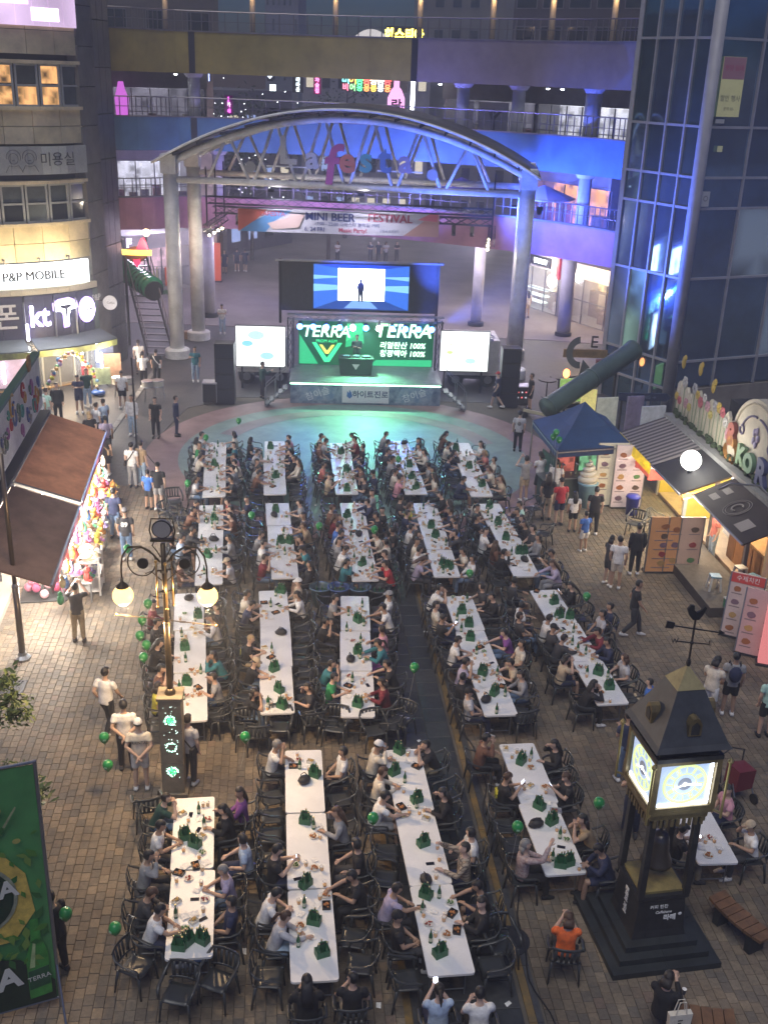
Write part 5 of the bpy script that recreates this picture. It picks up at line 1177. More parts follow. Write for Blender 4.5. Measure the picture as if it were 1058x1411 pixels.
def shop(label,A,B,z0,z1,wall,inside,n=4,depth=2.6,rows=2,goods=6,tube=True,seed=0,cat='shop'):
    """A-B: front line seen from the plaza (left to right)."""
    A,B=V(A),V(B);d=B-A;L=d.length;rz=math.atan2(d.y,d.x);t=thing('shop_front',label,cat,(A.x,A.y,z0),rz,None);h=z1-z0;rnd=random.Random(seed)
    k=MB();k.box((L/2,depth,h/2),(L,.1,h));k.build('back_wall',inside,t)
    k=MB();k.box((L/2,depth/2+.05,.03),(L-.02,depth-.16,.05));k.build('shop_floor',M('shop_floor',(.35,.32,.29),.5),t)
    k=MB();k.box((L/2,depth/2,h-.1),(L+.1,depth,.16));k.build('ceiling',M('shop_ceiling',(.5,.5,.5),.8),t)
    for x in(0,L):k=MB();k.box((x,depth/2,h/2-.1),(.16,depth-.12,h-.3));k.build('side_wall',wall,t)
    k=MB();k.box((L/2,-.02,h*.88),(L+.18,.14,h*.24));k.build('fascia',wall,t)
    for i in range(n):
        x0,x1=L*i/n+.07,L*(i+1)/n-.03;w=x1-x0
        k=MB();k.box(((x0+x1)/2,0,h*.38),(w,.02,h*.74));k.build('pane',PANE,t)
        k=MB();k.box((x1+.02,-.012,h*.38),(.06,.07,h*.74));k.build('mullion',MULL,t)
    k=MB();k.box((L/2,-.02,h*.40),(L-.2,.03,.05));k.build('transom',MULL,t)
    if tube:
        k=MB();k.box((L*.5,depth*.5,h-.24),(L*.7,.14,.05));k.build('ceiling_light',CEIL,t)
    for i in range(goods):
        x=L*(i+.5)/goods;hh=rnd.uniform(.6,1.7);k=MB();k.box((x,rnd.uniform(.5,depth-.7),hh/2+.06),(L/goods*.6,.4,hh));k.build('counter' if hh<1.1 else 'shelf_unit',M('goods_%d'%rnd.randrange(6),random.Random(seed+i).choice([(.5,.45,.4),(.3,.2,.14),(.15,.16,.2),(.55,.5,.52),(.4,.15,.12),(.2,.25,.22)]),.6,n=(5,.5)),t)
    return t
LWW=litwall('lit_white',(.85,.85,.95),.5,1.9);LWA=litwall('lit_warm',(1.0,.62,.26),.75,1.6);LWP=litwall('lit_pinkish',(.9,.6,.7),.5,1.8);LWD=litwall('lit_dim',(.20,.19,.24),.5);LWO=litwall('lit_orange',(1.0,.45,.15),.75,1.8);LWC=litwall('lit_cream',(1.0,.82,.5),.85,2.2)
WG=M('wall_grey_render',(.24,.23,.24),.85,n=(1.2,.25));WP_=M('wall_pale',(.5,.48,.49),.8,n=(1.2,.2));WT=M('wall_tan',(.32,.26,.21),.85,n=(1,.25));RED=M('red_post',(.45,.02,.03),.5)
R0,R1=gp(706,417),gp(866,469);RD=(R1-R0);
def RP(f):p=R0+RD*f;return(p.x,p.y)
def V2(p):return V((p[0],p[1],0))
s1=shop('bright dessert shop with glass counter and pale fascia between red posts',V2(RP(.05)),V2(RP(.40)),0,3.7,WP_,LWC,3,2.6,seed=1,goods=4);s2=shop('warm orange shop with silver arched panel and lit figures',V2(RP(.43)),V2(RP(.98)),0,3.7,WP_,LWA,3,3.0,seed=2,goods=3)
def onshop(t,name,shape,m_):return shape.build(name,m_,t)
L1=(V2(RP(.40))-V2(RP(.05))).length
for x in(-.12,L1+.1):k=MB();k.box((x,-.16,3.1),(.22,.2,1.4));k.build('red_post',RED,s1)
k=MB();k.box((L1*.58,-.16,3.25),(1.9,.12,.62));k.build('sign_box',BLK,s1);text('sign_word','DESSERT',.34,E('sign_white',(.85,.92,1),9),s1,(L1*.58,-.24,3.25),bold=.02);k=MB();k.cyl((L1*.22,-.1,3.25),(L1*.22,-.2,3.25),.42,n=20);k.build('round_logo',BLK,s1)
k=MB();k.cyl((L1+.0,-.5,2.3),(L1+.0,-.62,2.3),.42,n=20);k.build('round_blade_sign',E('sign_disc',(1,.97,.9),4),s1)
for i in range(3):k=MB();k.box((1.2+.2*i,.45,.5+.42*i),(2.2,.5,.06));k.build('glass_shelf',E('shelf_lit',(.8,.95,.9),1.2),s1)
text('sign_figures','888',.85,E('sign_fig',(1,.97,.92),9),s2,(1.35,-.2,2.85),bold=.03)
k=MB();pts=[(.15,.05),(1.35,.05),(1.35,2.1)]+[(.75+.6*math.cos(R(a)),2.1+.6*math.sin(R(a))) for a in range(15,180,15)]+[(.15,2.1)];k.prism(pts,-.2,-.1);k.build('arched_panel',M('panel_silver',(.42,.43,.45),.4,.5),s2)
for i in range(9):k=MB();k.cyl((.45+.3*(i%3),-.2,1.0+.42*(i//3)),(.45+.3*(i%3),-.225,1.0+.42*(i//3)),.12,n=12);k.build('lit_disc',E('disc_white',(.95,.97,1),5),s2)
for x,z in((2.6,1.4),(3.6,1.2),(3.0,2.6)):k=MB();k.box((x,1.2,z),(.7,.06,.9));k.build('wall_poster',M('poster_cream',(.6,.5,.35),.6),s2)
point('shop_light',V2(RP(.25))+V((-.6,-1.6,3.4)),220,(1,.85,.6),.4);point('shop_light',V2(RP(.7))+V((-.9,-1.4,3.4)),260,(1,.72,.40),.4)
# wall block the right shops are set in, rising behind the bridges
def block(label,A,B,z0,z1,depth,m_,cat='building',bays=0,floors=0,wm=None,name='building',sill=.9,ww=.55,hh=1.5,par=.0):
    A,B=V2(A),V2(B);d=B-A;L=d.length;rz=math.atan2(d.y,d.x);t=thing(name,label,cat,(A.x,A.y,z0),rz);h=z1-z0
    k=MB();k.box((L/2,depth/2,h/2),(L,depth,h));k.build('wall',m_,t)
    if par:k=MB();k.box((L/2,depth/2,h+par/2+.002),(L+.3,depth+.3,par));k.build('roof_parapet',WG,t)
    rnd=random.Random(int(L*100))
    for f in range(floors):
        for b in range(bays):
            w=L/bays;x=w*(b+.5);z=h/floors*f+sill+hh/2;mm=rnd.choice(wm) if wm else PANE
            k=MB();k.box((x,-.02,z),(w*ww,.05,hh));wf=k.build('window',MULL,t);k=MB();k.box((x,-.05,z),(w*ww-.12,.02,hh-.12));k.build('pane',mm,wf)
    return t
WDK=M('window_dark',(.015,.018,.025),.08,spec=.7);WLIT=E('window_lit',(.9,.8,.6),.45);WBL=E('window_blue',(.35,.45,.8),.5)
Rn=RD.normalized();Rp=V((-Rn.y,Rn.x,0))
a_,b_=R0+Rp*3.4-Rn*1.5,R1+Rp*3.4+Rn*4
block('dark block behind the bright right shops',(a_.x,a_.y),(b_.x,b_.y),0,5.4,8,WT)
# upper level rooms on the right: terrace restaurant and mural front
def lvl(px,Y):p=pd(px,180,Y);return V((p.x,p.y,0))
shop('orange lit terrace restaurant above the right shops',lvl(728,66),lvl(850,59.2),5.8,9.7,WT,LWO,4,2.2,seed=5,goods=5)
mur=shop('shop front with white panels and a climbing figure mural, right upper level',lvl(610,67.5),lvl(735,63.5),10.1,13.8,WG,LWD,5,2,seed=6,goods=3)
shop('shop front with dark windows at the far right upper level',lvl(737,63),lvl(868,58.5),10.1,13.8,WG,LWW,6,2,seed=8,goods=4)
for x0,x1 in((1.2,2.2),(2.6,4.6)):k=MB();k.box(((x0+x1)/2,-.05,1.5),(x1-x0,.05,2.5));k.build('white_panel',M('panel_pale',(.55,.55,.6),.7),mur)
MUR=M('mural_ink',(.07,.07,.12),.8)
k=MB();k.prism([(3.4,.4),(3.55,1.1),(3.5,1.7),(3.3,2.2),(3.45,2.25),(3.62,2.0),(4.1,2.35),(4.15,2.25),(3.75,1.85),(3.75,1.1),(4.0,.5),(3.85,.45),(3.62,.95),(3.55,.4)],-.10,-.08);k.build('mural_figure',MUR,mur)
k=MB();k.cyl((3.62,-.08,2.25),(3.62,-.1,2.25),.14,n=12);k.cyl((4.2,-.08,.45),(4.2,-.1,.45),.3,n=14);k.build('mural_head',MUR,mur)
# parasols and tables on the pink bridge's terrace
for q,(px,c_) in enumerate(((757,(.35,.30,.36)),(640,(.15,.13,.2)))):
    p=lvl(px,60.0 if px>700 else 63);t=thing('parasol',('pale' if q==0 else 'dark')+' terrace parasol on the lowest bridge','parasol',(p.x,p.y,5.8))
    k=MB();k.cyl((0,0,0),(0,0,2.9),.04,n=8);k.build('pole',ALU,t);k=MB();k.lathe([(.02,3.1),(1.7,2.45),(1.7,2.38),(.02,3.0)],n=8);k.build('canopy',M('parasol_%d'%q,c_,.8),t)
# left ground and upper rooms behind the left arch columns
shop('bright clothes shop on lower left beyond the arch columns',lvl(165,70),lvl(262,74),0,3.9,WP_,LWP,4,2.6,seed=11,goods=6);shop('white lit boutique on the left first level',lvl(158,67),lvl(262,69),5.8,9.7,WP_,LWW,4,2.4,seed=12,goods=6);shop('dim cafe terrace on the left second level',lvl(158,67),lvl(285,69.5),10.1,13.8,WG,LWD,5,2.4,seed=13,goods=8)
block('dark block behind the left shops',(-27,70.5),(-12.6,77.5),0,14.0,9,WT);block('dark terrace house above the left olive bridge',(-26,69),(-11.5,73.5),14.2,19.5,7,M('wall_dark',(.10,.09,.085),.85,n=(1,.3)),bays=6,floors=1,wm=[WDK,WDK,WLIT],hh=2.2)
nm=thing('magenta_mannequin','magenta lit figure poster on left second level','poster',tuple(pd(168,135,66)));k=MB();k.prism([(-.35,-1.2),(.35,-1.2),(.4,0),(.2,.5),(.12,.9),(-.15,.9),(-.25,.5),(-.4,0)],-.05,.05);k.build('poster_panel',E('poster_mag',(.55,.12,.6),.7),nm)
# gabion planter wall above the arch
gx0,gx1=pd(363,155,68.5),pd(452,155,67.5);gb=thing('stone_planter','long planter of small pale stones above the arch crown','planter',(gx0.x,gx0.y,10.1),math.atan2(gx1.y-gx0.y,gx1.x-gx0.x));GL=(gx1-gx0).length
k=MB();k.box((GL/2,.4,.95),(GL,.7,1.9));k.build('core',M('gabion_core',(.12,.11,.10),.9),gb);rnd=random.Random(3);k=MB()
for i in range(420):k.ell((rnd.uniform(.05,GL-.05),.03+rnd.uniform(-.02,.03),rnd.uniform(.08,1.85)),(rnd.uniform(.05,.09),.05,rnd.uniform(.04,.07)),6,4)
q_=k.build('gabion_stones',M('gabion_stone',(.42,.38,.32),.9,n=(2.2,.6)),gb);q_['kind']='stuff'
k=MB();k.prism([(1.9,.05),(2.9,.05),(2.4,.42)],-.09,-.04);k.build('fan_ornament',M('fan_cream',(.6,.55,.45),.7),gb)
# far street buildings and neon
block('far dark building left of the street',(-13.5,88),(-9,96),0,12.5,20,M('far_wall',(.14,.13,.14),.9,n=(.6,.3)),bays=4,floors=3,wm=[WDK,WLIT,WBL]);block('far pale shop building at the end of the street',(-9.5,112),(3,112),0,15.5,12,WG,bays=8,floors=4,wm=[WDK,WBL,WLIT,WDK])
block('far grey tower block right of the street',(1.2,118),(13,112),0,29,12,M('tower_grey',(.13,.125,.12),.9,n=(.4,.2)),bays=7,floors=9,wm=[WDK,WDK,M('window_grey',(.12,.12,.12),.3)],hh=1.3);block('far pale tower at the top behind the olive bridge',(-17.5,150),(-13.2,150),0,26.5,12,M('tower_dim',(.15,.15,.18),.9),bays=6,floors=9,wm=[WDK,M('window_grey')]);block('dark tower behind the brown bridge at top right',(7,74),(19,66),13.9,24,6,M('tower_black',(.045,.042,.055),.8,n=(.5,.3)),bays=8,floors=3,wm=[WDK],hh=2.4,ww=.8)
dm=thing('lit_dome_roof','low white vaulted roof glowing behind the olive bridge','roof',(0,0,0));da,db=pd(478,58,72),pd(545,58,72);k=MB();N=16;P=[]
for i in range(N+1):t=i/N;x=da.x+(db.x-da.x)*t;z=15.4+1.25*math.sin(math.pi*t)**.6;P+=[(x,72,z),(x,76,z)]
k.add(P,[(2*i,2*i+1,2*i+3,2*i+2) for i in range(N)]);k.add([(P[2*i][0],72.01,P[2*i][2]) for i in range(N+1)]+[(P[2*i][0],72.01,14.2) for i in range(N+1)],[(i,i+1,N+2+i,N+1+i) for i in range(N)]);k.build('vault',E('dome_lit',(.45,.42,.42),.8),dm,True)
sg=thing('yellow_sign','glowing yellow word sign on the olive bridge','sign',tuple(pd(557,48,69)));k=MB();k.box((0,.08,0),(2.1,.1,.9));k.build('sign_board',BLK,sg);text('sign_word','헤스티아',.62,E('sign_yellow',(1,.75,.08),6),sg,(0,0,0),bold=.03)
def neon(px0,py0,px1,py1,Y,label,items,board=(.02,.02,.025)):
    a,b=pd(px0,py0,Y),pd(px1,py1,Y);w,h=b.x-a.x,a.z-b.z;t=thing('neon_sign',label,'neon sign',((a.x+b.x)/2,Y,(a.z+b.z)/2));k=MB();k.box((0,.12,0),(w,.12,h));k.build('sign_board',M('board_%d'%px0,board,.6),t)
    for it in items:text('neon_letter',it[0],it[1]*h,E('neon_%d_%d_%d'%tuple(int(c*9) for c in it[2]),it[2],(it[5] if len(it)>5 else 7)*.24),t,(it[3]*w,0,it[4]*h),bold=.012)
    return t
neon(471,103,562,128,76,'long neon sign of coloured round letters above the arch',[(c,.62,col,-.44+.105*i,.18-.0*i,8) for i,(c,col) in enumerate((('비',(.2,.9,.9)),('어',(1,.5,.1)),('응',(.1,1,.3)),('응',(1,.15,.1)),('송',(1,.85,.6)),('송',(.9,.95,1)),('응',(1,.1,.1))))]+[(c,.5,col,-.44+.105*i,-.30,8) for i,(c,col) in enumerate((('비',(1,.2,.3)),('어',(.3,.9,.3)),('응',(.1,.9,.3)),('응',(1,.35,.1)),('응',(1,.6,.1)),('응',(.8,.95,1)),('응',(1,.3,.1))))],(.10,.09,.09))
neon(309,131,321,158,67,'small magenta vertical neon sign',[('J',.30,(1,.15,.9),0,.3,6),('가',.26,(1,.6,1),0,0,6),('네',.26,(1,.15,.9),0,-.3,6)],(.4,.02,.35))
neon(403,99,418,128,82,'tall white vertical shop sign',[(c,.22,(.8,.95,1),0,.36-.24*i,7) for i,c in enumerate('노래타운')]);neon(432,98,442,130,80,'tall pink and red vertical neon sign',[(c,.22,(1,.25,.6),0,.36-.24*i,8) for i,c in enumerate('포차술집')],(.3,.02,.15));neon(368,98,376,112,80,'small white lit sign beside stone planter',[('◆',.6,(.7,.8,1),0,0,6)]);neon(373,115,379,128,80,'small cool white lit sign under another by stone planter',[('■',.9,(.85,.9,1),0,0,7)])
neon(285,96,291,112,70,'slim blue lit blade sign left of far trees',[('|',.9,(.4,.5,1),0,0,8)])
P=pd(545,158,66.5);bt=thing('bottle_sign','pink glowing bottle shaped sign on the blue bridge','sign',tuple(P));k=MB();k.prism([(-.5,0),(.5,0),(.5,.9),(.3,1.35),(.16,1.5),(.16,2.0),(-.16,2.0),(-.16,1.5),(-.3,1.35),(-.5,.9)],0,.22);k.build('bottle_panel',E('bottle_pink',(.75,.30,.62),1.3),bt);text('sign_word','락',.7,M('sign_navy',(.04,.03,.1),.6),bt,(.02,-.02,.48),bold=.02)
sp=thing('lit_pillar','slim white lit pillar right of the bottle sign','lamp',tuple(pd(568,145,68)));k=MB();k.box((0,0,0),(.24,.24,3.2));k.build('light_tube',E('tube_pillar',(.9,.93,1),4),sp);k=MB();k.box((0,0,-1.75),(.3,.3,.28));k.build('socket',DKM,sp)
# far trees with points of light
def tree(name,x,y,z0,h,cr,label,seed,leafc,n=900,lights=0,group=None):
    rnd=random.Random(seed);t=thing(name,label,'tree',(x,y,z0),0,group);k=MB();k.tube([(0,0,0),(.05,.02,h*.3),(-.04,.03,h*.55),(.02,0,h*.85)],[.16,.13,.09,.03],8);br=[]
    for i in range(7):
        a=i*2.4;z=h*(.35+.07*i);e=V((math.cos(a)*cr*.7,math.sin(a)*cr*.7,z+cr*.35));k.tube([(0,0,z),e*.5+V((0,0,z*.5)),e],[.06,.04,.015],6);br.append(e)
    k.build('trunk',M('bark',(.06,.045,.035),.9,n=(9,.4)),t);k=MB()
    for i in range(n):
        c=rnd.choice(br);p=c+V((rnd.gauss(0,.36),rnd.gauss(0,.36),rnd.gauss(0,.3)))*cr*.75;s=rnd.uniform(.09,.18)*max(.6,cr/2.2)
        q=Euler((rnd.uniform(-1,1),rnd.uniform(-1,1),rnd.uniform(0,6))).to_matrix();k.add([p+q@V((-s,0,0)),p+q@V((0,-s*.5,.02)),p+q@V((s,0,0)),p+q@V((0,s*.5,.02))],[(0,1,2,3)])
    f=k.build('crown',M('leaf_%d'%seed,leafc,.6,n=(2,.5)),t);f['kind']='stuff'
    if lights:
        k=MB()
        for i in range(lights):c=rnd.choice(br);p=c+V((rnd.gauss(0,.45),rnd.gauss(0,.3),rnd.gauss(0,.3)))*cr;k.ell(p,.022,5,4)
        l=k.build('fairy_lights',E('fairy',(.9,.93,1),12),t);l['kind']='stuff'
    return t
for i,(px,py,Y,h,cr) in enumerate(((300,150,84,13.2,2.6),(345,150,86,13.6,3.0),(455,150,84,13,1.8),(480,60,100,17,2.6))):
    p=pd(px,py,Y);tree('street_tree',p.x,p.y,0,h,cr,'far dark street tree %s'%('left of the small magenta sign','strung with tiny lights right of magenta sign','beside the long coloured neon sign','rising behind the yellow word sign')[i],30+i,(.03,.05,.022),900,60 if i in(1,0) else 0,'far street trees')
# people on the far terrace
for q,(px,c_,hh,lab) in enumerate(((465,'white','long dark','person in white top above the video wall, alone on the left'),(510,'navy','short black','person in navy above the video wall, second from left'),(521,'navy','short black','person in navy above the video wall, third from left'),(531,'pale-grey','long black','person in pale top above the video wall, fourth from left'),(546,'charcoal','short black','person in dark top above the video wall, rightmost'))):
    P=gp(px,362);person(P.x,P.y,math.pi+.3*(q-2),random.choice(('stand','look','fold')),c_,lab,hh,'charcoal',group='people beyond the video wall')
# strawberry shop sign, clothes rail, green stair tube on the left
P=pd(187,348,57);fs=thing('fruit_sign','lit sign with red berry shape, letter and yellow bar','sign',tuple(P));k=MB();k.box((0,.05,0),(1.65,.2,.26));k.build('yellow_bar',E('bar_yellow',(.95,.62,.08),2.2),fs);text('sign_letter','F',.62,E('letter_violet',(.75,.6,1),5),fs,(-.32,0,.45),bold=.02)
k=MB();k.prism([(.05,.15),(.3,.7),(.45,.78),(.55,.6),(.68,.15)],-.02,.12);k.build('red_berry',E('berry_red',(.9,.03,.08),1.6),fs);k=MB();k.prism([(-.15,-.2),(.25,-.2),(.2,-.6),(.05,-.75),(-.1,-.6)],-.02,.12);k.build('red_berry',E('berry_red',(.9,.03,.08),1.6),fs)
k=MB();k.ell((0,.04,-.1),(.6,.08,.42),16,8);k.build('round_board',M('board_brown',(.16,.08,.03),.6),fs,True);k=MB();k.tube([(.6,.06,.6),(.6,.06,1.2)],.05,8);k.build('lamp_arm',DKM,fs);k=MB();k.ell((.62,0,1.05),.19,12,8);k.build('ball_lamp',E('ball_peach',(1,.55,.3),6),fs,True);k=MB();k.bar((-.6,.1,-.2),(-.6,.1,-5.6),.12);k.build('sign_pole',DKM,fs)
point('fruit_sign_light',P+V((.4,-.8,.4)),60,(1,.5,.35),.2)
ct=thing('stair_tube','green ribbed barrel cover over an outside stair','stair cover',(0,0,0));a,b=pd(172,372,60),pd(212,398,57.5);d=b-a;N=9
GT=M('tube_green',(.02,.20,.10),.25,n=(3,.35))
for i in range(N):
    p,q=a+d*(i/N),a+d*((i+.93)/N);k=MB();k.tube([p,q],.62,14);k.build('rib_shell',GT,ct,True)
k=MB();k.tube([a+V((0,0,-.1)),b+d*.03+V((0,0,-.1))],.54,12);k.build('inner_tube',DKM,ct)
sr=thing('outside_stair','steep metal stair with mesh rails under the green cover','stairs',(0,0,0));a,b=gp(222,492),pd(188,398,60.5);b.z=4.2
for i in range(16):p=a.lerp(b,(i+.5)/16);k=MB();k.box(p,(1.3,.32,.05));k.build('tread',MULL,sr)
for s in(-.68,.68):
    k=MB();k.bar(a+V((s,0,.1)),b+V((s,0,0)),.06,.2);k.build('stringer',DKM,sr);k=MB();k.tube([a+V((s,0,1.0)),b+V((s,0,1.0))],.03,6);k.build('handrail',RAILM,sr)
    for i in range(12):p=a.lerp(b,i/11)+V((s,0,0));k=MB();k.cyl(p,p+V((0,0,1)),.018,n=5);k.build('baluster',RAILM,sr)
cl=thing('clothes_rail','rail of hanging coloured clothes outside the left shop','clothes rail',tuple(gp(222,402)),R(15));k=MB();k.tube([(-1.3,0,0),(-1.3,0,1.7),(1.3,0,1.7),(1.3,0,0)],.025,6);k.build('rail',ALU,cl)
for i in range(13):k=MB();k.prism([(-.04,.45),(.04,.45),(.045,1.62),(-.045,1.62)],-.22,.22);o=k.build('hanging_garment',cloth(random.choice(('white','orange','black','beige','denim','cream','yellow','grey'))),cl);o.location=(-1.15+.19*i,0,0)
P=gp(213,403);gsb=thing('grass_patch','small strip of artificial grass beneath the green stair cover','grass',(P.x,P.y,0));k=MB();rnd=random.Random(5)
for i in range(500):x,y=rnd.uniform(-1.2,1.8),rnd.uniform(-.6,.7);k.add([(x,y,0),(x+.04,y,0),(x+.02+rnd.uniform(-.05,.05),y+.02,rnd.uniform(.1,.22))],[(0,1,2)])
q_=k.build('grass_blades',M('turf',(.05,.17,.03),.8),gsb);q_['kind']='stuff'
pb=thing('cardboard_box','small tan box at the foot of the second left column','box',tuple(gp(260,466)),.1);k=MB();k.box((0,0,.2),(.75,.5,.4));k.build('box_body',M('cardboard',(.42,.27,.17),.8),pb);k=MB();k.box((0,0,.403),(.75,.06,.004));k.build('tape',M('tape',(.55,.45,.3),.4),pb)
rb=thing('red_kiosk_sign','tall red standing sign behind the third left column','sign',tuple(gp(298,388)),0);k=MB();k.box((0,0,1.4),(.7,.3,2.6));k.build('sign_panel',M('sign_red',(.45,.09,.05),.6,emit=(.5,.08,.04),es=.35),rb);k=MB();k.box((0,0,.05),(.9,.5,.1));k.build('foot',DKM,rb)
# ------------------------------------------------------------------ curved stone clad building on the left
FPTS=[V((-25,44.6,0)),V((-21,46.0,0)),V((-17.9,47.25,0)),V((-16.4,48.05,0)),V((-14.95,49.2,0)),V((-14.1,50.5,0))]
FC=catmull(FPTS,16);_cl=[0]
for i in range(1,len(FC)):_cl.append(_cl[-1]+(FC[i]-FC[i-1]).length)
FL=_cl[-1]
def FP(s):
    s=min(max(s,0),FL-1e-6);i=max(j for j in range(len(_cl)) if _cl[j]<=s);i=min(i,len(FC)-2);f=(s-_cl[i])/(_cl[i+1]-_cl[i]);return FC[i].lerp(FC[i+1],f)
def fseg(mb,s0,s1,z0,z1,out,th,n=1):
    for q in range(n):
        a,b=FP(s0+(s1-s0)*q/n),FP(s0+(s1-s0)*(q+1)/n);d=(b-a).normalized();nn=V((d.y,-d.x,0));a2,b2=a+nn*out,b+nn*out;a1,b1=a+nn*(out-th),b+nn*(out-th)
        mb.add([(a1.x,a1.y,z0),(b1.x,b1.y,z0),(b2.x,b2.y,z0),(a2.x,a2.y,z0),(a1.x,a1.y,z1),(b1.x,b1.y,z1),(b2.x,b2.y,z1),(a2.x,a2.y,z1)],[(0,1,2,3),(7,6,5,4),(0,4,5,1),(1,5,6,2),(2,6,7,3),(3,7,4,0)])
    return mb
lb=thing('curved_building','curved tan stone building with window bands and phone shop','building')
ZL=dict(g0=0.0,aw=2.1,kt0=2.46,kt1=4.44,tr=4.70,pp1=5.85,c1=7.45,w1=9.25,s2=9.5,bn1=10.85,c2=12.30,w2=14.15,c3=15.4,top=18.2)
k=MB();fseg(k,0,FL,0,ZL['top'],-.35,.6,24);k.build('core_wall',M('core_dark',(.07,.065,.06),.8),lb)
STM=[M('stone_tan_%d'%i,c,.75,n=(1.1,.25),bump=.12) for i,c in enumerate([(.60,.50,.30),(.56,.47,.28),(.64,.54,.34)])]
NP=10;PS=FL/NP
for z0,z1 in((ZL['pp1'],ZL['c1']),(ZL['bn1'],ZL['c2']),(ZL['c3']-.95,ZL['c3']),(ZL['c3'],16.8),(16.8,18.2)):
    rows=2 if z1-z0>1.2 else 1
    for r_ in range(rows):
        for i in range(NP):
            a=z0+(z1-z0)*r_/rows;k=MB();fseg(k,i*PS+.012,(i+1)*PS-.012,a+.012,a+(z1-z0)/rows-.012,random.uniform(-.005,.005),.33,2);k.build('stone_panel',random.choice(STM),lb)
for z in(ZL['c1'],ZL['c2'],ZL['w1'],ZL['w2']):
    k=MB();fseg(k,0,FL,z-.06,z+.08,.10,.4,24);k.build('cornice',STM[2],lb)
FRM=M('window_frame_pale',(.36,.37,.34),.5,n=(3,.15));WARMW=litwall('lit_win_warm',(.95,.5,.18),.6,2.2,.08);GRW=M('window_greygreen',(.10,.115,.105),.12,n=(1.2,.4));DW=M('window_black',(.03,.034,.034),.06)
def winrow(z0,z1,pats):
    nw_=12;w=FL/nw_
    for i in range(nw_):
        f=MB();s0,s1=i*w+.03,(i+1)*w-.03
        for a,b,c,d_ in((s0,s1,z0,z0+.09),(s0,s1,z1-.09,z1),(s0,s0+.09,z0+.09,z1-.09),(s1-.09,s1,z0+.09,z1-.09),(s0+.09,s1-.09,(z0+z1)/2-.04,(z0+z1)/2+.04)):fseg(f,a,b,c,d_,-.02,.14)
        fo=f.build('window',FRM,lb)
        for r_ in(0,1):
            m_=pats[i%len(pats)][r_];p=MB();a=z0+.08+r_*((z1-z0)/2);fseg(p,s0+.08,s1-.08,a,a+(z1-z0)/2-.14,-.09,.02);p.build('pane',m_,fo)
winrow(ZL['w1']-1.72,ZL['w1']-.06,[(DW,GRW),(GRW,GRW),(DW,GRW),(DW,GRW)]);winrow(ZL['w2']-1.78,ZL['w2']-.06,[(WARMW,WARMW),(WARMW,GRW),(WARMW,WARMW),(GRW,GRW)])
def fsign(name,s0,s1,z0,z1,m_,out=.14,th=.12,n=5):k=MB();fseg(k,s0,s1,z0,z1,out,th,n);return k.build(name,m_,lb)
def ftext(body,s,z,size,m_,out=.17,ext=.02,bold=.0,sx=1):
    p,q=FP(s-.05),FP(s+.05);d=(q-p).normalized();nn=V((d.y,-d.x,0));o=FP(s)+nn*out
    return text('sign_lettering',body,size,m_,lb,(o.x,o.y,z),(R(90),0,math.atan2(d.y,d.x)),ext,bold=bold,sx=sx)
def sx_of(px,z):return min((i*FL/300 for i in range(301)),key=lambda s:abs(proj(FP(s)+V((0,0,z)))[0]-px))
# hair salon banner with two line-drawn heads
a,b=sx_of(-60,10.2),sx_of(116,10.2);fsign('salon_banner',a,b,ZL['s2']+.1,ZL['bn1']-.08,M('banner_grey',(.36,.37,.35),.7,n=(2,.15)),.16,.1,8);fsign('banner_strip',sx_of(57,10),sx_of(90,10),ZL['s2']+.11,ZL['bn1']-.09,M('banner_light',(.50,.52,.47),.7),.175,.02,3)
LIN=M('ink_line',(.05,.05,.055),.7);ftext('미용실',sx_of(77,10.2),10.2,.62,LIN,.20,.004)
for px in(18,40):
    s=sx_of(px,10.2);p=FP(s);d=(FP(s+.05)-FP(s-.05)).normalized();nn=V((d.y,-d.x,0))
    def LP(u,z):return p+d*u+nn*.185+V((0,0,10.2+z))
    for pts in([LP(.2*math.cos(t),.08+.22*math.sin(t)) for t in[i*.42 for i in range(16)]],[LP(.30*math.cos(t),.14+.30*math.sin(t)) for t in[-.5+i*.3 for i in range(14)]],[LP(-.36,-.48),LP(-.2,-.2),LP(0,-.26),LP(.2,-.2),LP(.36,-.48)],[LP(-.06,0),LP(.06,0)]):k=MB();k.tube(pts,.012,4);k.build('line_drawing',LIN,lb)
# lit white sign and phone shop band
a,b=sx_of(-70,5.2),sx_of(117,5.2);fsign('white_sign',a,b,ZL['tr']+.06,ZL['pp1']-.05,E('sign_lit_white',(.92,.97,1.0),1.5),.30,.26,8);[ftext('P&P MOBILE',sx_of(44,5.3)+q_,5.28,.56,M('sign_ink_dark',(.02,.02,.025),.6),.325,.01,.0,.94) for q_ in(-.012,.0,.012)]
fsign('trim_band',0,FL,ZL['kt1']-.02,ZL['tr'],M('trim_cream',(.50,.46,.36),.6),.22,.3,24)
for px in(4,52,92):p=FP(sx_of(px,6));k=MB();k.tube([p+V((0,0,6.0)),p+V((.25,-.45,6.1)),p+V((.25,-.5,5.95))],.03,6);k.build('sign_lamp_arm',DKM,lb);point('sign_lamp',p+V((.5,-.9,6.15)),55,(1,.80,.52),.12)  # bare warm lights added beside the arms to warm the facade
NVY=M('sign_navy_board',(.035,.035,.085),.45,n=(2,.2));LETW=E('letter_white',(.92,.90,1.0),7);HALO=E('letter_halo',(.55,.35,1.0),2.2)
edges=[-60,33,72,103,124,134]
for i in range(5):s0,s1=sx_of(edges[i],3.5),min(FL,sx_of(edges[i+1],3.5));fsign('sign_board',s0+.02,s1-.03,ZL['kt0'],ZL['kt1']-.06,NVY if i<4 else M('sign_greengrey',(.10,.13,.12),.5),.26,.2,3)
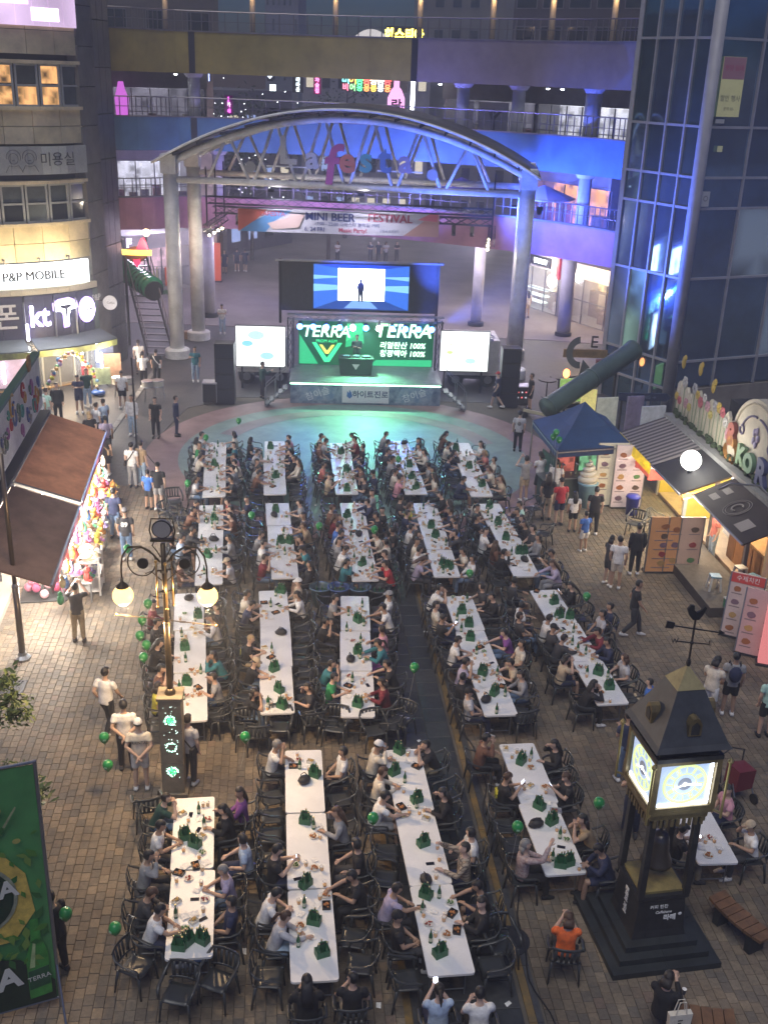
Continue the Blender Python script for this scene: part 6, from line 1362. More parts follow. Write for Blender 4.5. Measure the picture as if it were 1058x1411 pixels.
ftext('폰',sx_of(9,3.5),3.45,1.25,M('letter_grey',(.6,.6,.62),.5),.30,.02,.01)
for body,px,sz,bold in(('kt',52,1.35,.05),):
    ftext(body,sx_of(px,3.5),3.42,sz,HALO,.275,.004,.035,.85);ftext(body,sx_of(px,3.5),3.42,sz,LETW,.32,.03,.012,.85)
def fpoly(pts,px,z,m_,out,sc_=1):
    s=sx_of(px,3.5);p,q=FP(s-.05),FP(s+.05);d=(q-p).normalized();nn=V((d.y,-d.x,0));o=FP(s)+nn*out;w=thing('sign_lettering',None,None,(o.x,o.y,z),math.atan2(d.y,d.x));bpy.data.objects.remove(w)
    k=MB();k.prism([(x*sc_,zz*sc_) for x,zz in pts],-.03,.0);e=k.build('sign_lettering',m_,lb);e.location=(o.x,o.y,z);e.rotation_euler=(0,0,math.atan2(d.y,d.x))
Tp=[(-.62,.50),(-.30,.66),(.25,.70),(.60,.52),(.66,.20),(.30,.18),(.18,-.10),(.16,-.66),(-.12,-.70),(-.14,-.05),(-.24,.12),(-.60,.14)]
fpoly(Tp,87,3.5,HALO,.272,.98);fpoly(Tp,87,3.5,LETW,.32,.84);fpoly([(-.34,.44),(.30,.46),(.33,.34),(.10,.24),(.04,-.4),(-.02,-.4),(-.04,.22),(-.30,.30)],87,3.5,NVY,.352,.84)
k_=[(.52*math.cos(R(t)),.62*math.sin(R(t))) for t in range(0,360,20)];fpoly(k_,114,3.5,HALO,.272,.98);fpoly(k_,114,3.5,LETW,.32,.84);ftext('U+',sx_of(114,3.5),3.5,.55,NVY,.36,.01,.01)
ftext('P&P',sx_of(127,3.9),3.95,.42,M('letter_pale',(.5,.5,.52),.6),.29,.01,.0,.8)
for px in(32,73,103):p=FP(sx_of(px,3.5));k=MB();k.box((p.x+.2,p.y-.34,3.3),(.07,.07,1.7));k.build('sign_mullion',ALU,lb)
p=FP(sx_of(35,2.9));k=MB();k.box((p.x+.25,p.y-.36,2.8),(.10,.08,.75));k.build('light_tube',E('tube_violet',(.8,.75,1),9),lb)
# awnings
AWM=M('awning_slate',(.085,.10,.115),.75,n=(2,.15));VAL=M('valance_greenish',(.22,.26,.08),.7,n=(3,.5,(.05,.06,.03)))
for pA,pB in((-60,32),(41,140)):
    s0,s1=sx_of(pA,2.4),min(FL-.05,sx_of(pB,2.4));P=[];n=6;k=MB()
    for i in range(n+1):
        s=s0+(s1-s0)*i/n;c=FP(s);d=(FP(s+.05)-FP(s-.06)).normalized();nn=V((d.y,-d.x,0));a,b=c+nn*.25+V((0,0,2.42)),c+nn*1.35+V((0,0,2.12));P+=[a,b,a+V((0,0,.05)),b+V((0,0,.05)),b+nn*.02+V((0,0,-.28)),b+nn*.03]
    F1,F2=[],[]
    for i in range(n):q=6*i;F1+=[(q,q+6,q+7,q+1),(q+2,q+3,q+9,q+8),(q,q+2,q+8,q+6)];F2+=[(q+4,q+10,q+11,q+5)]
    k.add(P,F1+[(0,1,3,2),(6*n,6*n+2,6*n+3,6*n+1)]);k.build('awning',AWM,lb)
    k=MB();k.add(P,F2);k.build('valance',VAL,lb)
# phone shop interior
s0,s1=sx_of(-60,.8),FL;INT=litwall('lit_phone_shop',(1.0,.60,.25),.8,1.7,.2)
k=MB();fseg(k,s0,s1,0,2.3,-1.9,.1,8);k.build('shop_back_wall',INT,lb)
k=MB();fseg(k,s0,s1,.0,.06,.05,2.0,8);k.build('shop_floor',M('shop_floor_tan',(.42,.28,.14),.5),lb)
for i in range(9):
    a=s0+(s1-s0)*i/9;k=MB();fseg(k,a+.04,a+(s1-s0)/9-.04,.06,2.25,.02,.02);k.build('pane',PANE,lb);k=MB();fseg(k,a-.04,a+.04,0,2.3,.05,.1);k.build('mullion',FRM,lb)
for px,wd in((20,.7),(55,.5),(75,.9),(98,.8)):
    s=sx_of(px,.5);k=MB();fseg(k,s-wd/2,s+wd/2,.06,.95,-.9,.5);k.build('display_desk',M('desk_wood',(.33,.18,.09),.5,n=(3,.3)),lb)
for px,z0,z1,m_ in((39,.7,2.1,CEIL),(111,.5,1.7,CEIL),(131,.9,2.1,CEIL),(147,.3,1.3,CEIL),(2,.5,1.5,CEIL)):
    p=FP(sx_of(px,1.2));k=MB();k.box((p.x+.2,p.y-.3,(z0+z1)/2),(.09,.06,z1-z0));k.build('light_tube',m_,lb)
s=sx_of(16,1);fsign('portrait_poster',s-.9,s+1.1,.2,1.6,M('poster_mauve',(.34,.26,.32),.6,emit=(.5,.35,.45),es=.35,n=(2,.3)),.08,.03,3)
for px,lab in((20,1),):pass
point('shop_light',FP(sx_of(70,1.5))+V((1.2,-1.6,1.7)),260,(1,.72,.42),.5);point('shop_light',FP(sx_of(120,1.5))+V((1.4,-1.2,1.7)),180,(1,.80,.6),.5)
area('sign_light',FP(sx_of(60,5))+V((.9,-1.3,4.6)),FP(sx_of(60,5))+V((4,-8,0)),220,(.95,.93,.9),3,1.2)
# lit top banner, pilaster and metal return
a,b=sx_of(-80,16),sx_of(101,16);fsign('top_banner',a,b,15.55,18.0,litwall('lit_lilac',(.62,.45,.66),.85,.35,.55),.18,.12,8);fsign('lit_patch',sx_of(42,15.8),sx_of(78,15.8),15.75,16.25,E('patch_white',(.95,.8,1),2.0),.20,.02,2);fsign('lit_patch',sx_of(-30,16),sx_of(38,16),16.35,16.8,E('patch_lilac',(.8,.55,1),1.4),.20,.02,3)
e0=FC[-1];e1,e2,e3=V((-13.88,52.2,0)),V((-13.6,54.2,0)),V((-15.6,61.6,0))
for q in range(11):
    z0=q*1.65;k=MB();k.slab([(e0.x+.02,e0.y-.1),(e0.x-1.5,e0.y-.1),(e1.x-1.5,e1.y),(e1.x+.05,e1.y)],z0+.015,z0+1.635);k.build('pilaster_stone',M('pilaster_grey_%d'%(q%2),((.17,.155,.14),(.145,.135,.125))[q%2],.85,n=(1.2,.3),bump=.2),lb)
for q in range(9):
    for r_ in range(3):
        a,b=e1.lerp(e2,r_/3),e1.lerp(e2,(r_+1)/3);z0=q*2.0;k=MB();k.slab([(a.x,a.y+.02),(a.x-1.4,a.y+.02),(b.x-1.4,b.y-.02),(b.x,b.y-.02)],z0+.02,z0+1.98);k.build('metal_panel',M('metal_grey',(.12,.12,.135),.35,.5,n=(1.4,.3)),lb)
k=MB();k.slab([(e2.x,e2.y+.01),(e2.x-8,e2.y+.01),(e3.x-8,e3.y),(e3.x,e3.y)],0,18.2);k.build('side_wall',M('side_dark',(.10,.095,.10),.8,n=(1,.3)),lb)
k=MB();k.slab([(p.x,p.y) for p in FC[::8]]+[(e0.x,e0.y),(e2.x,e2.y),(-25,62)],18.22,18.5);k.build('roof',WG,lb)
P=pd(152,417,51);rs=thing('round_blade_sign','round pale hanging sign at the corner of phone shop','sign',tuple(P));k=MB();k.cyl((0,.05,0),(0,-.05,0),.34,n=24);k.build('disc',M('disc_pale',(.45,.45,.47),.5,emit=(.5,.5,.55),es=.25),rs);k=MB();k.tube([(-.6,.05,.1),(-.3,.02,.1)],.03,6);k.build('bracket',DKM,rs);text('sign_word','Coffee',.14,LIN,rs,(.05,-.055,0),ext=.002)
# balloon arch and small things outside the phone shop
ga=thing('balloon_garland','arch of small colourful balloons at the phone shop door','garland');ca,cb=gp(62,566),gp(136,537)
cols=[(.55,.50,.05),(.42,.12,.12),(.10,.25,.45),(.5,.42,.3),(.55,.3,.06),(.15,.35,.15),(.4,.3,.5)]
for i in range(46):
    t=i/45;p=ca.lerp(cb,t)+V((random.uniform(-.1,.1),random.uniform(-.1,.1),.15+2.0*math.sin(math.pi*t)**.7));k=MB();k.ell(p,random.uniform(.07,.12),8,6);k.build('garland_balloon',M('gb_%d'%(i%7),cols[i%7],.3),ga,True)
for px,py,lab in((58,572,'left'),(136,545,'right')):t=thing('blue_weight','blue water bag weighing down the %s foot of the garland'%lab,'weight',tuple(gp(px,py)),0,'garland weights');k=MB();k.ell((0,0,.14),(.34,.26,.15),12,7);k.build('bag_body',M('bag_blue',(.03,.10,.35),.3),t,True);k=MB();k.cyl((0,0,.26),(0,0,.36),.05,n=8);k.build('cap',BLK,t)
for px,py,w,h,c_,lab in((139,534,1.0,1.0,(.28,.36,.24),'pale green leaflet stand outside the phone shop'),(157,527,.8,1.5,(.36,.22,.15),'tan notice board beside the phone shop'),(122,533,.5,1.1,(.4,.04,.08),'red standing sign at phone shop door'),(146,520,.9,1.7,(.15,.18,.3),'blue curtained booth beside phone shop')):
    t=thing('notice_stand',lab,'stand',tuple(gp(px,py)),.3);k=MB();k.box((0,0,h*.55),(w,.06,h*.8));k.build('panel',M('notice_%d'%px,c_,.7,n=(5,.45)),t)
    for s in(-1,1):k=MB();k.bar((s*w*.4,.12,0),(s*w*.4,0,h*.9),.04);k.build('leg',ALU,t)
# white drums carried in the street
for i,(px,py) in enumerate(((164,548),(178,548),(205,553),(219,552))):
    t=thing('marching_drum','white marching drum, %s from the left by the dark setts'%ORD[i],'drum',tuple(gp(px,py)+V((0,0,.7))),.2,'white marching drums');k=MB();k.cyl((0,0,0),(0,0,.26),.26,n=18);k.build('shell',M('drum_cream',(.5,.48,.40),.5),t)
    for z in(0,.26):k=MB();k.lathe([(.265,z-.02),(.28,z),(.265,z+.02)],n=18);k.build('hoop',ALU,t)
    for a in range(3):k=MB();k.tube([(.2*math.cos(a*2.1),.2*math.sin(a*2.1),-.01),(.3*math.cos(a*2.1),.3*math.sin(a*2.1),-.7)],.018,5);k.build('stand_leg',ALU,t)

# ------------------------------------------------------------------ toy and hat kiosk under ribbed awnings, left
KA,KB_=V((-10.0,23.6,0)),V((-11.6,34.9,0));KD=(KB_-KA);KL=KD.length;krz=math.atan2(KD.y,KD.x)
kl=thing('left_kiosk','market kiosk with mural board and ribbed brown awnings','kiosk',tuple(KA),krz)
k=MB();k.box((KL/2+.2,1.5,1.5),(KL,.14,3.0));k.build('back_wall',litwall('lit_kiosk_back',(1.0,.85,.68),.7,2.2,.2),kl)
k=MB();k.box((KL/2+.2,.75,.09),(KL,1.4,.18));k.build('floor',M('kiosk_floor',(.3,.26,.22),.8),kl);k=MB();k.box((KL/2+.2,.85,3.06),(KL+.1,1.7,.12));k.build('roof',M('kiosk_roof',(.05,.05,.05),.8),kl)
for x in(.1,5.0,KL):k=MB();k.box((x,.02,1.5),(.1,.1,3.0));k.build('post',DKM,kl)
for x0,x1,c_ in((-.4,4.75,(.19,.125,.10)),(5.15,KL+.2,(.60,.28,.15))):
    k=MB();n=int((x1-x0)/.085);P=[];F_=[]
    for i in range(2*n+1):
        x=x0+(x1-x0)*i/(2*n);dz=.022 if i%2 else 0;sag=0;P+=[(x,-.02,2.98+dz),(x,-1.0,2.66+dz-.03),(x,-1.82,2.32+dz)]
    for i in range(2*n):
        q=3*i;F_+=[(q,q+1,q+4,q+3),(q+1,q+2,q+5,q+4)]
    o=len(P);P+=[(x,y,z-.05) for x,y,z in P];F_+=[tuple(a+o for a in reversed(f)) for f in F_[:]];k.add(P,F_);k.build('awning',M('awn_%d'%int(c_[0]*1000),c_,.75,n=(1.3,.3)),kl)
    k=MB();k.tube([(x0,-1.83,2.30),(x1,-1.83,2.30)],.04,6);k.build('front_bar',ALU,kl)
    k=MB();k.add([(x0,-1.835,2.29),(x1,-1.835,2.29),(x1,-1.85,2.06),(x0,-1.85,2.06)],[(0,1,2,3),(3,2,1,0)]);k.build('valance',M('valance_mauve',(.30,.18,.20),.8,n=(2,.4)),kl)
k=MB();k.bar((5.02,-.02,2.96),(5.02,-1.85,2.31),.12,.08);k.build('gap_gutter',M('gutter_grey',(.2,.19,.17),.7),kl)
for x in(1.2,2.8,4.3,6.0,7.6,9.4):k=MB();k.box((x,-.7,2.42),(.9,.07,.05));k.build('strip_lamp',E('strip_kiosk',(1,.97,.92),16),kl)
for x,e in((1.4,170),(3.8,190),(6.4,190),(9.0,170)):p=kl.matrix_basis@V((0,0,0));q=Matrix.Translation(KA)@Matrix.Rotation(krz,4,'Z')@V((x,-1.55,2.1));point('kiosk_light',q,e*2.5,(1,.93,.84),.35)
mw=thing('mural_board','white mural board with coloured swirls above the brown awning','mural',tuple(KA),krz)
k=MB();k.box((KL/2,.3,4.15),(KL+.6,.16,1.75));k.build('board',M('mural_white',(.50,.50,.46),.8,n=(1.2,.25)),mw);k=MB();k.box((KL/2,.3,5.08),(KL+.7,.24,.12));k.build('top_cap',M('cap_green',(.03,.09,.06),.7),mw)
rnd=random.Random(9);mc=[(.06,.25,.22),(.35,.05,.05),(.42,.25,.05),(.08,.12,.28),(.28,.28,.26),(.10,.16,.12),(.30,.12,.28)]
for i in range(40):
    x=.2+i*KL/40;z=rnd.uniform(3.5,4.7);r_=rnd.uniform(.12,.34);k=MB();t0=rnd.uniform(0,6);k.tube([(x+r_*(1-.6*j/12)*math.cos(t0+j*.5),.195,z+r_*(1-.6*j/12)*1.3*math.sin(t0+j*.5)) for j in range(13)],.035,5);k.build('mural_swirl',M('mural_%d'%(i%7),mc[i%7],.7),mw)
k=MB()
for a in range(6):k.ell((9.6+.17*math.cos(a*1.05),.15,5.3+.17*math.sin(a*1.05)),(.13,.05,.13),8,6)
k.build('flower_ornament',M('flower_ochre',(.26,.14,.03),.7),mw,True)
# goods: hats, plush toys, bags
def KW(x,y,z):return Matrix.Translation(KA)@Matrix.Rotation(krz,4,'Z')@V((x,y,z))
for i,(x0,x1) in enumerate(((3.1,4.7),(5.0,6.7),(7.0,8.7),(9.0,10.7))):
    t=thing('display_stand','stepped display stand of the toy kiosk, %s from the camera'%ORD[i],'display stand',KW((x0+x1)/2,-1.85,0),krz,'kiosk display stands')
    for q in range(3):k=MB();k.box((0,-.28+.28*q,.62+.24*q),(x1-x0,.27,.04));k.build('shelf',M('stand_white',(.6,.58,.54),.6),t)
    for s in(-1,1):
        for y in(-.38,.38):k=MB();k.box((s*(x1-x0)/2*.95,y,.3 if y<0 else.55),(.04,.04,.6 if y<0 else 1.1));k.build('leg',ALU,t)
GC=[((.60,.10,.08),'red'),((.62,.45,.06),'yellow'),((.10,.40,.20),'green'),((.55,.20,.40),'pink'),((.36,.28,.55),'lilac'),((.55,.42,.26),'straw'),((.6,.58,.55),'white'),((.6,.28,.06),'orange'),((.10,.22,.5),'blue'),((.25,.14,.08),'brown')]
hatm=MB();hatm.lathe([(.19,0),(.20,.012),(.12,.02),(.105,.10),(.08,.14),(.0,.15)],n=14);HATM=hatm.mesh('hat_body',None,True)
hb=MB();hb.lathe([(.122,.022),(.112,.055)],n=14);HBM=hb.mesh('hat_band',None)
pm=MB();pm.ell((0,0,.13),(.12,.10,.14),10,8);pm.ell((0,-.02,.33),(.11,.10,.10),10,8)
for s in(-1,1):pm.ell((s*.08,-.01,.43),(.04,.025,.045),8,5);pm.ell((s*.12,-.04,.2),(.04,.04,.08),8,5);pm.ell((s*.07,-.09,.04),(.05,.08,.05),8,5)
PLM=pm.mesh('plush_body',None,True);ey=MB()
for s in(-1,1):ey.ell((s*.04,-.115,.35),.014,6,4)
EYM=ey.mesh('eye',None)
n=0
for i,(x0,x1) in enumerate(((3.1,4.7),(5.0,6.7),(7.0,8.7),(9.0,10.7))):
    for q in range(3):
        m_=6
        for j in range(m_):
            c_,cn=GC[(i*7+q*3+j*2+(j*q)%3)%10];x=x0+(x1-x0)*(j+.5)/m_;P=KW(x,-2.13+.28*q,.645+.24*q);pos='%s along step %d of %s display stand'%(ORD[j],q+1,ORD[i])
            if(i+j+q)%3:
                t=thing('sun_hat','%s sun hat, %s'%(cn,pos),'hat',P,random.uniform(0,6),'hats on the toy kiosk');obj('hat_body',HATM,C(c_),t);obj('hat_band',HBM,C(GC[(n*3+1)%10][0]),t)
            else:
                t=thing('plush_toy','%s plush toy, %s'%(cn,pos),'soft toy',P,krz+random.uniform(-.4,.4),'soft toys on the toy kiosk');obj('plush_body',PLM,C(c_),t);obj('eye',EYM,TRAYK,t)
            n+=1
for i in range(22):
    c_,cn=GC[(i*3+2)%10];x=.3+i*.46;P=KW(x,-1.9,1.55+.25*(i%2));t=thing('hanging_toy','%s toy hanging under the awning edge, %s'%(cn,('number %d from the camera'%(i+1)) if False else '%s cord from the camera'%(ORD[i] if i<14 else('fifteenth','sixteenth','seventeenth','eighteenth','nineteenth','twentieth','twenty-first','twenty-second')[i-14])),'hanging toy',P,krz,'toys hanging under the awning');k=MB();k.ell((0,0,0),(.11,.09,.14),10,7);k.ell((0,0,.16),(.07,.06,.07),8,6);k.build('toy_body',C(c_),t,True);k=MB();k.tube([(0,0,.2),(0,0,.62-.25*(i%2))],.006,4);k.build('cord',ALU,t)
# pink bundle display at the near end, white rack
pk=thing('pink_toy_rack','pyramid of pink and red toys at the near end of the kiosk','toy display',tuple(gp(63,818)),.2);k=MB();k.box((0,0,.02),(1.3,1.1,.03));k.build('dark_mat',M('mat_dark',(.05,.05,.05),.9),pk)
for i in range(34):
    a=i*2.4;r_=.48*(1-i/40);k=MB();k.ell((r_*math.cos(a),r_*math.sin(a),.15+.032*i),(.13,.12,.14),8,6);k.build('pink_toy',C(((.62,.22,.32),(.55,.05,.12),(.65,.40,.45),(.5,.1,.2))[i%4]),pk,True)
k=MB();k.cyl((0,0,0),(0,0,1.5),.03,n=8);k.build('pole',ALU,pk)
P=gp(128,812);wr=thing('white_trolley','white framed trolley stacked with straw hats at kiosk front','trolley',(P.x,P.y,0),krz)
for z in(.15,.6,1.05):k=MB();k.box((0,0,z),(.9,.6,.04));k.build('shelf',M('stand_white'),wr)
for x in(-.43,.43):
    for y in(-.28,.28):k=MB();k.box((x,y,.6),(.05,.05,1.2));k.build('leg',M('stand_white'),wr)
for i in range(9):k=MB();k.lathe([(.19,0),(.20,.012),(.12,.02),(.10,.10),(.0,.13)],(-.28+.28*(i%3),-.12+.1*(i//3),1.08+.06*(i//3)),12);k.build('straw_hat',C(GC[5][0] if i%2 else GC[6][0]),wr,True)
ts=thing('tilted_signboard','white framed poster leaning by the kiosk trolley','poster',tuple(gp(112,816)),krz+.3);k=MB();k.box((0,0,.5),(.5,.05,.9));k.build('poster_panel',M('poster_white',(.6,.6,.58),.6,n=(5,.3)),ts);k=MB();k.box((0,-.03,.5),(.36,.01,.6));k.build('picture',M('pic_mauve',(.4,.32,.42),.6,n=(6,.5)),ts)
# tripod pole by the crowd, grey pavement slab and grate
tp=thing('tripod_pole','tall dark tripod pole standing among the left crowd','tripod',tuple(gp(190,640)));k=MB();k.tube([(0,0,.3),(0,0,4.2)],.035,8);k.build('pole',DKM,tp)
for a in(0,2.1,4.2):k=MB();k.tube([(0,0,.9),(.7*math.cos(a),.7*math.sin(a),0)],.02,6);k.build('leg',DKM,tp)
gr=thing('drain_grate','square iron drain grate in the paving at the left edge','grate',tuple(gp(16,948)),AX);k=MB();k.box((0,0,.004),(.62,.62,.01));k.build('pit',BLK,gr)
for i in range(7):k=MB();k.box((-.27+.09*i,0,.015),(.04,.56,.02));k.build('bar',DKM,gr)
for s in(-1,1):k=MB();k.box((0,s*.3,.015),(.66,.05,.024));k.build('frame_bar',DKM,gr);k=MB();k.box((s*.3,0,.016),(.05,.64,.022));k.build('frame_bar',DKM,gr)
# dark post at the left edge
lp=thing('steel_post','tall slim steel post at the left edge by the kiosk','post',(-9.15,23.8,0));k=MB();k.tube([(0,0,.05),(0,0,2.1)],.085,12);k.tube([(0,0,2.1),(0,0,5.6)],.06,12);k.build('shaft',M('post_bronze',(.16,.13,.10),.35,.7),lp,True);k=MB();k.lathe([(.2,0),(.2,.05),(.12,.12),(.1,.2)],n=14);k.build('base',ALU,lp)
k=MB();k.lathe([(.09,2.05),(.10,2.1),(.075,2.16)],n=12);k.build('collar',ALU,lp)
uc=thing('dark_umbrella','folded dark blue cloth over stall corner at the left edge','cloth',tuple(gp(0,740,1.6)));k=MB();k.add([(-1.2,-.5,.5),(.5,-.6,-.1),(.6,.3,-.15),(-1.2,.5,.3),(0,0,.35)],[(0,1,4),(1,2,4),(2,3,4),(3,0,4),(0,3,2,1)]);k.build('cloth_sheet',cloth('navy'),uc);k=MB();k.cyl((-.1,0,-1.6),(-.1,0,.2),.03,n=8);k.build('pole',DKM,uc)
# ------------------------------------------------------------------ glass tower on the right
TC,TL_,TR_=V((12.73,47.2,0)),V((10.36,50.79,0)),V((21.5,51.0,0))
gt=thing('glass_tower','tall dark glass tower with pale mullions and corner column','building')
TZS=[0,1.3,2.57,6.3,9.29,10.56,12.59,15.99,19.4]
GLS=[M('tower_glass_%d'%i,c,.05,.9,n=(.4,.4)) for i,c in enumerate([(.22,.34,.54),(.28,.43,.62),(.19,.33,.42)])]
GLIT=[litwall('glass_lit_green',(.20,.34,.27),.28,.7,.2),litwall('glass_lit_dim',(.14,.18,.24),.25,.5,.2)]
for m_ in GLIT:m_.node_tree.nodes['Principled BSDF'].inputs['Roughness'].default_value=.05
PAL=M('mullion_pale',(.33,.33,.36),.5,n=(2,.15));TSTN=M('tower_stone',(.25,.22,.19),.8,n=(1.1,.25),bump=.1)
def face(A,B,nb,seed,z_lo):
    d=(B-A);L=d.length;dn=d.normalized();nn=V((dn.y,-dn.x,0));rnd=random.Random(seed)
    for j in range(len(TZS)-1):
        z0,z1=TZS[j],TZS[j+1]
        if z1<=z_lo:continue
        for i in range(nb):
            a,b=A+d*(i/nb)+dn*.05,A+d*((i+1)/nb)-dn*.05;t_=rnd.uniform(-.03,.015)
            k=MB();P=[a-nn*.12,b-nn*.12,b-nn*(.02+t_),a-nn*.02]
            k.add([(p.x,p.y,z0+.05) for p in P]+[(p.x,p.y,z1-.05) for p in P],[(0,3,2,1),(4,5,6,7),(0,1,5,4),(1,2,6,5),(2,3,7,6),(3,0,4,7)])
            lit=rnd.random()<.16 and j in(2,3,4);k.build('glass_pane',rnd.choice(GLIT) if lit else rnd.choice(GLS),gt)
    for j in range(len(TZS)-1):
        z=TZS[j+1]
        if z<=z_lo:continue
        for zz in(z,):k=MB();a,b=A+nn*.0,B+nn*.0;k.bar(a+V((0,0,zz)),b+V((0,0,zz)),.13,.10);k.build('transom',PAL,gt)
    for i in range(1,nb):p=A+d*(i/nb)+nn*.012;k=MB();k.bar(p+V((0,0,z_lo)),p+V((0,0,TZS[-1])),.09,.15,up=(nn.x,nn.y,0));k.build('mullion',PAL,gt)
face(TL_,TC,4,5,0.0);face(TC,TR_,4,8,1.3)
k=MB();k.tube([TC+V((0,-.05,0)),TC+V((0,-.05,19.5))],.27,14);k.build('corner_column',PAL,gt,True);k=MB();k.box(TL_+V((0,0,9.7)),(.2,.2,19.4),.9);k.build('edge_column',PAL,gt)
d=(TR_-TC).normalized();nn=V((d.y,-d.x,0));k=MB();a,b=TC+nn*.10,TR_+nn*.10;k.slab([(a.x,a.y),(b.x,b.y),(b.x-nn.x*.9,b.y-nn.y*.9),(a.x-nn.x*.9,a.y-nn.y*.9)],0,1.26);k.build('base_wall',TSTN,gt)
k=MB();q=[TL_+V((.2,.15,0)),TC+V((.05,.3,0)),TR_+V((0,.4,0)),V((24,62,0)),V((12.5,60,0))];k.slab([(p.x,p.y) for p in q],0,19.3);k.build('core',M('tower_core',(.012,.014,.018),.5),gt)
def tower_sheet(name,px,py,w,h,m_,lab,cat='poster',texts=()):
    t0=(pd(px,py,47.2));rayd=V(ray(px,py));o=V((0,0,EYE));den=rayd.dot(nn);tt=(TC-o).dot(nn)/den;p=o+rayd*tt+nn*.10
    t=thing(name,lab,cat,tuple(p),math.atan2(d.y,d.x));k=MB();k.box((0,.0,0),(w,.02,h));k.build('sheet',m_,t)
    for tx,s,z,mm in texts:text('sheet_print',tx,s,mm,t,(0,-.014,z),ext=.001)
    return t
ps=tower_sheet('window_poster',1005,120,1.15,2.3,M('poster_yellow',(.42,.40,.20),.6,emit=(.4,.4,.2),es=.16,n=(1.2,.15)),'yellow and pink poster on the tower glass beside the corner column',texts=(('할인 행사',.26,-.45,LIN),('문의 02-',.16,-.85,LIN)))
k=MB();k.box((0,-.014,.72),(1.13,.004,.84));k.build('pink_field',M('poster_pink',(.45,.22,.25),.6),ps);text('sheet_print','분양 임대',.24,M('print_rose',(.5,.05,.12),.6),ps,(0,-.018,.72),ext=.001)
tower_sheet('window_notice',969,274,.42,.62,M('notice_pale',(.45,.46,.45),.6),'pale notice with round mark low on the tower glass',texts=(('○',.3,0,LIN),));tower_sheet('window_notice',989,205,.26,.24,M('notice_yellow',(.42,.42,.25),.6,emit=(.4,.4,.2),es=.12),'tiny yellow note on the tower glass');tower_sheet('window_notice',989,167,.45,.16,M('notice_pale'),'narrow pale strip note under the yellow poster')
# green tube slide against the tower
sl=thing('tube_slide','thick grey green tube slanting down from the glass tower','tube slide',(0,0,0));TBG=M('tube_teal',(.06,.10,.09),.45,n=(2,.3),bump=.1)
a,b=V((10.9,47.0,3.15)),V((6.72,43.4,1.35));k=MB();k.tube([a,a.lerp(b,.33),a.lerp(b,.66),b],.43,24,cap=False);k.tube([a,b],.40,24);k.build('tube_shell',TBG,sl,True)
for f in(0.0,.5,.985):k=MB();p=a.lerp(b,f);q=a.lerp(b,f+.012);k.tube([p,q],.47,24);k.build('collar',TBG,sl,True)
for f in(.2,.8):p=a.lerp(b,f);k=MB();k.cyl((p.x,p.y,0),(p.x,p.y,p.z-.4),.06,n=8);k.build('support',DKM,sl)
# arrow and letter sign
P=pd(806,487,46.5);ar=thing('weathervane_sign','tan name board with curved arrow and dark letter E','sign',tuple(P),.05);k=MB();k.box((0,0,0),(1.95,.12,.36));k.build('name_board',M('board_tan',(.23,.15,.07),.7,n=(4,.3)),ar);text('board_word','ENTERSIDE',.2,M('board_ink',(.12,.08,.03),.7),ar,(.05,-.065,0),ext=.004)
AG=M('arrow_grey',(.10,.11,.11),.6);k=MB();pts=[(-.25+.62*math.cos(R(t)),.05+.72*math.sin(R(t))) for t in range(95,280,12)]+[(-.25+.34*math.cos(R(t)),.05+.42*math.sin(R(t))) for t in range(275,90,-12)]
k.prism(pts,-.09,-.07);k.prism([(-.2,-.95),(.25,-.62),(-.1,-.25)],-.09,-.07);k.build('curved_arrow',AG,ar);text('letter','E',.75,M('letter_black',(.02,.022,.025),.6),ar,(.35,0,.50),ext=.04);k=MB();k.bar((.95,0,0),(2.6,.6,-.35),.07);k.build('bracket',DKM,ar);k=MB();k.box((.75,.1,-.55),(.38,.3,.5));k.build('red_lantern',M('lantern_red',(.18,.02,.03),.6),ar)
# shop frontage at the foot of the tower: lit panels, blue arrow sign, orange lamp
for i,(px,py,w,h,c_,e_,lab) in enumerate(((785,560,1.2,1.1,(.30,.50,.12),.4,'lime green lit sign panel behind the tube slide'),(806,590,.7,1.5,(.7,.6,.2),.45,'yellow lit poster at the foot of the glass tower'),(830,612,.9,1.8,(.35,.36,.30),.25,'pale poster panel at the foot of the glass tower'),(890,640,1.0,2.2,(.30,.32,.36),.2,'grey blue poster stand below the corner column'),(865,632,.7,2.4,(.14,.12,.2),.08,'dark violet narrow sign panel below the glass tower'))):
    P=gp(px,py);t=thing('sign_panel',lab,'sign',(P.x,P.y,0),.25);k=MB();k.box((0,0,.25+h/2),(w,.10,h));k.build('panel',M('sgp_%d'%i,c_,.6,emit=c_,es=e_,n=(2.5,.5)),t);k=MB();k.box((0,0,.1),(w*.8,.4,.2));k.build('foot',DKM,t)
P=pd(886,547,44.2);bs=thing('blue_arrow_sign','dark blue pointed direction sign under the glass tower','sign',tuple(P),.05);k=MB();k.prism([(-1.1,-.17),(1.0,-.17),(1.2,0),(1.0,.17),(-1.1,.17)],-.04,.04);k.build('board',M('sign_blue_dark',(.02,.035,.09),.5),bs);text('sign_word','PARKING →',.2,M('letter_dim',(.2,.24,.34),.6),bs,(0,-.05,0),ext=.003);k=MB();k.cyl((-.9,.05,-P.z),(-.9,.05,.1),.05,n=8);k.build('pole',DKM,bs)
P=gp(776,552,0);ol=thing('orange_lamp','small glowing orange lamp at the lower mouth of the slide','lamp',(P.x,P.y,0));k=MB();k.cyl((0,0,0),(0,0,1.2),.05,n=8);k.build('post',DKM,ol);k=MB();k.ell((0,-.05,1.35),(.16,.12,.22),10,7);k.build('lamp_glass',E('lamp_red_orange',(1,.25,.05),6),ol,True)
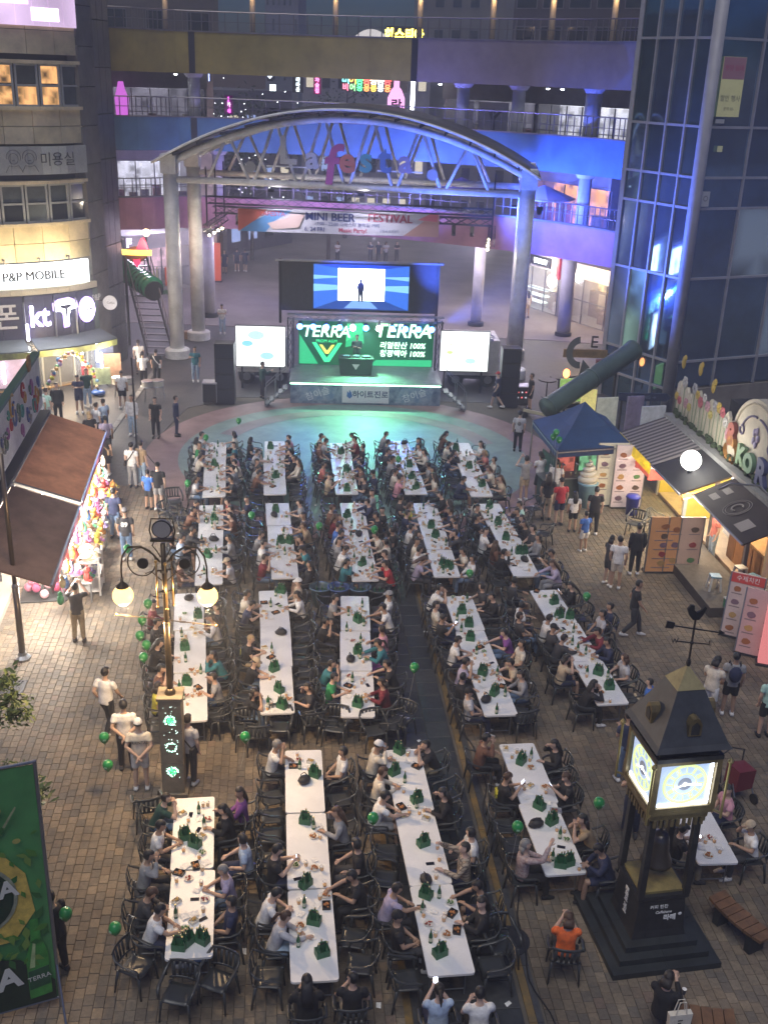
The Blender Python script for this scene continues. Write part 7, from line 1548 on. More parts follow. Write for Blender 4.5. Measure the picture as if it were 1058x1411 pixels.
for i,(px,py) in enumerate(((752,533),(768,529),(784,525))):
    t=thing('round_table','small dark round table, %s from left beside the lime panel'%ORD[i],'table',tuple(gp(px,py+14)),0,'dark round tables');k=MB();k.lathe([(.42,.82),(.45,.84),(.45,.87),(.42,.88)],n=20);k.build('table_top',DKM,t);k=MB();k.cyl((0,0,.02),(0,0,.83),.035,n=8);k.build('stem',DKM,t);k=MB();k.lathe([(.25,0),(.24,.03)],n=14);k.build('foot',DKM,t)
for i,px in enumerate((742,790)):t=thing('road_barrier','%s pale low barrier bar near the tent'%('left','right')[i],'barrier',tuple(gp(px,580)),-.6);k=MB();k.box((0,0,.35),(1.6,.08,.14));k.build('bar',M('barrier_pale',(.45,.42,.3),.6),t);[(lambda kk:(kk.box((s*.7,0,.15),(.06,.4,.3)),kk.build('foot',DKM,t)))(MB()) for s in(-1,1)]
# blue pop-up tent and its bar counter
TP=[V((5.5,38.6,2.3)),V((5.95,35.2,2.3)),V((8.75,36.1,2.3)),V((8.4,39.4,2.3))];AP_=V((7.15,37.4,3.45));tn=thing('popup_tent','dark blue pop-up canopy tent over a bar counter','tent')
for i in range(4):
    a,b=TP[i],TP[(i+1)%4];k=MB();m1=a.lerp(b,.5)+V((0,0,-.02));P=[a,m1,b,AP_,a.lerp(AP_,.5)+V((0,0,-.10)),b.lerp(AP_,.5)+V((0,0,-.10)),m1.lerp(AP_,.5)+V((0,0,-.13))]
    k.add(P,[(0,1,6,4),(1,2,5,6),(4,6,3),(6,5,3)]);k.build('roof_panel',M('tent_blue',(.014,.05,.14),.65,n=(1.5,.25),bump=.1),tn)
    k=MB();dz=V((0,0,-.28));k.add([a,m1,b,b+dz,m1+dz,a+dz],[(0,1,4,5),(1,2,3,4)]);k.build('valance',M('tent_blue_dark',(.012,.035,.11),.7),tn);k=MB();k.cyl((a.x,a.y,0),a+V((0,0,-.02)),.03,n=8);k.build('pole',ALU,tn);k=MB();k.bar(a+V((0,0,-.1)),b+V((0,0,-.1)),.04);k.build('edge_bar',ALU,tn)
bc=thing('bar_counter','dark bar counter with beer taps under the blue tent','counter',(6.7,36.2,0),.25);k=MB();k.box((0,0,.5),(2.3,.6,1.0));k.build('front',M('bar_dark',(.05,.07,.06),.6,n=(4,.4)),bc);k=MB();k.box((0,0,1.03),(2.4,.7,.05));k.build('top',ALU,bc)
for i in range(4):k=MB();k.tube([(-.8+.5*i,.1,1.05),(-.8+.5*i,.1,1.45),(-.8+.5*i,-.1,1.45)],.03,8);k.build('tap',ALU,bc)
for i in range(7):P=Matrix.Translation((6.7,36.2,0))@Matrix.Rotation(.25,4,'Z')@V((-1.0+.32*i,-.15+.1*(i%2),1.056));t=copy_tree(PROTO['beer_cup'][0]);t.location=P;tag(t,'clear beer cup, %s from left on the bar counter under blue tent'%ORD[i],'cup','beer cups on the bar counter')
bb=thing('backbar_fridge','row of dim lit bottle fridges at the back of the tent','fridge',(7.6,38.7,0),.28)
for i,c_ in enumerate(((.5,.12,.10),(.14,.4,.24),(.45,.3,.14))):k=MB();k.box((-.9+.9*i,0,.95),(.85,.6,1.9));f_=k.build('cabinet',BLK,bb);k=MB();k.box((-.9+.9*i,-.31,1.0),(.7,.02,1.5));k.build('lit_door',litwall('fridge_%d'%i,c_,.5,4,.1),f_)
sb=thing('green_side_banner','dark green printed board at the left side of the tent','banner',(6.0,36.6,0),R(-75));k=MB();k.box((0,0,1.0),(1.6,.05,1.2));k.build('board',M('board_green',(.015,.085,.05),.6,n=(3,.4)),sb);k=MB();k.box((0,0,.2),(1.5,.3,.05));k.build('foot',ALU,sb)
# soft serve model
P=gp(806,698);ice=thing('ice_cream_model','giant soft serve ice cream model beside the menu boards','statue',tuple(P));k=MB();N=90;pts,rr=[],[]
for i in range(N):t=i/N;a=t*6.28*4.6;rad=.27*(1-t)**.8;pts.append((rad*math.cos(a),rad*math.sin(a),.95+.85*t));rr.append(.13*(1-t)**.6+.015)
k.tube(pts,rr,8);k.lathe([(.34,.92),(.30,1.0)],n=18);k.build('swirl',M('cream_white',(.66,.62,.50),.5),ice,True);k=MB();k.lathe([(.22,0),(.34,.86),(.37,.9),(.37,.96)],n=18);k.build('cup',M('cup_skyblue',(.20,.36,.46),.5),ice,True)
# menu boards
def board(px,py,w,h,rz,c_,lab,n=8,seed=1,cat='menu board',name='menu_board',lean=0,cols=2,emis=.0,header=None):
    P=gp(px,py);t=thing(name,lab,cat,(P.x,P.y,0),rz);rnd=random.Random(seed);k=MB();k.box((0,0,h/2+.05),(w,.06,h));k.build('panel',M('mb_%d'%px,c_,.6,emit=c_,es=emis,n=(1.5,.1)),t);k=MB();k.box((0,.12,.03),(w*.9,.4,.05));k.build('foot',DKM,t)
    pc=[(.32,.12,.04),(.10,.25,.08),(.45,.28,.10),(.35,.05,.05),(.20,.12,.16),(.12,.08,.05)]
    for i in range(n):
        x=-w/2+w*(i%cols+.5)/cols;z=h-.22*(1 if header else.5)-(h-.3)*(i//cols+.5)/math.ceil(n/cols);k=MB();s=min(.13,w/cols*.24);k.prism([(x+s*math.cos(R(a))*rnd.uniform(.8,1.15),z+s*.75*math.sin(R(a))*rnd.uniform(.8,1.1)) for a in range(0,360,40)],-.040,-.031);k.build('dish_picture',M('dishp_%d'%(i*5%6),pc[(i*5+seed)%6] if False else pc[i*5%6],.6),t)
        k=MB();k.box((x,-.034,z-s*1.15),(w/cols*.6,.006,.03));k.build('caption_line',M('caption_grey',(.25,.2,.2),.7),t)
    if header:k=MB();k.box((0,-.036,h-.10),(w,.01,.26));k.build('header_band',M('header_red',(.55,.06,.05),.6),t);text('header_word',header,.17,WHT,t,(0,-.043,h-.10),ext=.001)
    for s in(-1,1):k=MB();k.box((s*(w/2-.015),-.004,h/2+.05),(.035,.075,h+.01));k.build('side_frame',ALU,t)
    if lean:t.rotation_euler=(R(-lean),0,rz)
    return t
board(836,697,1.15,2.35,.10,(.60,.56,.42),'cream menu board with drink pictures, left of the pair',10,3,emis=.12);board(860,700,1.15,2.35,.10,(.60,.50,.50),'pinkish menu board with food pictures, right of the pair',10,4,emis=.12)
board(907,789,1.0,1.85,.08,(.50,.24,.10),'orange and yellow dessert poster stand, left of the pair',5,5,cols=1,emis=.10);board(935,789,1.15,1.85,.08,(.52,.36,.28),'faded peach food poster stand, right of the pair',6,6,cols=2,emis=.05)
board(1014,880,.95,1.8,-.45,(.58,.46,.44),'left pale A-frame menu with red header near right edge',8,7,lean=14,cols=2,header='수제치킨');board(1036,905,1.0,1.8,-.45,(.55,.36,.35),'front pale pink A-frame menu near right edge',8,8,lean=14,cols=2)
ng=thing('pink_light_box','glowing pink light box at the right edge','light box',tuple(gp(1056,915)),-.3);k=MB();k.box((0,0,.9),(.5,.25,1.7));k.build('light_panel',E('pink_glow',(.8,.25,.25),.45),ng);k=MB();k.box((0,0,.03),(.6,.4,.06));k.build('foot',DKM,ng)
# ------------------------------------------------------------------ right kiosk row with striped, black and brown awnings
QA,QB=V((10.25,37.3,0)),V((11.45,27.0,0));QD=QB-QA;QL=QD.length;qrz=math.atan2(QD.y,QD.x)
kr=thing('right_kiosk','row of snack stalls under striped, black and brown awnings','kiosk',tuple(QA),qrz)
def QW(x,y,z):return Matrix.Translation(QA)@Matrix.Rotation(qrz,4,'Z')@V((x,y,z))
YW=M('stall_yellow',(.62,.50,.07),.6,n=(2,.15));WD=M('stall_wood',(.34,.17,.06),.5,n=(3,.35));
k=MB();k.box((QL/2,2.0,1.5),(QL,.12,3.0));k.build('back_wall',WG,kr);k=MB();k.box((QL/2,1.0,.06),(QL,2.1,.12));k.build('floor',M('stall_floor',(.36,.27,.18),.6,n=(2,.3)),kr);k=MB();k.box((QL/2,1.1,3.02),(QL,2.1,.12));k.build('roof',M('kiosk_roof'),kr)
k=MB();k.box((1.25,1.9,1.5),(2.5,.06,2.8));k.build('yellow_wall',YW,kr);k=MB();k.box((.06,.9,1.5),(.1,1.9,2.8));k.build('end_wall',YW,kr);k=MB();k.box((2.6,.9,1.5),(.1,1.9,2.8));k.build('partition_wall',YW,kr)
for x in(0,2.6,4.9,7.6,QL):k=MB();k.box((x,-.05,1.5),(.12,.12,3.0));k.build('post',MULL if x>3 else M('post_white',(.6,.6,.56),.6),kr)
for z in(1.0,2.0):k=MB();k.box((1.3,-.03,z),(2.4,.05,.05));k.build('white_rail',M('post_white'),kr)
# awnings
k=MB();P,F1,F2=[],[],[]
x0,x1,n=-.2,3.35,26
for i in range(n+1):x=x0+(x1-x0)*i/n;P+=[(x,-.05,2.98),(x,-1.72,2.38)]
for i in range(n):(F1 if i%2 else F2).append((2*i,2*i+1,2*i+3,2*i+2))
for nm,F_,m_ in(('stripe_field',F1,M('stripe_pale',(.30,.27,.25),.7)),('stripe_field',F2,M('stripe_dark',(.035,.032,.035),.7))):k=MB();k.add(P,F_);o_=len(P);k.add([(x,y,z-.03) for x,y,z in P],[tuple(reversed(f)) for f in F_]);k.build(nm,m_,kr)
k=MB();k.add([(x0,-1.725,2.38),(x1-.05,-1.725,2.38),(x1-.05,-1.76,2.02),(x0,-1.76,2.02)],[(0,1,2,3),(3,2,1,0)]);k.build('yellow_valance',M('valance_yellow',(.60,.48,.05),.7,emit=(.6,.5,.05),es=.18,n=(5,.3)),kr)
BKA=M('awning_black',(.016,.016,.018),.7,n=(1.5,.3));BRA=M('awning_brown',(.030,.020,.018),.7,n=(1.5,.3))
def awn(x0,x1,y1,z1,m_,nm):k=MB();k.add([(x0,-.05,2.97),(x1,-.05,2.97),(x1,y1,z1),(x0,y1,z1),(x0,-.05,2.92),(x1,-.05,2.92),(x1,y1,z1-.05),(x0,y1,z1-.05)],[(0,3,2,1),(4,5,6,7),(0,1,5,4),(1,2,6,5),(2,3,7,6),(3,0,4,7)]);return k.build(nm,m_,kr)
awn(3.38,5.95,-1.72,2.38,BKA,'black_awning');ba=awn(6.1,9.9,-1.35,2.42,BRA,'brown_awning')
k=MB();k.tube([(3.3,-1.74,2.36),(6.0,-1.74,2.36)],.035,6);k.build('front_bar',ALU,kr);k=MB();k.tube([(6.1,-1.37,2.40),(9.9,-1.37,2.40)],.035,6);k.build('front_bar',ALU,kr);k=MB();k.bar((-.3,.05,3.02),(QL,.05,3.02),.3,.14);k.build('ridge_gutter',M('gutter_pale',(.26,.26,.25),.6,n=(2,.2)),kr)
LOGO=M('logo_beige',(.30,.27,.24),.7);sl_=(2.97-2.42)/1.30
def on_awn(x,y):return(x,y,2.97+(y+.05)*sl_+.012)
k=MB();
for r_ in(.40,.33):k.tube([on_awn(7.9+r_*math.cos(R(t)),-.72+r_*math.sin(R(t))) for t in range(0,361,15)],.013,4)
k.tube([on_awn(7.9+.16*math.cos(R(t)),-.72+.16*math.sin(R(t))) for t in range(40,320,15)],.03,5);k.build('round_logo',LOGO,kr)
for x,y,w,h in((6.75,-.55,.42,.22),(6.75,-.95,.42,.22),(9.0,-.95,.55,.42)):k=MB();k.add([on_awn(x-w/2,y-h/2),on_awn(x+w/2,y-h/2),on_awn(x+w/2,y+h/2),on_awn(x-w/2,y+h/2)],[(0,1,2,3)]);k.build('logo_patch',LOGO,kr)
# lit interiors
k=MB();k.box((1.3,.9,2.86),(2.0,.9,.05));k.build('ceiling_lamp',E('lamp_yellowish',(1,.85,.45),6),kr);k=MB();k.box((4.0,.7,2.86),(2.2,.25,.05));k.build('ceiling_lamp',E('lamp_clean',(.95,.95,1),9),kr);k=MB();k.box((6.6,.8,2.86),(2.0,.2,.05));k.build('ceiling_lamp',E('lamp_amber',(1,.75,.4),6),kr)
for x,e,c_ in((1.2,150,(1,.86,.4)),(3.9,190,(1,.93,.85)),(6.8,120,(1,.74,.42))):point('stall_light',QW(x,.1,2.45),e,c_,.3)
for x,e,c_ in((3.0,120,(1,.9,.7)),(6.0,90,(1,.8,.55))):point('stall_spill',QW(x,-1.5,2.1),e,c_,.3)
k=MB();k.box((3.05,-.9,1.95),(.09,1.6,.42));k.build('red_price_board',M('price_red',(.55,.07,.05),.6,emit=(.6,.08,.04),es=.35,n=(6,.4)),kr);k=MB();k.box((2.1,-1.55,1.85),(1.8,.06,.32));k.build('red_price_board',M('price_red'),kr)
k=MB();k.lathe([(.14,0),(.17,.28),(.0,.3)],(.3,-1.5,1.75),12);k.build('orange_lamp_shade',E('shade_orange',(1,.42,.08),3),kr,True)
k=MB();k.tube([QV for QV in[(5.95,-1.6,2.25),(6.05,-.8,2.5),(6.1,-.1,2.75)]],.09,8);k.build('orange_light_tube',E('tube_orange',(1,.35,.06),5),kr)
fr=thing('drinks_fridge','bright upright drinks fridge inside the white lit stall','fridge',QW(4.3,1.2,.12),qrz);k=MB();k.box((0,0,1.0),(.95,.6,2.0));k.build('cabinet',M('fridge_white',(.65,.66,.68),.4),fr);k=MB();k.box((0,-.31,1.02),(.85,.02,1.5));k.build('lit_interior',E('fridge_lit',(.75,.85,1),1.6),fr)
for q in range(5):
    k=MB();k.box((0,-.33,.42+.29*q),(.84,.05,.02));k.build('shelf',ALU,fr)
    for j in range(6):k=MB();k.cyl((-.33+.13*j,-.34,.43+.29*q),(-.33+.13*j,-.34,.63+.29*q),.045,n=8);k.build('drink_bottle',C(GC[(q*2+j)%10][0]),fr)
wc=thing('wood_counter','long honey wood counter beneath the brown awning','counter',QW(7.2,.55,.12),qrz);k=MB();k.box((0,0,.55),(3.0,.6,1.1));k.build('front',WD,wc);k=MB();k.box((0,0,1.12),(3.1,.72,.06));k.build('top',M('wood_top',(.42,.24,.10),.4,n=(3,.3)),wc)
for i in range(5):k=MB();k.box((-1.2+.6*i,-.315,.55),(.5,.02,.9));k.build('front_panel',M('wood_panel',(.30,.14,.05),.5,n=(3,.3)),wc)
dp=thing('price_poster','colourful price poster on the wall under brown awning near right edge','poster',QW(9.4,-.05,.4),qrz);k=MB();k.box((0,0,.9),(1.2,.05,1.7));k.build('panel',M('poster_multi',(.40,.30,.12),.6,n=(2.2,.7,(.25,.08,.2)),emit=(.3,.2,.1),es=.2),dp)
for q in range(5):text('poster_word',('떡볶이','순대','튀김','어묵','김밥')[q],.2,(WHT,INK,M('print_red'if False else 'header_red'),INK,WHT)[q],dp,(0,-.03,1.55-.3*q),ext=.002)
gcb=thing('globe_sign','round white glowing globe above the black awning','lamp',QW(4.75,-1.0,3.05));k=MB();k.ell((0,0,0),.33,20,12);k.build('globe',E('globe_white',(1,.96,.88),5),gcb,True);k=MB();k.cyl((0,0,-.45),(0,0,-.28),.07,n=10);k.build('neck',DKM,gcb);point('globe_light',QW(4.75,-1.0,3.75),60,(1,.95,.85),.2)
tc_=thing('tall_bin','small blue lidded bin at the corner of yellow stall','bin',tuple(gp(869,708)),0);k=MB();k.lathe([(.2,0),(.24,.62),(.26,.63)],n=14);k.build('bin_body',M('bin_blue',(.03,.04,.35),.4),tc_,True);k=MB();k.lathe([(.27,.63),(.22,.72),(.0,.74)],n=14);k.build('lid',M('bin_blue'),tc_,True)
for i,(px,py,rz) in enumerate(((873,737,2.6),(899,735,-2.2))):
    c_=copy_tree(CH0);P=gp(px,py);c_.location=(P.x,P.y,0);c_.rotation_euler=(0,0,rz);tag(c_,'grey armchair on the paving in front of yellow stall, %s of two'%('left','right')[i],'chair','chairs by the yellow stall')
c_=copy_tree(CH0);c_.location=QW(1.2,.8,.12);c_.rotation_euler=(0,0,qrz);tag(c_,'grey chair standing inside the yellow walled stall','chair','chairs by the yellow stall')
plt=thing('stall_platform','low dark platform in front of the wood counter','platform',QW(7.0,-1.15,0),qrz);k=MB();k.box((.4,0,.15),(4.6,1.5,.28));k.build('body',M('platform_dark',(.07,.06,.055),.8,n=(2,.3)),plt);k=MB();k.box((.4,0,.305),(4.6,1.5,.03));k.build('mat',M('platform_mat',(.12,.11,.10),.9,n=(6,.3)),plt)
for i,(px,py,top) in enumerate(((982,812,1),(1017,800,0),(1034,812,1),(1043,832,0))):
    P=gp(px,py,.32);t=thing('plastic_stool',('white stool with blue top, %s' if top else 'plain white plastic stool, %s')%('alone on the dark platform','farthest by the wood counter','middle of the row by wood counter','nearest by the wood counter')[i],'stool',tuple(P),.3*i,'white plastic stools');k=MB();k.box((0,0,.45),(.30,.30,.04));k.build('seat',M('stool_blue',(.10,.32,.52),.4) if top else M('stool_white',(.62,.62,.60),.5),t)
    for sx in(-1,1):
        for sy in(-1,1):k=MB();k.bar((sx*.17,sy*.17,0),(sx*.12,sy*.12,.43),.05);k.build('leg',M('stool_white',(.62,.62,.60),.5),t)
        k=MB();k.bar((sx*.15,-.13,.2),(sx*.15,.13,.2),.03);k.build('rung',M('stool_white'),t)
gc_=thing('green_crate','green plastic crate at the step by right edge','crate',tuple(gp(1010,838,.32)),.2);k=MB()
for a,dd in(((0,0,.02),(.5,.36,.03)),((-.24,0,.15),(.02,.36,.25)),((.24,0,.15),(.02,.36,.25)),((0,-.17,.15),(.46,.02,.25)),((0,.17,.15),(.46,.02,.25))):k.box(a,dd)
k.build('crate_body',M('crate_green',(.04,.20,.10),.5),gc_);k=MB();k.tube([(-.25,-.18,.28),(.25,-.18,.28),(.25,.18,.28),(-.25,.18,.28),(-.25,-.18,.28)],.02,6);k.build('rim',M('stool_white'),gc_)
# fence shaped sign above the awnings with flowers and arch
fsn=thing('flower_signboard','cream picket signboard with flowers, arch and coloured letters','sign',tuple(QA),qrz);CR=M('sign_cream',(.50,.46,.36),.75,n=(1.2,.2))
for i in range(24):
    x=-.4+.36*i;
    if x>4.6:break
    h=4.15+.18*math.sin(i*1.7);k=MB();k.prism([(x,3.12),(x+.30,3.12),(x+.30,h),(x+.15,h+.16),(x,h)],.30,.40);k.build('picket',CR,fsn)
k=MB();cx,cz,rr_=6.35,4.0,1.72;pts=[(cx-rr_,3.12),(cx+rr_,3.12)]+[(cx+rr_*math.cos(R(t)),cz+1.5*math.sin(R(t))) for t in range(0,181,10)];k.prism(pts,.26,.62);k.build('arch_panel',CR,fsn)
k=MB();k.tube([(cx+(rr_-.16)*math.cos(R(t)),.25,cz+1.36*math.sin(R(t))) for t in range(0,181,10)],.03,5);k.build('arch_moulding',M('sign_tan',(.36,.32,.24),.75),fsn)
for i in range(14):
    x=8.1+.3*i;k=MB();k.prism([(x,3.12),(x+.26,3.12),(x+.26,4.0),(x+.13,4.15),(x,4.0)],.30,.40);k.build('picket',CR,fsn)
fcol=[(.42,.30,.06),(.40,.10,.12),(.45,.44,.42),(.40,.22,.26),(.42,.36,.10),(.30,.30,.32)];rnd=random.Random(4)
for i in range(16):
    x=-.3+.31*i;z=3.5+rnd.uniform(0,1.0);k=MB();s=rnd.uniform(.085,.14)
    for a in range(6):k.ell((x+s*math.cos(a*1.05),.27,z+s*math.sin(a*1.05)),(s*.72,.04,s*.72),8,5)
    k.build('flower',M('flw_%d'%(i%6),fcol[i%6],.7),fsn,True);k=MB();k.tube([(x,.28,z-s),(x+rnd.uniform(-.1,.1),.28,3.15)],.018,4);k.build('stem',M('stem_green',(.20,.26,.16),.7),fsn)
for x,z in((-.2,5.0),(1.35,5.15),(2.6,4.9)):k=MB();k.ell((x,.33,z),(.14,.06,.24),8,6);k.ell((x+.1,.33,z+.18),(.10,.05,.12),8,5);k.build('bird_cutout',M('flw_0',fcol[0],.7),fsn,True)
VIO=M('scroll_violet',(.14,.12,.20),.7)
for s in(-1,1):k=MB();k.tube([(cx+s*(.1+.95*math.sin(R(t))),.24,4.2+.75*math.cos(R(t))) for t in range(0,75,8)]+[(cx+s*(1.0+.14*math.cos(R(t))),.24,4.3+.14*math.sin(R(t))) for t in range(60,400,40)],.035,6);k.build('scroll',VIO,fsn)
k=MB()
for a in range(5):k.ell((cx+.15*math.cos(a*1.26),.23,4.35+.22*math.sin(a*1.26)),(.09,.04,.13),8,5)
k.build('lilac_flower',M('lilac',(.34,.31,.46),.7),fsn,True)
for tx,x,z,sz,c_ in(('8',4.85,3.95,.95,(.24,.07,.05)),('♣',4.95,3.45,.8,(.38,.18,.04)),('K',5.75,3.55,.78,(.16,.26,.14)),('O',6.35,3.5,.78,(.13,.24,.14)),('R',7.25,3.5,1.05,(.05,.06,.16))):text('sign_letter',tx,sz,M('fsl_%d'%int(x*10),c_,.6),fsn,(x,.18,z),ext=.07,bold=.05)
k=MB()
for i in range(90):k.ell((rnd.uniform(-.3,QL),rnd.uniform(.12,.28),3.12+rnd.uniform(0,.14)),(.10,.07,.08),6,4)
q_=k.build('moss_strip',M('moss',(.04,.06,.025),.9),fsn);q_['kind']='stuff'
k=MB();k.tube([(8.6,.1,3.1),(8.2,-.3,3.5),(7.6,-.9,3.35),(7.3,-1.1,3.05)],.035,6);k.build('lamp_arm',ALU,kr)
rw=block('dark low building behind the right kiosk row',(12.6,38.0),(14.2,22.0),0,3.6,6,M('rear_dark',(.03,.03,.032),.8))
# ------------------------------------------------------------------ twin globe street lamp on its pedestal
LX,LY=-4.22,18.62
ped=thing('lamp_pedestal','tall brown stone pedestal with green sparkling dot lights','pedestal',(LX,LY,0),R(4));PST=M('pedestal_stone',(.22,.18,.13),.8,n=(3,.3),bump=.15)
for i in range(3):k=MB();k.box((0,0,.12+.78*i+.33),(.46,.42,.765));k.build('stone_block',PST,ped)
k=MB();k.box((0,0,.05),(.6,.56,.12));k.build('plinth',PST,ped);k=MB();k.box((0,0,2.40),(.52,.48,.06));k.build('cap_stone',PST,ped)
rnd=random.Random(12);k,k2,k3=MB(),MB(),MB()
for zc in(.65,1.25,1.9):
    for i in range(46):
        a=rnd.uniform(0,6.28);r_=rnd.uniform(.085,.125);k.ell((r_*math.cos(a),-.214,zc+r_*1.0*math.sin(a)),.0085,5,3)
    if zc!=1.25:
        for i in range(40):a=rnd.uniform(0,6.28);r_=.075*math.sqrt(rnd.random());k2.ell((r_*math.cos(a),-.214,zc+r_*math.sin(a)),.010,5,3)
for i in range(40):k3.ell((rnd.uniform(-.14,.16),-.214,rnd.uniform(.4,2.25)),rnd.uniform(.004,.009),5,3)
for kk_,m_ in((k,E('dot_mint',(.45,1,.75),3.5)),(k2,E('dot_green',(.05,.8,.2),2.5)),(k3,E('dot_pale',(.7,1,.9),3))):q_=kk_.build('light_dots',m_,ped);q_['kind']='stuff'
sl=thing('street_lamp','ornate street lamp with two warm glowing globes','street lamp',(LX,LY,2.43),R(4));BRZ=M('lamp_bronze',(.10,.075,.045),.35,.75,n=(8,.3));GLD=M('lamp_brass',(.42,.26,.09),.3,.8)
k=MB();k.tube([(0,0,0),(0,0,1.6)],.065,14);k.tube([(0,0,1.6),(0,0,3.35)],.05,12);k.lathe([(.12,0),(.11,.05),(.07,.12)],n=14);k.build('shaft',BRZ,sl,True)
for z in(1.62,2.32,2.75):k=MB();k.lathe([(.055,z-.03),(.085,z),(.055,z+.03)],n=12);k.build('collar',BRZ,sl)
for a in range(4):
    x,y=.15*math.cos(a*1.57+.3),.15*math.sin(a*1.57+.3);k=MB();k.tube([(x,y,2.02),(x,y,2.95)],.018,8);k.ell((x,y,2.0),.03,8,5);k.ell((x,y,2.98),.035,8,5);k.build('brass_rod',GLD,sl,True)
    for z in(2.32,2.78):k=MB();k.bar((0,0,z),(x,y,z),.025);k.build('rod_bracket',BRZ,sl)
k=MB();k.tube([(-.98,0,1.80),(0,0,1.68)],.010,6);k.build('banner_arm',BRZ,sl);k=MB();k.tube([(0,0,1.68),(.98,0,1.56)],.010,6);k.build('banner_arm',BRZ,sl)
for s in(-1,1):
    k=MB();k.ell((s*.98,0,1.8-.12*(s+1)),.03,8,5);k.build('arm_finial',GLD,sl,True)
    k=MB();k.tube([(s*.07,0,2.95),(s*.20,0,3.12),(s*.42,0,3.28),(s*.66,0,3.26),(s*.78,0,3.08),(s*.82,0,2.85),(s*.82,0,2.60)],[.02,.02,.022,.022,.02,.018,.018],8);k.build('arm',BRZ,sl,True)
    k=MB();k.tube([(s*.42+.27*math.cos(R(t)),0,2.95+.30*math.sin(R(t))) for t in range(0,361,18)],.013,6);k.build('scroll_ring',BRZ,sl,True);k=MB();k.cyl((s*.40,-.02,2.92),(s*.40,.02,2.92),.11,n=16);k.build('rosette',M('rosette_black',(.02,.018,.015),.5),sl)
    k=MB();k.tube([(s*.05,0,2.55),(s*.25,0,2.75),(s*.36,0,2.70)],.012,6);k.build('arm_brace',BRZ,sl)
    k=MB();k.lathe([(.02,2.62),(.035,2.52),(.12,2.44),(.13,2.41),(.05,2.405)],(s*.82,0,0),14);k.build('globe_cap',BRZ,sl,True)
    k=MB();k.ell((s*.82,0,2.22),.205,20,14);k.build('globe',E('globe_warm',(1,.60,.17),2.0),sl,True)
    p=Matrix.Translation((LX,LY,2.43))@Matrix.Rotation(R(4),4,'Z')@V((s*.82,0,1.93));l_=point('globe_light',p,270,(1,.68,.36),.12)
k=MB();k.cyl((0,-.07,3.66),(0,.07,3.66),.165,n=24);k.build('flood_disc',M('flood_grey',(.34,.32,.31),.5),sl);k=MB();k.tube([(.175*math.cos(R(t)),-.05,3.66+.175*math.sin(R(t))) for t in range(0,361,15)],.016,6);k.build('flood_ring',BLK,sl)
k=MB();k.tube([(-.2,0,3.42),(-.24,0,3.62),(-.20,0,3.86),(.20,0,3.86),(.24,0,3.62),(.2,0,3.42)],.014,6);k.box((0,0,3.42),(.46,.10,.05));k.build('flood_yoke',BRZ,sl)
for s in(-1,1):k=MB();k.tube([(s*.05,0,3.05),(s*.13,0,3.2),(s*.2,0,3.3),(s*.16,0,3.38)],.013,6);k.build('scroll_bracket',BRZ,sl)

# ------------------------------------------------------------------ clock tower
ck=thing('clock_tower','dark clock tower with glowing faces, bell and rooster vane','clock',(5.0,15.05,0),R(11));IRN=M('clock_iron',(.035,.036,.04),.45,.4,n=(5,.35),bump=.1);CST=M('clock_step_stone',(.022,.027,.03),.55,n=(3,.4),bump=.15);CG=M('clock_gold',(.20,.155,.075),.45,.5,n=(6,.3));SLT=M('clock_slate',(.045,.05,.058),.6,n=(4,.3),bump=.15)
for i,(w,z0) in enumerate(((2.0,0),(1.66,.12),(1.34,.24))):
    for q in range(2):
        for r_ in range(2):k=MB();k.box(((q-.5)*w/2,(r_-.5)*w/2,z0+.06),(w/2-.006,w/2-.006,.12));k.build('step_stone',CST,ck)
k=MB();P=[]
for hw,z in((.50,.36),(.47,.5),(.43,1.12),(.47,1.18),(.47,1.26)):P+=[(-hw,-hw,z),(hw,-hw,z),(hw,hw,z),(-hw,hw,z)]
k.add(P,[(3,2,1,0),(16,17,18,19)]+[(4*j+i,4*j+(i+1)%4,4*j+4+(i+1)%4,4*j+4+i) for j in range(4) for i in range(4)]);k.build('plinth',IRN,ck)
k=MB();k.box((0,0,1.285),(.80,.80,.05));k.build('plinth_top',M('plinth_ochre',(.23,.18,.06),.7,n=(4,.4)),ck)
text('plinth_word','커피 한잔',.085,WHT,ck,(-.06,-.475,1.02),(R(86),0,0),.004);text('plinth_word','Caffebene',.075,WHT,ck,(.03,-.478,.90),(R(86),0,0),.003,shear=.3);text('plinth_word','라떼',.13,WHT,ck,(.16,-.482,.77),(R(86),0,0),.004,bold=.004);k=MB();k.ell((.35,-.478,.83),(.035,.01,.035),8,5);k.build('plinth_dot',WHT,ck)
text('plinth_word','문화의 거리',.12,WHT,ck,(-.475,-.02,.85),(R(86),R(90),R(-90)),.004,bold=.004)
for sx in(-1,1):
    for sy in(-1,1):k=MB();k.bar((sx*.42,sy*.42,1.26),(sx*.40,sy*.40,3.0),.11);k.build('post',IRN,ck)
k=MB();k.lathe([(.28,1.62),(.265,1.68),(.20,1.85),(.175,2.1),(.14,2.22),(.05,2.27)],n=20);bell=k.build('bell',M('bell_bronze',(.14,.12,.10),.35,.8),ck,True);k=MB();k.cyl((0,0,2.25),(0,0,3.0),.03,n=8);k.build('bell_yoke',IRN,bell);k=MB();k.tube([(0,0,1.75),(0,0,1.55)],[.02,.05],8);k.build('clapper',IRN,bell)
HB,HT,HW=3.14,4.12,.53
k=MB();k.box((0,0,2.98),(1.02,1.02,.10));k.box((0,0,3.10),(1.14,1.14,.07));k.build('lower_cornice',CG,ck)
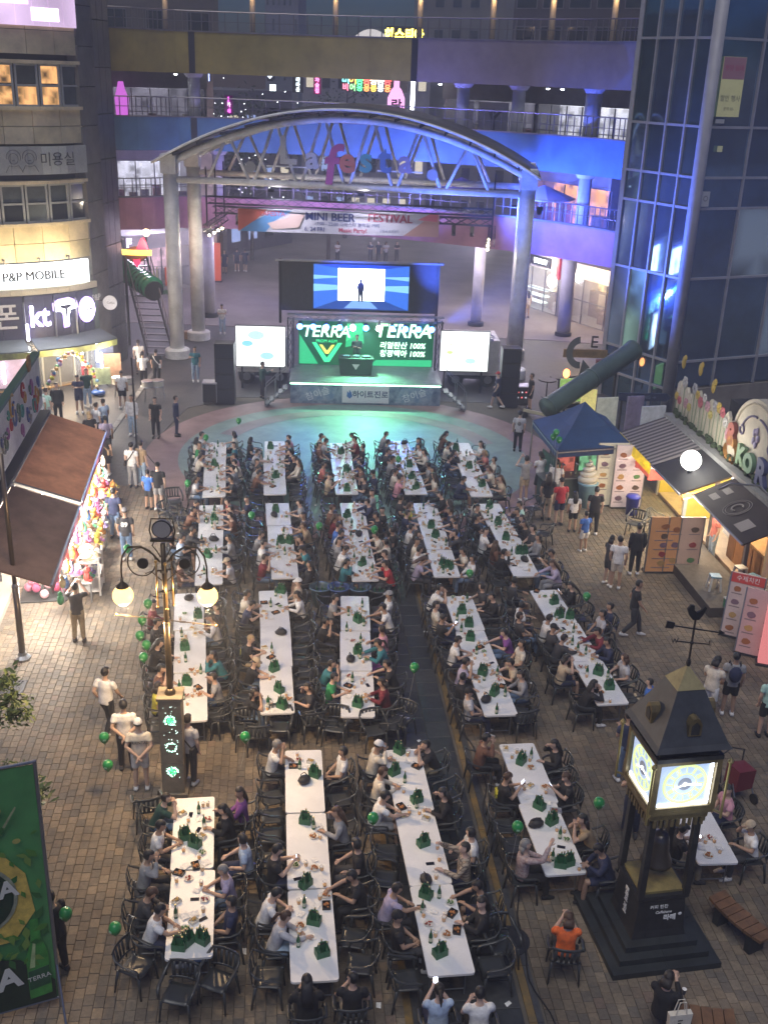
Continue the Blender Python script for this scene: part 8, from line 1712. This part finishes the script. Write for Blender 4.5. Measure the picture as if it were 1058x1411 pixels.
for sd in range(4):
    m_=Matrix.Rotation(sd*math.pi/2,4,'Z')
    for i in range(9):k=MB();k.box((-.42+.105*i,-.50,2.86),(.045,.05,.15));o=k.build('dentil',CG,ck);o.matrix_local=m_
    for a,b,w in(((-HW,-HW,HB+.0),(-HW,-HW,HT),.09),):
        k=MB();k.bar(a,b,w);o=k.build('corner_post',CG,ck);o.matrix_local=m_
    k=MB();k.bar((-HW+.05,-HW,HB+.035),(HW-.05,-HW,HB+.035),.07);o=k.build('frame_rail',CG,ck);o.matrix_local=m_;k=MB();k.bar((-HW+.05,-HW,HT-.035),(HW-.05,-HW,HT-.035),.07);o=k.build('frame_rail',CG,ck);o.matrix_local=m_
    f=MB();f.box((0,-HW+.03,(HB+HT)/2),(.90,.02,.84));fo=f.build('clock_face',M('face_glow',(.55,.60,.66),.5,emit=(.36,.50,.78),es=.45,n=(1.6,.25)),ck);fo.matrix_local=m_
    t1=MB();t1.box((.435,-HW+.012,(HB+HT)/2),(.045,.02,.82));t1.build('light_tube',E('tube_clock',(.85,.9,1),4),fo);t1=MB();t1.box((0,-HW+.012,HB+.10),(.86,.02,.045));t1.build('light_tube',E('tube_clock',(.85,.9,1),4),fo)
    YL=E('clock_yellow',(.60,.70,.30),.75);zc=(HB+HT)/2+.01;yf=-HW+.012
    for r_,th in((.375,.016),(.345,.007),(.20,.010)):k=MB();k.tube([(r_*math.cos(R(t)),yf,zc+r_*math.sin(R(t))) for t in range(0,361,12)],th,5);k.build('dial_ring',YL,fo)
    for h_ in range(12):
        a=R(90-30*h_);c_=V((.272*math.cos(a),yf,zc+.272*math.sin(a)));rd=V((math.cos(a),0,math.sin(a)));td=V((-math.sin(a),0,math.cos(a)))
        k=MB()
        for st in range(1+(h_%3)):o_=td*(.028*(st-(h_%3)/2));k.bar(c_+o_-rd*.05,c_+o_+rd*.05,.012,.012)
        if h_ in(4,5,9,10,11):k.bar(c_-rd*.05+td*.02,c_+rd*.05-td*.025,.012,.012)
        k.build('numeral',YL,fo)
    k=MB();k.prism([(.12*math.cos(R(t)),zc+.12*math.sin(R(t))) for t in range(0,360,20)],yf-.002,yf+.004);k.build('dial_centre',M('dial_grey',(.22,.24,.28),.5,emit=(.2,.22,.28),es=.3),fo)
    HND=E('hand_white',(.95,.98,1),1.6)
    for ang,ln in((R(-6),.29),(R(202),.22)):k=MB();k.bar((0,yf-.012,zc),(ln*math.cos(ang),yf-.012,zc+ln*math.sin(ang)),.020,.008,up=(0,1,0));k.build('clock_hand',HND,fo)
    k=MB();k.ell((0,yf-.01,zc),(.04,.012,.04),10,6);k.build('hub',HND,fo)
core_l=point('clock_glow',Matrix.Translation((5,15.05,0))@Matrix.Rotation(R(11),4,'Z')@V((0,-1.0,3.5)),6,(.8,.88,1),.3)
k=MB();k.box((0,0,(HB+HT)/2),(.96,.96,HT-HB-.02));k.build('housing_core',IRN,ck)
k=MB();k.box((0,0,4.16),(1.16,1.16,.08));k.box((0,0,4.24),(1.04,1.04,.08));k.build('upper_cornice',IRN,ck)
for sd in range(4):
    m_=Matrix.Rotation(sd*math.pi/2,4,'Z')
    for i in range(7):k=MB();k.ell((-.36+.12*i,-.53,4.31),(.03,.03,.045),8,5);o=k.build('stud',CG,ck);o.matrix_local=m_
k=MB();P=[]
for hw,z in((.66,4.36),(.60,4.44),(.40,4.86),(.235,5.26)):P+=[(-hw,-hw,z),(hw,-hw,z),(hw,hw,z),(-hw,hw,z)]
k.add(P,[(3,2,1,0),(12,13,14,15)]+[(4*j+i,4*j+(i+1)%4,4*j+4+(i+1)%4,4*j+4+i) for j in range(3) for i in range(4)]);k.build('roof',SLT,ck)
k=MB();k.add([(-.245,-.245,5.262),(.245,-.245,5.262),(.245,.245,5.262),(-.245,.245,5.262),(0,0,5.60)],[(0,1,4),(1,2,4),(2,3,4),(3,0,4),(3,2,1,0)]);k.build('roof_cap',M('cap_brass',(.34,.29,.14),.5,.3,n=(5,.25)),ck)
for sd in range(4):
    m_=Matrix.Rotation(sd*math.pi/2,4,'Z');k=MB();k.prism([(-.11,4.60),(.11,4.60),(.11,4.80),(.06,4.90),(0,4.93),(-.06,4.90),(-.11,4.80)],-.56,-.40);o=k.build('dormer',CG,ck);o.matrix_local=m_;k=MB();k.prism([(-.07,4.63),(.07,4.63),(.07,4.79),(0,4.86),(-.07,4.79)],-.572,-.562);q_=k.build('dormer_vent',BLK,o)
for sx in(-1,1):
    for sy in(-1,1):k=MB();k.tube([(sx*.66,sy*.66,3.0),(sx*.66,sy*.66,4.1)],.022,8);k.lathe([(.04,4.1),(.05,4.13),(.0,4.2)],(sx*.66,sy*.66,0),8);k.bar((sx*.54,sy*.54,3.1),(sx*.66,sy*.66,3.1),.03);k.build('corner_rod',M('rod_gold',(.42,.34,.14),.35,.7),ck)
vn=MB();vn.cyl((0,0,5.55),(0,0,6.42),.018,n=8);vn.lathe([(.03,5.58),(.045,5.64),(.03,5.7)],n=10);vn.ell((0,0,6.0),.035,8,5);v_=vn.build('vane_rod',IRN,ck)
k=MB();k.bar((-.36,.05,6.31),(.40,-.05,6.19),.018);k.prism([(.40,6.14),(.52,6.17),(.42,6.24)],-.06,-.04);k.prism([(-.48,6.28),(-.34,6.26),(-.32,6.36),(-.46,6.40)],.03,.06);k.build('vane_arrow',IRN,v_);k=MB();k.bar((-.26,.03,6.03),(.28,-.03,5.97),.016);k.build('compass_bar',IRN,v_)
k=MB();k.prism([(-.05,6.42),(.05,6.42),(.11,6.50),(.16,6.62),(.12,6.66),(.07,6.58),(0,6.55),(-.05,6.60),(-.06,6.68),(-.12,6.69),(-.17,6.62),(-.12,6.50)],-.02,.02);k.build('rooster',IRN,v_)
text('compass_letter','W',.12,IRN,v_,(-.30,0,6.05),ext=.008);text('compass_letter','E',.12,IRN,v_,(.32,0,5.97),ext=.008)
# barrel-like wooden benches
for(px,py,rz,lab) in((1020,1262,-1.05,'curved wooden bench right of the clock base'),(958,1398,-.15,'curved wooden bench at the bottom edge below the clock')):
    P=gp(px,py,.45);t=thing('curved_bench',lab,'bench',(P.x,P.y,0),rz);n=7;L_=1.25
    for i in range(n):
        a0,a1=-.5+i/n,-.5+(i+1)/n;k=MB();pts=[(a0*L_+.008,-.24+.30*a0*a0),(a1*L_-.008,-.24+.30*a1*a1),(a1*L_-.008,.20+.55*a1*a1-.2*abs(a1)),(a0*L_+.008,.20+.55*a0*a0-.2*abs(a0))];k.slab(pts,.40,.46);k.build('seat_plank',M('bench_wood',(.17,.09,.042),.5,n=(4,.4),bump=.15),t)
    for s in(-1,1):k=MB();k.box((s*.38,0,.2),(.14,.34,.40));k.build('leg',CST,t)
sn=thing('white_cups','pair of white paper cups on the bottom bench','cup',tuple(gp(934,1372,.5)))
for x,y in((0,0),(.1,.05)):k=MB();k.lathe([(.03,0),(.04,.10),(.042,.10)],(x,y,0),10);k.build('cup',PAPER,sn,True)
sto=thing('red_pushchair','red folded pushchair behind the clock housing','pushchair',tuple(gp(1012,1100)),.4);RC=M('pushchair_red',(.14,.012,.025),.6)
k=MB();k.prism([(-.22,.35),(.22,.35),(.25,.8),(-.2,.85)],-.2,.2);k.build('seat',RC,sto);k=MB();k.tube([(-.25,.25,.3),(-.3,.3,1.0),(0,.35,1.08),(.3,.3,1.0),(.25,.25,.3)],.018,6);k.build('handle',BLK,sto)
for x in(-.25,.25):
    for y in(-.28,.28):k=MB();k.cyl((x-.02,y,.12),(x+.02,y,.12),.12,n=12);k.build('wheel',BLK,sto);k=MB();k.bar((x,y,.12),(x*.9,y*.3,.5),.025);k.build('strut',ALU,sto)

# ------------------------------------------------------------------ printed green banner panel at the lower left
BR=V((-5.0,12.93,0));brz=math.atan2(.37,.85);gb_=thing('green_banner','tall green printed beer banner on a pale frame at lower left','banner',tuple(BR),brz)
BWd,BHt=2.6,4.75
def gradmat():
    m=M('banner_green',(.02,.10,.035),.5);nt=m.node_tree;b=nt.nodes['Principled BSDF'];tc=nt.nodes.new('ShaderNodeTexCoord');sp_=nt.nodes.new('ShaderNodeSeparateXYZ');nz=nt.nodes.new('ShaderNodeTexNoise');nz.inputs['Scale'].default_value=2.2;nz.inputs['Detail'].default_value=6
    rp=nt.nodes.new('ShaderNodeValToRGB');e=rp.color_ramp.elements;e[0].color=(.03,.14,.045,1);e[1].color=(.11,.40,.12,1);nt.links.new(tc.outputs['Object'],nz.inputs['Vector']);nt.links.new(nz.outputs['Fac'],rp.inputs[0]);nt.links.new(rp.outputs[0],b.inputs['Base Color']);return m
k=MB();n=10;P=[]
for i in range(n+1):
    for z in range(9):P.append((-BWd+BWd*i/n,.015*math.sin(i*.9+z),.22+(BHt-.22)*z/8+.0))
F_=[(i*9+z,i*9+9+z,i*9+10+z,i*9+z+1) for i in range(n) for z in range(8)];o=len(P);P+=[(x,y+.02,z) for x,y,z in P];F_+=[tuple(a+o for a in reversed(f)) for f in F_[:]]
k.add(P,F_);k.build('banner_cloth',gradmat(),gb_,True)
k=MB();k.tube([(.03,.01,0),(.03,.01,BHt+.05)],.03,8);k.build('frame_tube',ALU,gb_);k=MB();k.tube([(.03,.01,BHt+.04),(-BWd,.01,BHt+.04)],.025,8);k.build('frame_tube',ALU,gb_);k=MB();k.tube([(.03,.01,.2),(-BWd,.01,.2)],.025,8);k.build('frame_tube',ALU,gb_)
for y in(-.5,.5):k=MB();k.tube([(.03,0,.9),(.05,y,.02)],.02,6);k.build('stay',ALU,gb_)
def bpn(name,pts,c_,y,r=.6):k=MB();k.prism(pts,y,y+.004);return k.build(name,M('bp_%s_%d'%(name,int(c_[0]*999+c_[1]*99)),c_,r,n=(5,.35)),gb_)
bpn('barley_patch',[(-1.9,1.6),(-.55,1.6),(-.20,2.1),(-.28,2.85),(-.62,3.35),(-1.4,3.7),(-2.3,3.2)],(.66,.48,.10),-.030);bpn('dark_base',[(-BWd,.24),(-.02,.24),(-.02,.62),(-.5,1.2),(-1.3,1.45),(-BWd,1.4)],(.012,.03,.015),-.030)
bpn('emblem_rim',[(-1.04+.62*math.cos(R(t)),2.5+.66*math.sin(R(t))) for t in range(0,360,15)],(.30,.32,.22),-.040);bpn('emblem_disc',[(-1.04+.56*math.cos(R(t)),2.5+.60*math.sin(R(t))) for t in range(0,360,15)],(.008,.035,.015),-.046);bpn('emblem_slash',[(-1.0,1.98),(-.93,2.0),(-.78,2.75),(-.86,2.75)],(.40,.36,.08),-.052)
text('banner_word','TERRA',.42,M('banner_white',(.62,.62,.56),.6),gb_,(-1.04,-.056,2.60),(R(90),R(-4),0),.003,bold=.012);text('banner_word','TERRA',.55,M('banner_white'),gb_,(-1.35,-.044,.78),(R(90),R(-8),0),.003,bold=.02,shear=.12);text('banner_word','pure malt',.17,M('banner_white'),gb_,(-1.15,-.044,1.22),(R(90),R(-8),0),.002,shear=.2);text('banner_word','clean lager',.13,M('banner_white'),gb_,(-1.2,-.044,.42),(R(90),R(-8),0),.002)
bpn('bottle_print',[(-.42,.36),(-.08,.40),(-.08,1.25),(-.16,1.55),(-.18,1.95),(-.30,1.95),(-.32,1.55),(-.42,1.2)],(.05,.28,.05),-.044,.3);bpn('bottle_label',[(-.41,.55),(-.09,.60),(-.09,.98),(-.41,.93)],(.02,.10,.04),-.050);text('banner_word','TERRA',.12,M('banner_white'),gb_,(-.25,-.056,.78),(R(90),R(-6),0),.002);bpn('bottle_gleam',[(-.38,1.0),(-.30,1.0),(-.25,1.5),(-.29,1.5)],(.42,.55,.25),-.051)
rnd=random.Random(2)
for i in range(46):
    x,z=rnd.uniform(-1.1,-.05),rnd.uniform(1.3,3.7)
    if i>30:x,z=rnd.uniform(-1.0,-.2),rnd.uniform(1.0,1.7)
    s=rnd.uniform(.06,.15);a=rnd.uniform(0,6);k=MB();k.prism([(x+s*math.cos(a),z+s*math.sin(a)),(x+s*.5*math.cos(a+1.2),z+s*.5*math.sin(a+1.2)),(x-s*math.cos(a),z-s*math.sin(a)),(x+s*.5*math.cos(a-1.2),z+s*.5*math.sin(a-1.2))],-.036-.0004*i,-.034-.0004*i);k.build('leaf_print',M('leafp_%d'%(i%3),((.07,.22,.03),(.16,.28,.05),(.03,.14,.03))[i%3],.6),gb_)
for x,z,s in((-.62,4.1,.11),(-.35,3.5,.06),(-.9,4.4,.05)):bpn('hop_print',[(x+s*math.cos(R(t)),z+s*.75*math.sin(R(t))) for t in range(0,360,30)],(.38,.36,.10),-.062)
bpn('pink_mark',[(-.95,4.1),(-.80,4.15),(-.74,4.55),(-.86,4.6)],(.5,.08,.2),-.062);bpn('barley_stalk',[(-.52,3.8),(-.49,3.78),(-.30,4.1),(-.32,4.12)],(.30,.34,.18),-.062)
# tree reaching in from the left edge
tr=thing('broadleaf_tree','leafy branch tips of a tree reaching in at the left edge','tree',(-8.35,15.6,0));k=MB();k.tube([(0,0,0),(.05,.05,1.6),(0,.1,3.2),(.1,.1,4.2)],[.14,.11,.08,.04],8);tips=[]
for px,py,Y in((14,965,17.2),(22,985,17.0),(6,940,17.4),(30,1085,15.0),(48,1098,14.8),(10,1070,15.2),(-30,1000,16.5),(-40,1100,15),(-60,900,17)):
    p=pd(px,py,Y)-V((-8.35,15.6,0));tips.append(p);k.tube([(0,.1,3.0),p*.5+V((0,0,1.6)),p],[.04,.025,.006],6)
k.build('trunk',M('bark2',(.07,.05,.035),.9,n=(9,.4)),tr);k=MB();rnd=random.Random(8)
for i in range(1700):
    c_=rnd.choice(tips);p=c_+V((rnd.gauss(0,.13),rnd.gauss(0,.16),rnd.gauss(0,.10)));s=rnd.uniform(.05,.10);q=Euler((rnd.uniform(-.8,.8),rnd.uniform(-.8,.8),rnd.uniform(0,6))).to_matrix();k.add([p+q@V((-s,0,0)),p+q@V((0,-s*.38,.008)),p+q@V((s,0,0)),p+q@V((0,s*.38,.008))],[(0,1,2,3)])
f=k.build('crown',M('leaf_yellowgreen',(.10,.14,.03),.55,n=(3,.45)),tr);f['kind']='stuff'
# ------------------------------------------------------------------ litter, cables, manhole
random.seed(77)
for i in range(26):
    rk=random.choice(list(RUN));r=RUN[rk];p=r['A']+r['d']*random.uniform(0,r['L']*r['n'])+r['left']*random.choice((-1,1))*random.uniform(.9,1.5)
    t=thing('paper_scrap','scrap of white paper lying on the ground, %s piece of litter from the stage end'%'x','litter',(p.x,p.y,.002),random.uniform(0,6),'paper litter on the ground');k=MB();s=random.uniform(.04,.08);k.add([(-s,-s*.7,0),(s*.9,-s*.6,.012),(s,s*.7,.003),(-s*.8,s*.6,.02),(0,0,.015)],[(0,1,4),(1,2,4),(2,3,4),(3,0,4)]);k.build('scrap_sheet',PAPER,t)
L_=sorted([o for o in sc.objects if o.name.startswith('paper_scrap')],key=lambda o:-o.location.y)
for i,o in enumerate(L_):o['label']='scrap of white paper on the ground, %s from the stage'%ORD[i] if i<28 else 'scrap of paper'
cb_=thing('floor_cable','black cable snaking beside the ochre strip of the aisle','cable');k=MB();k.tube([(*PL(AISLE1+.38+.10*math.sin(v*1.7)+.05*math.sin(v*4.1),v),.015) for v in[12+.25*i for i in range(90)]],.014,6);k.build('cable_sheath',TRAYK,cb_,True)
P=gp(702,1296);mh=thing('manhole_cover','round iron manhole cover in the paving left of the clock','manhole',(P.x,P.y,.002));k=MB();k.lathe([(.36,-.01),(.36,.006),(.33,.008)],n=28);k.build('rim',DKM,mh);k=MB();k.lathe([(.325,-.01),(.325,.005)],n=28);k.build('lid',M('iron_lid',(.05,.048,.045),.6,.5,n=(20,.5),bump=.5),mh)
for a in range(8):k=MB();k.bar((.08*math.cos(a*.785),.08*math.sin(a*.785),.008),(.28*math.cos(a*.785),.28*math.sin(a*.785),.008),.025,.008);k.build('rib',DKM,mh)
# ------------------------------------------------------------------ night air
hz=MB();hz.box((0,60,14.0),(110,210,31.0));hzo=hz.build('haze',None);hzo['kind']='stuff'
hm=bpy.data.materials.new('night_air');hm.use_nodes=True;hn=hm.node_tree;hn.nodes.remove(hn.nodes['Principled BSDF'])
pv=hn.nodes.new('ShaderNodeVolumePrincipled');pv.inputs['Color'].default_value=(.86,.90,1.0,1);pv.inputs['Density'].default_value=.0036;pv.inputs['Anisotropy'].default_value=.25
hn.links.new(pv.outputs[0],hn.nodes['Material Output'].inputs['Volume']);hzo.data.materials.clear();hzo.data.materials.append(hm)
# ------------------------------------------------------------------ lettering becomes mesh
bpy.context.view_layer.update()
dg=bpy.context.evaluated_depsgraph_get()
fonts=[o for o in sc.objects if o.type=='FONT']
new=[(o,bpy.data.meshes.new_from_object(o.evaluated_get(dg),depsgraph=dg)) for o in fonts]
for o,me in new:
    nm,par,loc,rot,scl=o.name,o.parent,o.location.copy(),o.rotation_euler.copy(),o.scale.copy()
    mat_=o.data.materials[0];bpy.data.objects.remove(o)
    me.materials.clear();me.materials.append(mat_)
    q=bpy.data.objects.new(nm,me);COL.objects.link(q);q.parent=par;q.location=loc;q.rotation_euler=rot;q.scale=scl
